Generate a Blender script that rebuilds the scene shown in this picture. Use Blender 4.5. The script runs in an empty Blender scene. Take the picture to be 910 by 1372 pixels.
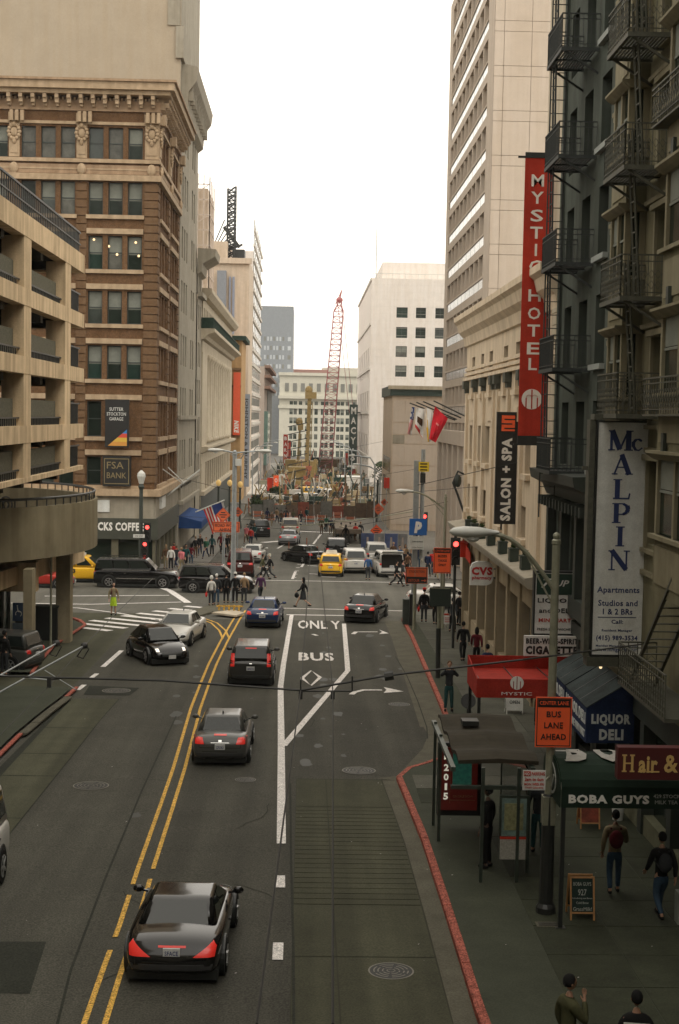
import bpy, bmesh, math, random
from mathutils import Vector, Matrix
from mathutils.bvhtree import BVHTree
R = math.radians
random.seed(7)
S = bpy.context.scene
COL = S.collection
# ---------------------------------------------------------------- camera
F = 1905.6; CX, CY = 455.0, 686.0
yaw, pit, rol = math.atan(47.5/F), math.atan(128.1/F), 0.019
CAM = Vector((0, 0, 9.6))
fw = Vector((math.sin(yaw)*math.cos(pit), math.cos(yaw)*math.cos(pit), -math.sin(pit)))
r0 = Vector((math.cos(yaw), -math.sin(yaw), 0)); u0 = r0.cross(fw)
cr = r0*math.cos(rol)+u0*math.sin(rol); cu = u0*math.cos(rol)-r0*math.sin(rol)
cd = bpy.data.cameras.new('camera'); cam = bpy.data.objects.new('camera', cd); COL.objects.link(cam)
cam.matrix_world = Matrix(((cr.x, cu.x, -fw.x, CAM.x), (cr.y, cu.y, -fw.y, CAM.y), (cr.z, cu.z, -fw.z, CAM.z), (0, 0, 0, 1)))
cd.sensor_fit = 'VERTICAL'; cd.sensor_height = 36; cd.lens = 50.0; cd.clip_start = .5; cd.clip_end = 6000
S.camera = cam
# ---------------------------------------------------------------- sky and sun (overcast)
W = bpy.data.worlds.new('World'); S.world = W; W.use_nodes = True
nt = W.node_tree; nt.nodes.clear()
o_ = nt.nodes.new('ShaderNodeOutputWorld'); bg = nt.nodes.new('ShaderNodeBackground'); sky = nt.nodes.new('ShaderNodeTexSky')
sky.sky_type = 'NISHITA'; sky.sun_disc = False; sky.sun_elevation = R(52); sky.sun_rotation = R(150); sky.air_density = 1; sky.dust_density = 5; sky.ozone_density = 1
hs = nt.nodes.new('ShaderNodeHueSaturation'); hs.inputs['Saturation'].default_value = .08
mx = nt.nodes.new('ShaderNodeMix'); mx.data_type = 'RGBA'; mx.inputs[0].default_value = .85; mx.inputs[7].default_value = (15.0, 14.0, 12.4, 1)
nt.links.new(sky.outputs[0], hs.inputs['Color']); nt.links.new(hs.outputs[0], mx.inputs[6]); nt.links.new(mx.outputs[2], bg.inputs[0])
bg.inputs[1].default_value = .12; nt.links.new(bg.outputs[0], o_.inputs[0])
sl = bpy.data.lights.new('sun', 'SUN'); sl.energy = .5; sl.angle = R(25); sl.color = (1, .95, .86)
so = bpy.data.objects.new('sun', sl); COL.objects.link(so)
sd = Vector((math.sin(R(150))*math.cos(R(52)), math.cos(R(150))*math.cos(R(52)), math.sin(R(52))))
so.rotation_euler = sd.to_track_quat('Z', 'Y').to_euler()
S.view_settings.view_transform = 'Standard'; S.view_settings.look = 'None'; S.view_settings.exposure = 0.2; S.view_settings.gamma = 1
S.cycles.max_bounces = 6; S.cycles.volume_bounces = 0; S.cycles.use_denoising = True
# ---------------------------------------------------------------- pixel helpers (used to read real positions off the photograph)
def ray(px, py): return (fw*F+cr*(px-CX)+cu*(CY-py)).normalized()
def atY(px, py, Y): d = ray(px, py); return CAM+d*(Y/d.y)
def atX(px, py, X): d = ray(px, py); return CAM+d*(X/d.x)
def g(y): return -.02*y if y < 150 else -3-.006*(y-150)
def gnd(px, py, h=0.0):
    d = ray(px, py); t = (h-CAM.z)/(d.z+.02*d.y); p = CAM+d*t
    if p.y > 150:
        t = (h-3+.9-CAM.z)/(d.z+.006*d.y); p = CAM+d*t
    return p
def zat(py, Y, px=410): return atY(px, py, Y).z
def xat(px, Y, py=560): return atY(px, py, Y).x
# ---------------------------------------------------------------- materials
MATS = {}
def mat(name, col, rough=.8, var=.12, scale=3.0, lane=0, metal=0.0, bump=.0, emit=None, es=1.0, streak=0.0, spec=None, coat=0, fine=0.0, alpha=None):
    if name in MATS: return MATS[name]
    m = bpy.data.materials.new(name); m.use_nodes = True; n = m.node_tree.nodes; l = m.node_tree.links
    b = n['Principled BSDF']; b.inputs['Roughness'].default_value = rough; b.inputs['Metallic'].default_value = metal
    if spec is None and rough >= .7 and not metal: spec = .12
    if spec is not None: b.inputs['Specular IOR Level'].default_value = spec
    if coat: b.inputs['Coat Weight'].default_value = coat; b.inputs['Coat Roughness'].default_value = .05
    if emit: b.inputs['Emission Color'].default_value = (*emit, 1); b.inputs['Emission Strength'].default_value = es
    tc = n.new('ShaderNodeTexCoord'); geo = n.new('ShaderNodeNewGeometry')
    no = n.new('ShaderNodeTexNoise'); no.inputs['Scale'].default_value = scale; no.inputs['Detail'].default_value = 6; no.inputs['Roughness'].default_value = .65
    l.new(geo.outputs['Position'] if not coat else tc.outputs['Object'], no.inputs['Vector'])
    rp = n.new('ShaderNodeValToRGB'); e = rp.color_ramp.elements
    e[0].position = .3; e[1].position = .7
    e[0].color = (*[c*(1-var) for c in col], 1); e[1].color = (*[min(1, c*(1+var)) for c in col], 1)
    l.new(no.outputs[0], rp.inputs[0]); out = rp.outputs[0]
    if streak:
        mp = n.new('ShaderNodeMapping'); mp.inputs['Scale'].default_value = (1.6, 1.6, .12)
        n2 = n.new('ShaderNodeTexNoise'); n2.inputs['Scale'].default_value = 1.3; n2.inputs['Detail'].default_value = 5
        l.new(geo.outputs['Position'], mp.inputs[0]); l.new(mp.outputs[0], n2.inputs['Vector'])
        r2 = n.new('ShaderNodeValToRGB'); r2.color_ramp.elements[0].position = .38; r2.color_ramp.elements[1].position = .62
        v = 1-streak; r2.color_ramp.elements[0].color = (v, v*.98, v*.95, 1); r2.color_ramp.elements[1].color = (1, 1, 1, 1)
        mm = n.new('ShaderNodeMix'); mm.data_type = 'RGBA'; mm.blend_type = 'MULTIPLY'; mm.inputs[0].default_value = 1
        l.new(n2.outputs[0], r2.inputs[0]); l.new(out, mm.inputs[6]); l.new(r2.outputs[0], mm.inputs[7]); out = mm.outputs[2]
    if lane:
        mp = n.new('ShaderNodeMapping'); mp.inputs['Scale'].default_value = (1.3, .035, 1)
        n2 = n.new('ShaderNodeTexNoise'); n2.inputs['Scale'].default_value = 1.0; n2.inputs['Detail'].default_value = 4
        l.new(geo.outputs['Position'], mp.inputs[0]); l.new(mp.outputs[0], n2.inputs['Vector'])
        r2 = n.new('ShaderNodeValToRGB'); r2.color_ramp.elements[0].position = .36; r2.color_ramp.elements[1].position = .66
        v = 1-lane; r2.color_ramp.elements[0].color = (v, v, v, 1); r2.color_ramp.elements[1].color = (1+lane*.6, 1+lane*.6, 1+lane*.55, 1)
        mm = n.new('ShaderNodeMix'); mm.data_type = 'RGBA'; mm.blend_type = 'MULTIPLY'; mm.inputs[0].default_value = 1
        l.new(n2.outputs[0], r2.inputs[0]); l.new(out, mm.inputs[6]); l.new(r2.outputs[0], mm.inputs[7]); out = mm.outputs[2]
    if fine:
        n3 = n.new('ShaderNodeTexNoise'); n3.inputs['Scale'].default_value = 28; n3.inputs['Detail'].default_value = 3
        l.new(geo.outputs['Position'], n3.inputs['Vector'])
        r3 = n.new('ShaderNodeValToRGB'); r3.color_ramp.elements[0].position = .35; r3.color_ramp.elements[1].position = .65
        r3.color_ramp.elements[0].color = (1-fine,)*3+(1,); r3.color_ramp.elements[1].color = (1+fine,)*3+(1,)
        m3 = n.new('ShaderNodeMix'); m3.data_type = 'RGBA'; m3.blend_type = 'MULTIPLY'; m3.inputs[0].default_value = 1
        l.new(n3.outputs[0], r3.inputs[0]); l.new(out, m3.inputs[6]); l.new(r3.outputs[0], m3.inputs[7]); out = m3.outputs[2]
    l.new(out, b.inputs['Base Color'])
    if bump:
        bp = n.new('ShaderNodeBump'); bp.inputs['Strength'].default_value = bump; bp.inputs['Distance'].default_value = .02
        l.new(no.outputs[0], bp.inputs['Height']); l.new(bp.outputs[0], b.inputs['Normal'])
    MATS[name] = m; return m
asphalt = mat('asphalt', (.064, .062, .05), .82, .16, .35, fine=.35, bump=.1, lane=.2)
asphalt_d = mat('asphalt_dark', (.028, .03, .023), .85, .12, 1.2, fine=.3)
concrete = mat('concrete_lane', (.066, .066, .043), .85, .18, .6, fine=.2, lane=.22)
concrete_g = mat('concrete_gutter', (.1, .094, .07), .85, .2, 1.4, fine=.18)
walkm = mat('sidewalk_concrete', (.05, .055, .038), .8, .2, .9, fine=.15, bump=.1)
slabf = [mat('lit_sidewalk_slab_%s' % 'abc'[i], tuple(c*f for c in (.085, .084, .066)), .8, .2, 1.1+i*.3, fine=.16) for i, f in enumerate((.9, 1, 1.1))]  # paler copies for the brighter far stretch; the light is in the colour
slabm = [mat('sidewalk_slab_%s' % 'abc'[i], tuple(c*f for c in (.037, .041, .026)), .8, .25, 1.1+i*.3, fine=.16) for i, f in enumerate((.9, 1, 1.12))]  # darker near copies, with the foreground shade put into the colour
yellow_p = mat('yellow_road_paint', (.55, .33, .07), .75, .35, 9, fine=.55)
white_p = mat('white_road_paint', (.64, .61, .58), .75, .2, 7, fine=.35)
red_p = mat('red_kerb_paint', (.3, .09, .065), .8, .45, 7, fine=.5)
iron = mat('cast_iron', (.022, .022, .02), .6, .2, 12, metal=.4)
brick = mat('brown_brick', (.14, .079, .041), .9, .25, 5, streak=.15, fine=.25)
brick2 = mat('brown_brick_pale', (.155, .094, .052), .9, .16, 3, streak=.12, fine=.2)
terra = mat('tan_terracotta', (.43, .32, .21), .75, .15, 3, streak=.2)
tanband = mat('dark_tan_terracotta', (.36, .25, .16), .75, .18, 3, streak=.2)
garage_m = mat('tan_garage_concrete', (.6, .46, .29), .85, .12, 1.2, streak=.3, fine=.08)
garage_d = mat('grey_aggregate_panel', (.12, .115, .085), .9, .25, 9, fine=.25)
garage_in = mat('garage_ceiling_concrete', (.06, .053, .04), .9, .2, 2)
blankwall = mat('putty_painted_wall', (.39, .33, .25), .85, .06, .5, streak=.03, fine=.08)
limest = mat('grey_limestone', (.32, .29, .23), .8, .1, 1.5, streak=.18)
cream = mat('cream_stone', (.48, .42, .32), .8, .1, 1.3, streak=.16)
beige = mat('beige_stone', (.56, .46, .36), .8, .08, 1.2, streak=.14)
towerm = mat('tower_precast', (.54, .46, .38), .8, .05, 1.0, streak=.07, fine=.05)
joint = mat('dark_joint', (.27, .21, .17), .9, .1)
whitest = mat('white_stone', (.7, .65, .6), .75, .05, .8, streak=.06)
whitest2 = mat('white_stone_side', (.6, .57, .52), .75, .06, .8, streak=.08)
greyt = mat('blue_grey_curtain_wall', (.2, .22, .24), .5, .08, 1)
hotelm = mat('blue_grey_stucco', (.075, .088, .075), .85, .14, 1.6, streak=.2, bump=.3)
hotel_d = mat('dark_green_shopfront', (.03, .038, .03), .6, .2, 2)
mcal = mat('olive_cream_stucco', (.19, .175, .11), .8, .12, 1.6, streak=.22)
mcal_d = mat('olive_cream_trim', (.25, .225, .15), .75, .12, 2, streak=.2)
glass = mat('window_glass', (.016, .024, .018), .12, .3, .5, spec=.16)
glass_v = [glass, glass, mat('window_glass_paler', (.045, .055, .048), .1, .4, .6, spec=.35), mat('window_glass_curtained', (.09, .09, .075), .3, .5, 1.2, spec=.3), mat('window_glass_greenish', (.02, .04, .032), .08, .3, .6, spec=.3)]
glass_l = mat('reflecting_glass', (.36, .37, .36), .16, .2, .8, metal=.9)
glass_g = mat('green_glass', (.12, .2, .17), .1, .2, 1, spec=.8)
blindm = mat('pale_window_blind', (.2, .21, .18), .8, .15, 2)
frame_d = mat('dark_window_frame', (.03, .04, .035), .5, .1)
frame_g = mat('grey_window_frame', (.16, .16, .14), .6, .1)
frame_w = mat('white_window_frame', (.6, .6, .56), .5, .1)
blackm = mat('black_painted_steel', (.018, .02, .018), .45, .2, 5)
ironwork = mat('weathered_iron_paint', (.07, .07, .05), .6, .3, 8)
ironwork2 = mat('dark_blue_iron_paint', (.03, .036, .034), .6, .3, 8)
pole_g = mat('olive_galvanised_pole', (.26, .26, .19), .5, .2, 4, metal=.3)
pole_s = mat('grey_galvanised_pole', (.3, .32, .32), .45, .15, 4, metal=.4)
lampw = mat('pale_lamp_housing', (.5, .5, .46), .4, .1)
wirem = mat('wire_black', (.02, .02, .018), .6, .1)
ins = mat('interior_dark', (.018, .017, .014), .9, .2)
redc = mat('red_canvas', (.31, .028, .018), .8, .22, 2.5, fine=.12)
redban = mat('red_banner_vinyl', (.46, .045, .026), .7, .18, 1.2, streak=.2, fine=.08)
oran = mat('fluorescent_orange_sign', (.9, .12, .03), .6, .06, 2)
orand = mat('orange_sign_worn', (.55, .1, .03), .6, .1, 2)
signk = mat('sign_black', (.012, .012, .011), .5, .1)
signw = mat('sign_white', (.62, .63, .6), .6, .14, 2, streak=.12, fine=.06)
white = mat('white_letters', (.75, .73, .68), .5, .04)
navy = mat('navy_canvas', (.014, .024, .06), .85, .3, 3, fine=.15)
navy_t = mat('dusty_navy_canvas_top', (.036, .045, .045), .9, .4, 1.5, fine=.2)
navyl = mat('navy_letters', (.02, .035, .12), .5, .05)
goldl = mat('gold_letters', (.62, .42, .15), .5, .1)
maroon = mat('maroon_sign', (.08, .012, .012), .5, .1)
blue_s = mat('blue_sign', (.02, .12, .4), .5, .08)
grnblk = mat('green_black_canvas', (.012, .025, .016), .7, .2, 3)
wood = mat('varnished_wood', (.4, .2, .07), .5, .25, 8)
rubber = mat('tyre_rubber', (.015, .015, .014), .8, .15)
rimm = mat('alloy_rim', (.45, .45, .44), .3, .1, metal=.8)
chrome = mat('chrome', (.6, .6, .58), .15, .05, metal=1)
taill = mat('red_tail_lamp', (.5, .02, .015), .2, .1, 6)
tailon = mat('red_brake_lamp_lit', (.6, .03, .02), .25, .05, emit=(1, .04, .03), es=.12)
headon = mat('headlamp', (.6, .6, .58), .15, .1, emit=(1, .9, .75), es=.8)
headl = mat('headlamp_unlit', (.5, .5, .48), .12, .1, spec=.8)
redsig = mat('red_signal_lit', (.6, .02, .01), .3, .05, emit=(1, .05, .04), es=5)
bulb = mat('warm_lamp_lit', (.8, .6, .3), .3, .05, emit=(1, .72, .4), es=1.1)
greensig = mat('green_signal_lit', (.05, .5, .4), .3, .05, emit=(.2, 1, .8), es=1.5)
plate = mat('licence_plate', (.5, .5, .48), .5, .15, 20)
carglass = mat('car_glass', (.012, .016, .014), .04, .1, spec=.45)
copper = mat('verdigris', (.028, .05, .038), .8, .25, 3)
craneR = mat('crane_red', (.36, .11, .11), .6, .2, 3)
craneY = mat('rig_yellow', (.25, .17, .05), .6, .25, 3)
barr = mat('barrier_orange', (.34, .1, .05), .6, .15)
tan = mat('tan_paint', (.4, .32, .2), .7, .15)
brn = mat('brown_canvas', (.042, .036, .025), .8, .2)
green_leaf = mat('leaf_green', (.035, .055, .02), .8, .35, 6)
leaf_y = mat('leaf_ochre', (.2, .15, .045), .8, .35, 6)
bark = mat('bark', (.09, .07, .05), .9, .3, 6)
PAINT = {}
def paint(name, col, rough=.22): return mat('car_paint_'+name, col, rough, .03, 2, coat=.3, spec=.35)
def cloth(name, col): return mat('cloth_'+name, col, .9, .15, 14)
def skinm(i): return mat('skin_%s' % ('light', 'tan', 'dark')[i], ((.42, .25, .17), (.28, .15, .09), (.1, .055, .035))[i], .55, .08, 20)
# ---------------------------------------------------------------- mesh builder
ORIG = {}
class MB:
    def __init__(s, M=None): s.v = []; s.f = []; s.k = []; s.M = M or Matrix.Identity(4)
    def add(s, vs, fs):
        n = len(s.v); s.k.append((n, len(s.f))); s.v += [s.M@Vector(p) for p in vs]; s.f += [tuple(i+n for i in f) for f in fs]; return s
    def box(s, x0, x1, y0, y1, z0, z1):
        return s.add([(x0, y0, z0), (x1, y0, z0), (x1, y1, z0), (x0, y1, z0), (x0, y0, z1), (x1, y0, z1), (x1, y1, z1), (x0, y1, z1)],
                     [(0, 3, 2, 1), (4, 5, 6, 7), (0, 1, 5, 4), (1, 2, 6, 5), (2, 3, 7, 6), (3, 0, 4, 7)])
    def f_(s, u0, u1, d0, d1, z0, z1):   # facade box, d = distance outward
        return s.box(u0, u1, -d1, -d0, z0, z1)
    def bar(s, p, q, w, h=None, up=(0, 0, 1)):
        p = Vector(p); q = Vector(q); h = h or w; d = (q-p)
        if d.length < 1e-6: return s
        d.normalize(); a = d.cross(Vector(up))
        if a.length < 1e-3: a = d.cross(Vector((1, 0, 0)))
        a.normalize(); b = a.cross(d); a = a*w/2; b = b*h/2
        return s.add([p-a-b, p+a-b, p+a+b, p-a+b, q-a-b, q+a-b, q+a+b, q-a+b], [(0, 3, 2, 1), (4, 5, 6, 7), (0, 1, 5, 4), (1, 2, 6, 5), (2, 3, 7, 6), (3, 0, 4, 7)])
    def tube(s, pts, r, n=8, r2=None):
        pts = [Vector(p) for p in pts]; m = len(pts); vs = []; fs = []; pa = None
        for i, p in enumerate(pts):
            d = (pts[min(i+1, m-1)]-pts[max(i-1, 0)]).normalized()
            a = (pa if pa else (Vector((0, 0, 1)) if abs(d.z) < .9 else Vector((1, 0, 0)))); a = (a-d*a.dot(d)).normalized(); pa = a; b = d.cross(a)
            rr = r if r2 is None else r+(r2-r)*i/(m-1)
            vs += [p+(a*math.cos(2*math.pi*k/n)+b*math.sin(2*math.pi*k/n))*rr for k in range(n)]
        for i in range(m-1):
            for k in range(n): fs.append((i*n+k, i*n+(k+1) % n, (i+1)*n+(k+1) % n, (i+1)*n+k))
        fs += [tuple(range(n))[::-1], tuple(range((m-1)*n, m*n))]
        return s.add(vs, fs)
    def lathe(s, c, prof, n=12):
        c = Vector(c); vs = []; fs = []
        for r, z in prof: vs += [c+Vector((r*math.cos(2*math.pi*k/n), r*math.sin(2*math.pi*k/n), z)) for k in range(n)]
        for i in range(len(prof)-1):
            for k in range(n): fs.append((i*n+k, i*n+(k+1) % n, (i+1)*n+(k+1) % n, (i+1)*n+k))
        fs += [tuple(range(n))[::-1], tuple(range((len(prof)-1)*n, len(prof)*n))]
        return s.add(vs, fs)
    def ball(s, c, rx, ry=None, rz=None, n=10, m=7):
        ry = ry or rx; rz = rz or rx; c = Vector(c)
        vs = [c+Vector((0, 0, -rz))]; fs = []
        for i in range(1, m):
            t = math.pi*i/m-math.pi/2
            vs += [c+Vector((rx*math.cos(t)*math.cos(2*math.pi*k/n), ry*math.cos(t)*math.sin(2*math.pi*k/n), rz*math.sin(t))) for k in range(n)]
        vs.append(c+Vector((0, 0, rz)))
        for k in range(n): fs.append((0, 1+(k+1) % n, 1+k))
        for i in range(m-2):
            for k in range(n): a = 1+i*n; fs.append((a+k, a+(k+1) % n, a+n+(k+1) % n, a+n+k))
        a = 1+(m-2)*n
        for k in range(n): fs.append((a+k, a+(k+1) % n, len(vs)-1))
        return s.add(vs, fs)
    def quad(s, *p): return s.add(p, [tuple(range(len(p)))])
    def prism(s, pts, off):               # planar polygon extruded by vector
        n = len(pts); off = Vector(off); vs = [Vector(p) for p in pts]; vs += [p+off for p in vs]
        return s.add(vs, [tuple(range(n))[::-1], tuple(range(n, 2*n))]+[(i, (i+1) % n, n+(i+1) % n, n+i) for i in range(n)])
    def sheet(s, pts): return s.add(pts, [tuple(range(len(pts)))])
    def extrude_x(s, prof, x0, x1):       # prof = list of (y,z)
        return s.prism([(x0, y, z) for y, z in prof], (x1-x0, 0, 0))
    def text(s, t, cx, d, cz, h, w=None, bold=0.0, ext=.012, shear=0):
        vs, fs, bw, bh = textmesh(t, bold, shear); sc = h/bh; sx = (w/bw) if w else sc
        return s.add([(cx+x*sx, -(d+ (ext if z > 0 else 0)), cz+y*sc) for x, y, z in vs], fs)
    def mesh(s, name, m, o=Vector((0, 0, 0)), smooth=False):
        me = bpy.data.meshes.new(name); me.from_pydata([p-o for p in s.v], [], s.f)
        if m: me.materials.append(m)
        if smooth: me.polygons.foreach_set('use_smooth', [True]*len(me.polygons))
        me.update(); return me
    def build(s, name, m, parent=None, smooth=False, kind=None, label=None):
        o = ORIG.get(parent.name, Vector((0, 0, 0))) if parent else Vector((0, 0, 0))
        if parent is None and s.v:
            xs = [p.x for p in s.v]; ys = [p.y for p in s.v]; o = Vector(((min(xs)+max(xs))/2, (min(ys)+max(ys))/2, min(p.z for p in s.v)))
        ob = bpy.data.objects.new(name, s.mesh(name, m, o, smooth)); COL.objects.link(ob)
        if parent: ob.parent = parent
        else: ob.location = o
        ORIG[ob.name] = o
        if kind: ob['kind'] = kind
        if label: ob['label'] = label
        return ob
def _each(s, name, m, parent=None, **kw):
    r = None; k = s.k+[(len(s.v), len(s.f))]
    for (a, fa), (b, fb) in zip(k, k[1:]):
        q = MB(); q.v = s.v[a:b]; q.f = [tuple(i-a for i in f) for f in s.f[fa:fb]]; q.k = [(0, 0)]; r = q.build(name, m, parent, **kw)
    return r
MB.each = _each
TXT = {}
def textmesh(t, bold, shear=0):
    k = (t, bold, shear)
    if k in TXT: return TXT[k]
    c = bpy.data.curves.new('lettering', 'FONT'); c.body = t; c.size = 1; c.offset = bold; c.extrude = .01; c.resolution_u = 2; c.shear = shear
    c.space_character = 1+bold*3
    ob = bpy.data.objects.new('lettering', c); COL.objects.link(ob)
    dg = bpy.context.evaluated_depsgraph_get(); me = bpy.data.meshes.new_from_object(ob.evaluated_get(dg))
    vs = [tuple(v.co) for v in me.vertices]; fs = [tuple(p.vertices) for p in me.polygons]
    bpy.data.objects.remove(ob); bpy.data.curves.remove(c); bpy.data.meshes.remove(me)
    x0 = min(v[0] for v in vs); x1 = max(v[0] for v in vs); y0 = min(v[1] for v in vs); y1 = max(v[1] for v in vs)
    vs = [(x-(x0+x1)/2, y-(y0+y1)/2, z) for x, y, z in vs]
    TXT[k] = (vs, fs, x1-x0, y1-y0); return TXT[k]
def tag(o, label=None, cat=None, group=None, kind=None):
    if label: o['label'] = label
    if cat: o['category'] = cat
    if group: o['group'] = group
    if kind: o['kind'] = kind
    return o
def thing(name, loc, label, cat, group=None, rz=0):
    o = bpy.data.objects.new(name, None); COL.objects.link(o); o.location = loc; o.rotation_euler = (0, 0, rz); o.empty_display_size = .3
    ORIG[o.name] = Vector(loc) if rz == 0 else Vector((0, 0, 0))
    return tag(o, label, cat, group)
def local(o): ORIG[o.name] = Vector((0, 0, 0)); return o
def inst(name, mesh, parent, loc=(0, 0, 0), rz=0, m=None, world=True, sc=None):
    o = bpy.data.objects.new(name, mesh); COL.objects.link(o)
    loc = Vector(loc)
    if parent: o.parent = parent
    if parent and world: loc = loc-ORIG.get(parent.name, Vector((0, 0, 0)))
    o.location = loc; o.rotation_euler = (0, 0, rz); ORIG[o.name] = Vector((0, 0, 0))
    if sc: o.scale = sc
    if m: o.material_slots[0].link = 'OBJECT'; o.material_slots[0].material = m
    return o
def copy_tree(o, parent=None):
    c = o.copy(); COL.objects.link(c)
    if parent: c.parent = parent
    for ch in list(o.children): copy_tree(ch, c)
    return c
def FM(x, y, th, z=0): return Matrix.Translation((x, y, z))@Matrix.Rotation(R(th), 4, 'Z')
# facade wall with real openings
def wall_panel(mb, L, z0, z1, ops, dep, u0=0.0):
    us = sorted({u0, u0+L}|{round(a, 4) for o in ops for a in (o[0], o[1])}); zs = sorted({z0, z1}|{round(a, 4) for o in ops for a in (o[2], o[3])})
    us = [u for u in us if u0 <= u <= u0+L]; zs = [z for z in zs if z0 <= z <= z1]
    for j in range(len(zs)-1):
        za, zb = zs[j], zs[j+1]; zm = (za+zb)/2; run = None
        for i in range(len(us)-1):
            um = (us[i]+us[i+1])/2; hole = any(o[0] < um < o[1] and o[2] < zm < o[3] for o in ops)
            if not hole and run is None: run = us[i]
            if (hole or i == len(us)-2) and run is not None:
                e = us[i] if hole else us[i+1]
                mb.quad((run, 0, za), (e, 0, za), (e, 0, zb), (run, 0, zb)); run = None
    for a, b, c, d in [o[:4] for o in ops]:
        mb.quad((a, 0, c), (a, 0, d), (a, dep, d), (a, dep, c)); mb.quad((b, 0, d), (b, 0, c), (b, dep, c), (b, dep, d))
        mb.quad((a, 0, d), (b, 0, d), (b, dep, d), (a, dep, d)); mb.quad((b, 0, c), (a, 0, c), (a, dep, c), (b, dep, c))
WC = {}
def win_meshes(w, h, style, fm):
    k = (round(w, 2), round(h, 2), style, fm.name)
    if k in WC: return WC[k]
    f = MB(); t = .07 if style != 'thin' else .04
    f.f_(-w/2, -w/2+t, -.08, .0, 0, h).f_(w/2-t, w/2, -.08, .0, 0, h).f_(-w/2+t, w/2-t, -.08, 0, 0, t).f_(-w/2+t, w/2-t, -.08, 0, h-t, h)
    if style in ('sash', 'blind', 'lit'): f.f_(-w/2+t, w/2-t, -.07, .01, h*.5-.03, h*.5+.04)
    if style == 'cross': f.f_(-w/2+t, w/2-t, -.07, .01, h*.62, h*.62+.06).f_(-.03, .03, -.07, .012, t, h-t)
    p = MB(); p.quad((-w/2+t, .04, t), (w/2-t, .04, t), (w/2-t, .04, h-t), (-w/2+t, .04, h-t))
    b = MB(); b.quad((-w/2+t+.01, .034, h*.45), (w/2-t-.01, .034, h*.45), (w/2-t-.01, .034, h-t-.01), (-w/2+t+.01, .034, h-t-.01))
    WC[k] = (f.mesh('window', fm), p.mesh('pane', glass), b.mesh('blind', blindm)); return WC[k]
def windows(root, M, th, ops, dep, style='sash', fm=None, gm=None, pane=True):
    fm = fm or frame_d
    for o in ops:
        st = o[4] if len(o) > 4 else style
        w = o[1]-o[0]; h = o[3]-o[2]; a, b, c = win_meshes(w, h, st if st != 'half' else 'sash', fm)
        p = M@Vector(((o[0]+o[1])/2, dep-.09, o[2]))
        wi = inst('window', a, root, p, R(th))
        if pane:
            pn = inst('pane', b, wi, m=gm or random.choice(glass_v))
            if st == 'blind' or (st == 'half') or (st in ('cross', 'sash') and random.random() < .22): inst('blind', c, wi).scale = (1, 1, 1)
def facade(root, x, y, th, L, z0, z1, ops, m, dep=.3, style='sash', fm=None, gm=None, name='wall', u0=0.0, win=True):
    M = FM(x, y, th); mb = MB(M); wall_panel(mb, L, z0, z1, ops, dep, u0); mb.build(name, m, root)
    if win and ops: windows(root, M, th, ops, dep, style, fm, gm)
    return M
def core(root, x0, x1, y0, y1, z0, z1, m, name='core'): return MB().box(x0, x1, y0, y1, z0, z1).build(name, m, root)
# ================================================================ GROUND AND STREET
XR, XL = 8.5, -11.1
def gsheet(name, xs, ys, off, m, kind='structure', parent=None):
    v = [(x, y, g(y)+off) for y in ys for x in xs]; nx = len(xs)
    f = [(j*nx+i, j*nx+i+1, (j+1)*nx+i+1, (j+1)*nx+i) for j in range(len(ys)-1) for i in range(nx-1)]
    return MB().add(v, f).build(name, m, parent, kind=kind)
gsheet('ground', [-900, -60, 60, 900], [-300, 0, 150, 400, 900, 3500], -.03, mat('far_ground', (.11, .105, .095), .9, .15, .02))
asphalt_lit = mat('lit_intersection_asphalt', (.108, .104, .088), .84, .16, .35, fine=.3, lane=.15)  # paler than the near road; the open crossing's extra light is in the colour
gsheet('road', [-8.9, -4, 0, 3, 8], [-20, 0, 30, 60, 77], 0, asphalt); gsheet('road', [-8.9, -4, 0, 3, 8], [77, 103, 125, 150, 200, 290, 420], 0, asphalt_lit)
gsheet('cross_street', [-60, -8.9], [79, 91, 103], 0.001, asphalt_lit); gsheet('cross_street', [8, 60], [79, 91, 103], 0.001, asphalt_lit)
def poly(name, pts, off, m, parent=None, kind='structure'):
    v = [(p[0], p[1], g(p[1])+off) for p in pts]
    return MB().add(v, [tuple(range(len(v)))]).build(name, m, parent, kind=kind)
def P(px, py, h=0): p = gnd(px, py, h); return (p.x, p.y)
def strip(mb, pts, w, off):              # painted strip along ground points
    pts = [Vector((p[0], p[1], 0)) for p in pts]; L_ = []
    for i, p in enumerate(pts):
        d = (pts[min(i+1, len(pts)-1)]-pts[max(i-1, 0)]).normalized(); n = Vector((-d.y, d.x, 0))*w/2
        for q in (p+n, p-n): L_.append((q.x, q.y, g(q.y)+off))
    return mb.add(L_, [(2*i, 2*i+1, 2*i+3, 2*i+2) for i in range(len(pts)-1)])
def dens(pts, st=2.0):
    o = []
    for a, b in zip(pts, pts[1:]):
        n = max(1, int(math.hypot(b[0]-a[0], b[1]-a[1])/st)); o += [(a[0]+(b[0]-a[0])*k/n, a[1]+(b[1]-a[1])*k/n) for k in range(n)]
    return o+[pts[-1]]
def offs(pts, d):
    o = []
    for i, p in enumerate(pts):
        a = pts[max(i-1, 0)]; b = pts[min(i+1, len(pts)-1)]; dx, dy = b[0]-a[0], b[1]-a[1]; l = math.hypot(dx, dy) or 1
        o.append((p[0]-dy/l*d, p[1]+dx/l*d))
    return o
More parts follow.
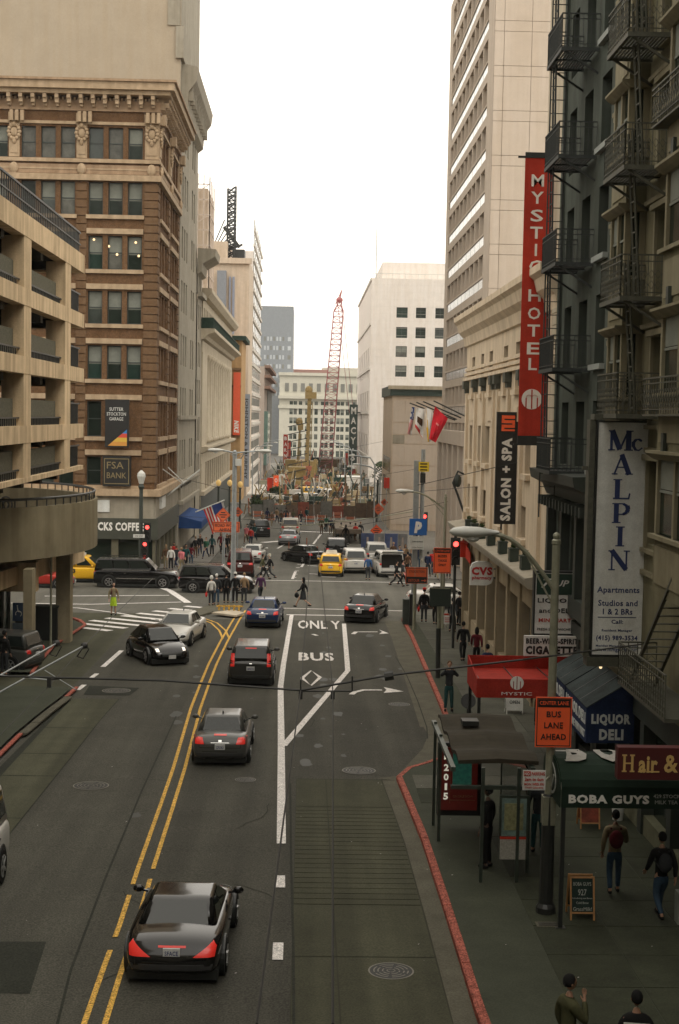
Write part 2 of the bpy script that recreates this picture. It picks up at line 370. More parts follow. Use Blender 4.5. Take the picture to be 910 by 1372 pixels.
# concrete bus lane pad on the right, with recessed joints between pads
xl = P(393, 1200)[0]; xk = P(600, 1250)[0]
kerbR = [P(652, 1400), P(640, 1372), P(600, 1240), P(565, 1130), P(545, 1080), P(531, 1046)]
k_in = [P(531, 1046), P(545, 1034), P(570, 1027), P(600, 1016), P(606, 1000)]
kerbF = [P(600, 975), P(585, 938), P(566, 893), P(550, 855), P(538, 832)]
padg = [(xl, 17.0), (kerbR[0][0]-.05, 17.0)]+[(p[0]-.03, p[1]) for p in kerbR]+[(xl, kerbR[-1][1]+.1)]
ybr = [17.0, P(480, 1283)[1], P(480, 1213)[1], P(480, 1082)[1], kerbR[-1][1]]
def kx(y):
    pts = sorted(kerbR, key=lambda p: p[1])
    for a, b in zip(pts, pts[1:]):
        if a[1] <= y <= b[1]: return a[0]+(b[0]-a[0])*(y-a[1])/(b[1]-a[1])
    return pts[0][0] if y < pts[0][1] else pts[-1][0]
road_bus = poly('bus_lane_bed', [(xl, 16.9), (3.0, 16.9), (kx(30)-.02, 30), (kx(45)-.02, kerbR[-1][1]+.1), (xl, kerbR[-1][1]+.1)], .004, mat('bus_bed_concrete', (.04, .04, .027), .85, .2, 1))
xm = P(446, 1200)[0]
for i in range(4):
    a, b = ybr[i]+.02, ybr[i+1]-.02
    for (u0, u1) in ((0, 1), (1, 2)):
        def X(u, y): return (xl, xm, kx(y)-.42)[u]
        A = [(X(u0, a)+.015, a), (X(u1, a)-.015, a), (X(u1, b)-.015, b), (X(u0, b)+.015, b)]
        if i == 2:      # ribbed pad
            n = 22; mb = MB()
            for k in range(n):
                ya = a+(b-a)*k/n; yb = a+(b-a)*(k+.9)/n
                q = [(X(u0, ya)+.015, ya), (X(u1, ya)-.015, ya), (X(u1, yb)-.015, yb), (X(u0, yb)+.015, yb)]
                mb.add([(p[0], p[1], g(p[1])+.016) for p in q], [(0, 1, 2, 3)])
                for s_ in (0, 2):
                    p, r = q[s_], q[s_+1]; mb.add([(p[0], p[1], g(p[1])+.004), (r[0], r[1], g(r[1])+.004), (r[0], r[1], g(r[1])+.016), (p[0], p[1], g(p[1])+.016)], [(0, 1, 2, 3)])
            mb.build('concrete_pad', concrete, road_bus)
        else: MB().add([(p[0], p[1], g(p[1])+.012) for p in A], [(0, 1, 2, 3)]).build('concrete_pad', concrete, road_bus)
# gutters
def gutter(name, pts, w, side=1):
    a = dens(pts); b = offs(a, w*side); mb = MB()
    v = [(p[0], p[1], g(p[1])+.008) for p in a]+[(p[0], p[1], g(p[1])+.008) for p in b]; n = len(a)
    return mb.add(v, [(i, i+1, n+i+1, n+i) for i in range(n-1)]).build(name, concrete_g, None, kind='structure')
gutter('gutter', kerbR, .4); gutter('gutter', kerbF, .95)
poly('gutter', [k_in[0], k_in[2], k_in[4], P(600, 975), P(560, 962), P(574, 985), P(566, 1004), P(532, 1040), P(505, 1043)], .009, concrete_g)
# sidewalks (raised), kerb stones as pieces
rw = kerbR+k_in+kerbF
side_r = MB()
edge = [(p[0]+.12, p[1]) for p in rw]
edge = [(kerbR[0][0]+.15, -5)]+edge+[(P(538, 832)[0]+.1, 79.0)]
for a, b in zip(edge, edge[1:]):
    if b[1] > a[1]+.01:
        side_r.add([(a[0], a[1], g(a[1])+.14), (XR+.3, a[1], g(a[1])+.14), (XR+.3, b[1], g(b[1])+.14), (b[0], b[1], g(b[1])+.14)], [(0, 1, 2, 3)])
sidewalk = side_r.build('sidewalk', walkm, None, kind='structure')
def kerb(pts, parent, m, w=.16, h=.15, seg=1.6, gap=.02):
    pts = dens(pts, .4); i = 0
    acc = [pts[0]]; L = 0; k = 0
    out = []
    for a, b in zip(pts, pts[1:]):
        acc.append(b); L += math.hypot(b[0]-a[0], b[1]-a[1])
        if L >= seg: out.append(acc); acc = [b]; L = 0
    if len(acc) > 1: out.append(acc)
    for s_ in out:
        d0 = Vector((s_[1][0]-s_[0][0], s_[1][1]-s_[0][1])).normalized()*gap/2
        s_ = [(s_[0][0]+d0.x, s_[0][1]+d0.y)]+s_[1:-1:2]+[(s_[-1][0]-d0.x, s_[-1][1]-d0.y)]
        b = offs(s_, -w); n = len(s_); hz = h+random.uniform(-.006, .01)
        v = [(p[0], p[1], g(p[1])-.02) for p in s_]+[(p[0], p[1], g(p[1])+hz-.02) for p in s_]
        a2 = offs(s_, -.025); v += [(p[0], p[1], g(p[1])+hz) for p in a2]+[(p[0], p[1], g(p[1])+hz) for p in b]+[(p[0], p[1], g(p[1])+.1) for p in b]
        f = []
        for r in range(4):
            for j in range(n-1): f.append((r*n+j, r*n+j+1, (r+1)*n+j+1, (r+1)*n+j))
        f += [(0, n, 2*n, 3*n, 4*n), (n-1, 5*n-1, 4*n-1, 3*n-1, 2*n-1)]
        MB().add(v, f).build('kerb_stone', m, parent)
kerb(kerbR, sidewalk, red_p); kerb(k_in, sidewalk, red_p, seg=.9); kerb(kerbF, sidewalk, red_p)
# sidewalk slabs
sw, sh = 1.45, 1.6
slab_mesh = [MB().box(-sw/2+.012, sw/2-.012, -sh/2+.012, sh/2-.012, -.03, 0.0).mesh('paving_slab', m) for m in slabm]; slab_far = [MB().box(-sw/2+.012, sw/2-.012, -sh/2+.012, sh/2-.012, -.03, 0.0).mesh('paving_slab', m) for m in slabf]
for j in range(0, 40):
    y = 15.5+j*sh
    for i in range(4):
        x = 3.95+i*sw
        yk = kx(y) if y < kerbR[-1][1]+1 else 99
        if y > kerbR[-1][1]-.6:
            for a, b in zip(kerbF, kerbF[1:]):
                if a[1] <= y <= b[1]: yk = a[0]+(b[0]-a[0])*(y-a[1])/(b[1]-a[1])
            if y < kerbF[0][1]+1: yk = 5.0 if y > kerbR[-1][1]+1.2 else kerbR[-1][0]+1.0
            if yk == 99: yk = 5.6
        if x-sw/2 < yk+.35: continue
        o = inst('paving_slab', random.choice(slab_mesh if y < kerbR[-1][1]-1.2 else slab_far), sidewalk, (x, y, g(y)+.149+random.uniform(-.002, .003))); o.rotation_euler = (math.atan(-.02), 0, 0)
# left side
kl2 = [P(-12, 1023), P(0, 1012), P(24, 988), P(60, 958), P(86, 938), P(100, 925)]
kl1 = [P(40, 905), P(52, 888), P(70, 868), P(112, 840), P(104, 833), P(70, 826)]
mb = MB(); xk2 = [(-8.95, -5)]+[(p[0]-.1, p[1]) for p in kl2]
for a, b in zip(xk2, xk2[1:]):
    mb.add([(-14, a[1], g(a[1])+.14), (a[0], a[1], g(a[1])+.14), (b[0], b[1], g(b[1])+.14), (-14, b[1], g(b[1])+.14)], [(0, 1, 2, 3)])
left_walk = mb.build('sidewalk', walkm, None, kind='structure')
gsheet('garage_driveway', [-40, -8.9], [kl2[-1][1], 79], .002, concrete)
kerb([(-8.95, 18), kl2[0]], left_walk, concrete_g); kerb(kl2[:3], left_walk, red_p); kerb(kl2[2:5], left_walk, concrete_g, w=.3); kerb(kl2[4:], left_walk, red_p, seg=.8)
lw2 = poly('sidewalk', [kl1[0], kl1[1], kl1[2], kl1[3], (kl1[4][0]-.5, kl1[4][1]+.4), (-14, 78.5), (-40, 78.5), (-40, kl1[0][1])], .14, walkm)
kerb(kl1, lw2, red_p, seg=1.5)
# light parking-lane pad on the left with joints
padl = [(P(160, 937)[0], P(160, 937)[1]), (kl2[-1][0]+.05, P(110, 937)[1]), (kl2[0][0]+.35, 41), (-8.6, 20), (P(40, 1170)[0], 20), P(12, 1120), P(60, 1060), P(100, 1010), P(135, 965)]
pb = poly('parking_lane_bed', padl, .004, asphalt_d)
ys = [20, P(50, 1145)[1], P(50, 1097)[1], P(50, 1040)[1], P(50, 1010)[1], P(50, 975)[1], P(160, 937)[1]]
xa = lambda y: -8.5
def xb(y):
    q = sorted([(P(160, 937)[1], P(160, 937)[0]), (P(135, 965)[1], P(135, 965)[0]), (P(100, 1010)[1], P(100, 1010)[0]), (P(60, 1060)[1], P(60, 1060)[0]), (P(12, 1120)[1], P(12, 1120)[0]), (20, -6.2)])
    for a, b in zip(q, q[1:]):
        if a[0] <= y <= b[0]: return a[1]+(b[1]-a[1])*(y-a[0])/(b[0]-a[0])
    return q[-1][1]
for a, b in zip(ys, ys[1:]):
    a += .03; b -= .03
    MB().add([(p[0], p[1], g(p[1])+.012) for p in [(xa(a), a), (xb(a)-.03, a), (xb((a+b)/2)-.03, (a+b)/2), (xb(b)-.03, b), (xa(b), b)]], [(0, 1, 2, 3, 4)]).build('concrete_pad', concrete, pb)
poly('asphalt_patch', [P(112, 931), P(120, 919), P(187, 922), P(174, 932)], .014, asphalt_d)
poly('asphalt_patch', [P(-30, 1330), P(-20, 1262), P(62, 1262), P(40, 1332)], .006, asphalt_d)
poly('asphalt_patch', [P(500, 1020), P(498, 1038), P(533, 1042), P(560, 1020), P(575, 1000), P(570, 975), P(555, 985)], .005, asphalt)
# tar seams
mb = MB()
strip(mb, dens([P(236, 960), P(190, 1060), P(140, 1180), P(95, 1300), P(70, 1400)]), .05, .007)
strip(mb, dens([P(389, 1050), P(390, 1150), P(393, 1260), P(394, 1400)]), .05, .0135)
strip(mb, dens([P(530, 880), P(545, 905), P(560, 940), P(572, 975), P(573, 990)]), .04, .0105)
mb.build('tar_seam', asphalt_d, None, kind='structure')
# ---- far kerbed sidewalks
for nm, pts in (('far_left', [(-60, 104), (-7.6, 104), (-7.2, 106), (-7.2, 186), (-60, 186)]), ('far_right', [(6.4, 101.5), (60, 101.5), (60, 175), (6.0, 175), (6.0, 103)]), ('beyond_left', [(-7, 205), (-7, 420), (-60, 420), (-60, 205)]), ('beyond_right', [(7, 195), (60, 195), (60, 420), (7, 420)])):
    mb = MB(); n = len(pts); ysp = sorted({p[1] for p in pts}|({150} if pts[0][1] < 150 else set()))
    x0 = min(p[0] for p in pts); x1 = max(p[0] for p in pts)
    if nm == 'far_left': x1 = -7.4
    if nm == 'far_right': x0 = 6.2
    for a, b in zip(ysp, ysp[1:]):
        mb.add([(x0, a, g(a)+.14), (x1, a, g(a)+.14), (x1, b, g(b)+.14), (x0, b, g(b)+.14), (x0, a, g(a)-.02), (x1, a, g(a)-.02), (x1, b, g(b)-.02), (x0, b, g(b)-.02)], [(0, 1, 2, 3), (4, 5, 1, 0), (5, 6, 2, 1), (7, 4, 0, 3), (6, 7, 3, 2)])
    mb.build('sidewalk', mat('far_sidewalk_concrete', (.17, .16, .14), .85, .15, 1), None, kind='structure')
# ---- painted markings
O1 = .018
yl = [(118, 1400), (127, 1372), (150, 1302), (172, 1240), (195, 1165), (222, 1085), (240, 1030), (262, 950), (275, 915), (285, 890), (300, 860), (316, 832), (325, 818)]
c = dens([P(*p) for p in yl], .35)
mb = MB()
for side in (-.17, .17):
    o = offs(c, side)
    # worn stretch broken into scraps
    cur = []
    for i, p in enumerate(o):
        worn = 29.2 < p[1] < 35.2
        if (worn or p[1] < 29 and random.random() < .3) and random.random() < .16:
            if len(cur) > 1: strip(mb, cur, .1, O1)
            cur = []
        else: cur.append(p)
    if len(cur) > 1: strip(mb, cur, .1, O1)
br = dens([P(*p) for p in [(303, 856), (298, 845), (287, 835), (270, 829), (246, 826)]], .6)
for side in (-.16, .16): strip(mb, offs(br, side), .1, O1+.001)
mb.build('double_yellow_line', yellow_p, None, kind='structure')
mb = MB()
strip(mb, dens([P(377, 1131), P(377, 1000), P(376, 920), P(380, 890), P(391, 824)]), .22, O1)
mb.build('lane_line', white_p, None, kind='structure')
mb = MB(); strip(mb, dens([P(380, 1000), P(466, 899), P(465, 885), P(461, 836)], 1.5), .22, O1+.001); mb.build('lane_taper_line', white_p, None, kind='structure')
mb = MB(); strip(mb, [P(372, 1287), P(373, 1264)], .2, O1); strip(mb, [P(376, 1190), P(376, 1174)], .2, O1); mb.build('lane_dash', white_p, None, kind='structure')
mb = MB(); strip(mb, [P(138, 894), P(163, 872)], .22, O1); strip(mb, [P(122, 909), P(130, 903)], .2, O1); strip(mb, [P(104, 925), P(113, 918)], .2, O1); mb.build('lane_dash', white_p, None, kind='structure')
mb = MB(); strip(mb, [P(384, 824), P(520, 826)], .3, O1+.002); strip(mb, [P(372, 815), P(545, 819)], .22, O1); strip(mb, [P(240, 777), P(370, 778), P(560, 781)], .25, O1)
strip(mb, [P(60, 799), P(227, 798)], .25, O1); strip(mb, [P(0, 808), P(120, 810), P(243, 807)], .25, O1); strip(mb, [P(212, 786), P(228, 792), P(252, 808)], .45, O1+.002)
strip(mb, [P(30, 812), P(105, 815), P(160, 822), P(215, 832)], .2, O1+.003)
mb.build('crosswalk_line', white_p, None, kind='structure')
mb = MB()
for k in range(9):
    a = (80+k*21, 838-k*3.2); b = (a[0]+68, a[1]+7.5-.2*k)
    strip(mb, [P(*a), P(*b)], .5, O1+.001)
mb.build('zebra_crossing', white_p, None, kind='structure')
mb = MB()
for a, b in (((392, 776), (396, 766)), ((404, 760), (409, 752)), ((372, 735), (384, 728)), ((420, 729), (430, 716))): strip(mb, [P(*a), P(*b)], .2, O1)
for k in range(5): strip(mb, [P(392+k*1.6, 774-k*4.4), P(397+k*1.6, 774-k*4.4)], .3, O1)
for q in ((412, 758, 425), (414, 769, 428), (430, 773, 450), (345, 760, 362), (348, 768, 365)): strip(mb, [P(q[0], q[1]), P(q[2], q[1]+.6)], .3, O1)
strip(mb, [P(352, 727), P(380, 725)], .8, O1); strip(mb, [P(400, 712), P(455, 714)], .8, O1)
mb.build('far_lane_marks', white_p, None, kind='structure')
# pavement words
def ground_text(t, cx0, cx1, yb, yt, bold=.03):
    vs, fs, bw, bh = textmesh(t, bold); A = gnd(cx0, yb); B = gnd(cx1, yb); C_ = gnd((cx0+cx1)/2, yt)
    w = B.x-A.x; h = C_.y-A.y; mb = MB()
    mb.add([((A.x+B.x)/2+x/bw*w, (A.y+C_.y)/2+y/bh*h, g((A.y+C_.y)/2+y/bh*h)+O1+(.002 if z > 0 else -.004)) for x, y, z in vs], fs)
    return mb.build('road_lettering', white_p, None, kind='structure')
ground_text('ONL Y', 399, 457, 842.5, 832, .02); ground_text('BUS', 400, 448, 885.5, 875, .03)
mb = MB(); dm = [P(405, 909), P(417, 899), P(429, 908), P(417, 919)]; strip(mb, dm+[dm[0]], .16, O1); mb.build('diamond_mark', white_p, None, kind='structure')
mb = MB(); strip(mb, [P(425, 852), P(419, 850)], .2, O1); mb.build('road_mark', white_p, None, kind='structure')
for (x0, y0, xm_, ym_, x1, y1, hx) in ((471, 931, 487, 925, 512, 925, 541), (473, 850, 486, 847, 506, 847, 521)):
    mb = MB(); strip(mb, dens([P(x0, y0), P(x0+4, y0-3), P(xm_, ym_), P(x1, y1)], .5), .22, O1)
    a, b, c_, d_ = P(x1+2, y1-4+(0 if y0 > 900 else 1)), P(x1+2, y1+4-(0 if y0 > 900 else 1)), P(hx, y1+2), P(x1+6, y1)
    mb.add([(p[0], p[1], g(p[1])+O1) for p in (a, d_, b, c_)], [(0, 1, 2, 3)])
    mb.build('turn_arrow', white_p, None, kind='structure')
# manholes
def manhole(px, py, r, h, label):
    p = gnd(px, py); z = g(p.y)+h; t = thing('manhole_cover', (p.x, p.y, z), label, 'manhole cover'); n = 28
    mb = MB(); 
    for ra, rb in ((r, r*.93),): mb.add([(p.x+q*math.cos(2*math.pi*k/n), p.y+q*math.sin(2*math.pi*k/n), z+.008-.02*q*math.sin(2*math.pi*k/n)) for q in (ra, rb) for k in range(n)], [(k, (k+1) % n, n+(k+1) % n, n+k) for k in range(n)])
    mb.build('rim', mat('worn_steel_ring', (.15, .14, .11), .6, .2, 9), t)
    mb = MB(); mb.add([(p.x+r*.92*math.cos(2*math.pi*k/n), p.y+r*.92*math.sin(2*math.pi*k/n), z+.006-.02*r*math.sin(2*math.pi*k/n)) for k in range(n)], [tuple(range(n))]); mb.build('cover', iron, t)
    mb = MB()
    for q in (.2, .4, .6, .78):
        mb.add([(p.x+s_*math.cos(2*math.pi*k/n), p.y+s_*math.sin(2*math.pi*k/n), z+.011-.02*s_*math.sin(2*math.pi*k/n)) for s_ in (r*q, r*(q-.06)) for k in range(n)], [(k, (k+1) % n, n+(k+1) % n, n+k) for k in range(n) if k % 5])
    mb.build('tread_ring', mat('worn_steel_ring', (.1,)*3), t)
manhole(524, 1302, .42, .012, 'round iron manhole cover in the concrete bus lane nearest the camera')
manhole(481, 1033, .5, .012, 'large ringed manhole cover just before the ribbed concrete pad')
manhole(122, 1053, .5, .006, 'faint round manhole cover in the oncoming lane left of the yellow lines')
manhole(535, 944, .4, .006, 'pale manhole cover below the nearer right turn arrow')
manhole(156, 926, .55, .016, 'manhole cover in the dark square patch by the left lane')
manhole(329, 1045, .3, .004, 'small manhole cover near the tail of the silver sedan')
def drain(px, py, w, l, label, h=.15):
    p = gnd(px, py, h); z = g(p.y)+h; t = thing('utility_cover', (p.x, p.y, z), label, 'utility cover')
    MB().box(p.x-w/2, p.x+w/2, p.y-l/2, p.y+l/2, z-.02, z+.012).build('lid', concrete_g, t)
    mb = MB(); mb.box(p.x-w*.4, p.x+w*.4, p.y-l*.3, p.y-l*.1, z+.013, z+.018).box(p.x-w*.4, p.x+w*.4, p.y+l*.1, p.y+l*.3, z+.013, z+.018); mb.build('slot', iron, t)
drain(735, 1239, .5, .28, 'yellowish oblong utility cover on the sidewalk below the big lamp post')
drain(560, 901, .6, .5, 'storm drain cover set in the gutter beside the red kerb', .01)
# litter on sidewalk
mb = MB(); random.seed(5)
for k in range(140):
    x = random.uniform(-8, 8.8); y = random.uniform(18, 80); s_ = random.uniform(.012, .035)
    if x > 2.5 and random.random() < .3: continue
    z = g(y)+(.165 if x > (3.2 if y < 40 else 5.4) else .02)
    mb.add([(x, y, z), (x+s_, y+s_*.3, z+.003), (x+s_*1.2, y+s_, z+.002), (x+.1*s_, y+s_*.8, z)], [(0, 1, 2, 3)])
mb.build('litter', white_p, None, kind='stuff')

# cracks and oil stains
rnd = random.Random(4); mb = MB()
for k in range(26):
    x, y = rnd.uniform(-6, 4.5), rnd.uniform(19, 74); a = rnd.choice([1.57, 0, .3, 1.4])+rnd.uniform(-.2, .2); pts = [(x, y)]
    if y < 42 and x > -.2: continue
    for i in range(rnd.randint(5, 14)): a += rnd.uniform(-.45, .45); x += math.cos(a)*.3; y += math.sin(a)*.3; pts.append((x, y))
    strip(mb, pts, rnd.uniform(.012, .03), .0075)
mb.build('road_crack', asphalt_d, None, kind='structure')
stain = mat('oil_stain', (.022, .024, .018), .6, .3, 3)
for k in range(34):
    lane_x = rnd.choice([-4.6, -2.2, .9, .9, 3.6]); x, y = lane_x+rnd.gauss(0, .35), rnd.uniform(19, 76); r = rnd.uniform(.06, .3); n = 12
    if x > -.2 and y < 42: y += 24
    q = [(x+r*rnd.uniform(.55, 1)*math.cos(2*math.pi*i/n), y+r*2.2*rnd.uniform(.55, 1)*math.sin(2*math.pi*i/n)) for i in range(n)]
    MB().add([(p[0], p[1], g(p[1])+.0065) for p in q], [tuple(range(n))]).build('oil_stain', stain, None, kind='structure')
# ================================================================ BUILDINGS
# ---- brown brick corner building
YB = 103.7
def bzw(py): return zat(py, YB, 155)
rows = [(171, 213), (244, 288), (316, 361), (390, 434), (463, 508), (538, 585), (612, 650)]
zr = [(bzw(b), bzw(a)) for a, b in rows]
xc = xat(210, YB, 350); xw = -30.0; zt = bzw(121); z0 = g(YB)
B = thing('brick_building', (xc, YB, z0), 'brown brick corner building with tan terracotta cornice and a coffee shop at street level', 'building')
core(B, xw, xc-.45, YB+.45, 121, z0, zt-.2, brick2)
bays = [(118, 190), (28, 100), (-62, 10), (-152, -80)]
def X3(a, b): L = b-a; return [(a, a+L*.27), (a+L*.365, a+L*.635), (a+L*.73, b)]
opsN = []; u_of = lambda px: xat(px, YB, 350)-xw
for a, b in bays:
    ua, ub = u_of(a), u_of(b)
    if ua < 0: continue
    for r, (zb_, ztp) in enumerate(zr):
        for (p, q) in X3(ua, ub):
            if r >= 5 and a == 118 and p > ua+.5: continue
            opsN.append((p, q, zb_, ztp, 'half' if (r in (3, 4) or random.random() < .25) else 'sash'))
LN = xc-xw
M = facade(B, xw, YB, 0, LN, z0+5.5, zt, opsN, brick, .35, fm=frame_d)
# street face
YS = 121.0; LS = YS-YB
opsS = []
for a, b in ((1.6, 7.6), (9.6, 15.6)):
    for r, (zb_, ztp) in enumerate(zr):
        for (p, q) in X3(a, b): opsS.append((p, q, zb_, ztp, 'sash'))
M2 = facade(B, xc, YB, 90, LS, z0+5.5, zt, opsS, brick, .35, fm=frame_d)
zc1, zc2 = bzw(150), bzw(118)
def band(name, z_a, z_b, d, m=terra, lo=.02):
    mb = MB(M); mb.f_(0, LN+d, 0.0, d, z_a, z_b); mb.build(name, m, B)
    mb = MB(M2); mb.f_(0, LS, 0.0, d, z_a, z_b); mb.build(name, m, B)
# big cornice
h = zc2-zc1
band('cornice_frieze', zc1, zc1+.45*h, .18, tanband); band('cornice', zc2-.38*h, zc2-.2*h, .95); band('cornice', zc2-.2*h, zc2+.12*h, 1.25); band('cornice', zc2+.12*h, zc2+.22*h, 1.4, tanband)
brk = MB(); brk.f_(-.13, .13, 0, .75, -.62, 0).f_(-.13, .13, .45, .9, -.3, -.02).f_(-.1, .1, 0, .5, -.8, -.62)
bmesh_ = brk.mesh('bracket', terra)
for k in range(int(LN/.85)):
    inst('bracket', bmesh_, B, M@Vector((LN-.3-k*.85, 0, zc2-.38*h)), 0)
for k in range(int(LS/.85)): inst('bracket', bmesh_, B, M2@Vector((.3+k*.85, 0, zc2-.38*h)), R(90))
dn = MB(M); dn2 = MB(M2)
for k in range(int(LN/.28)): dn.f_(LN-.1-k*.28, LN+.04-k*.28, .18, .3, zc1+.45*h-.02, zc1+.45*h+.16)
for k in range(int(LS/.28)): dn2.f_(.1+k*.28, .24+k*.28, .18, .3, zc1+.45*h-.02, zc1+.45*h+.16)
dn.build('dentil_course', terra, B, kind='stuff'); dn2.build('dentil_course', terra, B, kind='stuff')
band('architrave', bzw(168), bzw(164), .14); band('string_course', bzw(219), bzw(214), .22); band('frieze_band', bzw(234), bzw(221.5), .1, tanband); band('string_course', bzw(243), bzw(235), .3)
band('fluted_band', bzw(228.5), bzw(226.5), .13, terra)
for r in range(2, 7):
    for MM, bb in ((M, [(u_of(a), u_of(b)) for a, b in bays if u_of(a) > 0]), (M2, [(1.6, 7.6), (9.6, 15.6)])):
        for a, b in bb:
            MB(MM).f_(a-.1, b+.1, 0.0, .16, zr[r][1]+.12, zr[r][1]+.5).build('lintel', terra, B)
for r in range(1, 7):
    for MM, bb in ((M, [(u_of(a), u_of(b)) for a, b in bays if u_of(a) > 0]), (M2, [(1.6, 7.6), (9.6, 15.6)])):
        for a, b in bb: MB(MM).f_(a-.15, b+.15, 0.0, .2, zr[r][0]-.3, zr[r][0]-.02).build('sill', terra, B)
# rusticated piers: blocks proud of the wall
pier_pts = [(M, u_of(193), u_of(212)-.02), (M, u_of(102), u_of(116)), (M, u_of(12), u_of(26)), (M2, .02, 1.35), (M2, 7.9, 9.3), (M2, 15.9, 17.2)]
pc = {}
for MM, a, b in pier_pts:
    k = round(b-a, 2)
    if k not in pc: pc[k] = MB().f_(-(b-a)/2, (b-a)/2, 0, .09, 0, .5).mesh('quoin', brick2)
    z = z0+6.6; th = 0 if MM is M else R(90)
    while z < bzw(246):
        inst('quoin', pc[k], B, MM@Vector(((a+b)/2, 0, z)), th); z += .58
for MM, a, b in pier_pts:
    mb = MB(MM); mb.f_(a, b, 0, .12, bzw(213), bzw(168)); mb.f_(a+.12, b-.12, .12, .17, bzw(208), bzw(195)); mb.f_(a-.02, b+.02, .1, .3, bzw(166), bzw(154)); mb.build('ornate_pier', terra, B)
    c_ = (a+b)/2; mb = MB(MM)
    for k in range(12):
        t = 2*math.pi*k/12; mb.ball((c_+.38*math.cos(t), -.2, bzw(180)+.5*math.sin(t)), .15, .12, .15, 6, 5)
    mb.ball((c_, -.17, bzw(180)), .27, .14, .36, 10, 6); mb.ball((c_, -.2, bzw(190)-.1), .16, .12, .25, 6, 5); mb.ball((c_, -.25, bzw(170)), .2, .16, .2, 6, 5)
    mb.build('cartouche', terra, B, smooth=True)
    mb = MB(MM)
    for k in range(3): mb.f_(a+.12+k*.38, a+.36+k*.38, .3, .55, bzw(166), bzw(152))
    mb.each('pier_bracket', terra, B); MB(MM).ball((c_, -.22, bzw(228)), .32, .16, .42, 8, 6).build('rosette', terra, B)
# ground floor
zf1, zf0 = bzw(722), bzw(694)
MB(M).f_(0, LN+.5, 0, .5, bzw(664), bzw(655)).build('storefront_cornice', terra, B); MB(M2).f_(0, LS, 0, .5, bzw(664), bzw(655)).build('storefront_cornice', terra, B)
for MM, LL in ((M, LN), (M2, LS)):
    MB(MM).f_(0, LL, -.1, .12, bzw(694), bzw(664)).build('upper_fascia', limest, B)
    MB(MM).f_(0, LL+(.3 if MM is M else 0), -.1, .3, zf1, zf0).build('shop_fascia', mat('dark_olive_fascia', (.045, .048, .034), .6, .15, 2), B)
    mb = MB(MM)
    for k in range(int(LL/3.2)+1): mb.f_(min(LL-.5, k*3.2), min(LL, k*3.2+.5), -.1, .1, z0, zf1)
    mb.each('shop_pier', mat('olive_shop_pier', (.12, .11, .075), .7, .15, 2), B)
    MB(MM).f_(0, LL, -.25, -.2, z0, zf1).build('shop_window', glass, B)
MB(M).f_(0, LN, -.1, .06, z0, z0+.5).build('stall_riser', hotel_d, B)
mb = MB(M); mb.text('STARBUCKS COFFEE', u_of(166), .3, bzw(704.5), .72, (xat(196, YB)-xat(136, YB)), .03); 
TXT_ = None
mb = MB(M); wv = xat(196, YB, 704)-xat(134, YB, 704); full = 'BUCKS COFFEE'
mb.text(full, u_of(134)+wv/2-.35, .3, bzw(705), .62, wv+.7, .04, .04); mb.build('lettering', white, B)
mb = MB(M); mb.f_(u_of(132), u_of(150), .12, .2, bzw(686), bzw(670)).build('small_white_sign', signw, B)
MB(M2).f_(2.5, 5.5, .12, .3, bzw(684), bzw(668)).build('small_white_sign', signw, B)
# banners on the facade
t = thing('garage_banner', (xat(157, YB-1.2), YB-.6, bzw(604)), 'dark hanging banner with a rainbow triangle on the brown brick building', 'banner')
y_ = YB-.6; xa0, xa1 = xat(141, y_, 570), xat(173, y_, 570); Mb = FM(xa0, y_, 0); wd = xa1-xa0
MB(Mb).f_(0, wd, -.06, .06, zat(604, y_), zat(540, y_)).build('panel', signk, t)
mb = MB(Mb)
for i, s_ in enumerate(('SUTTER', 'STOCKTON', 'GARAGE')): mb.text(s_, wd*.47, .06, zat(553+i*6.5, y_), .24, wd*(.58 if i != 1 else .8), .01)
mb.build('lettering', signw, t)
zA, zB = zat(602, y_), zat(580, y_); cols = [((.55, .25, .04), 'orange'), ((.6, .38, .05), 'amber'), ((.55, .06, .03), 'red'), ((.03, .18, .45), 'blue')]
for i, (c_, n_) in enumerate(cols):
    f0, f1 = (0, .25, .5, .75)[i], (.25, .5, .75, 1.0)[i]
    MB(Mb).prism([(wd*(.12+.8*f0*1.0), -.061, zA+(zB-zA)*f0), (wd*.92, -.061, zA+(zB-zA)*f0), (wd*.92, -.061, zA+(zB-zA)*f1), (wd*(.12+.8*f1), -.061, zA+(zB-zA)*f1)], (0, -.02, 0)).build('colour_wedge', mat('banner_'+n_, c_, .6, .05), t)
mb = MB(Mb)
for zz in (zat(542, y_), zat(602, y_)): mb.bar((wd/2, .06, zz), (wd/2, .6, zz), .08)
mb.build('bracket', blackm, t)
t = thing('bank_sign', (xat(160, YB), YB-.5, bzw(650)), 'dark square bank sign with gold border below the rainbow triangle banner', 'sign')
xa0, xa1 = xat(139, YB, 630), xat(176, YB, 630); Mb = FM(xa0, YB-.5, 0); wd = xa1-xa0
MB(Mb).f_(0, wd, -.45, .0, bzw(651), bzw(611)).build('panel', signk, t)
mb = MB(Mb); zz0, zz1 = bzw(648), bzw(614)
mb.f_(.1, wd-.1, 0, .02, zz0, zz0+.05).f_(.1, wd-.1, 0, .02, zz1-.05, zz1).f_(.1, .15, 0, .02, zz0+.05, zz1-.05).f_(wd-.15, wd-.1, 0, .02, zz0+.05, zz1-.05)
mb.text('FSA', wd*.45, 0, bzw(623), .5, wd*.6, 0).text('BANK', wd*.5, 0, bzw(636.5), .42, wd*.7, 0); mb.build('lettering', mat('dull_gold', (.22, .17, .08), .5, .1), t)
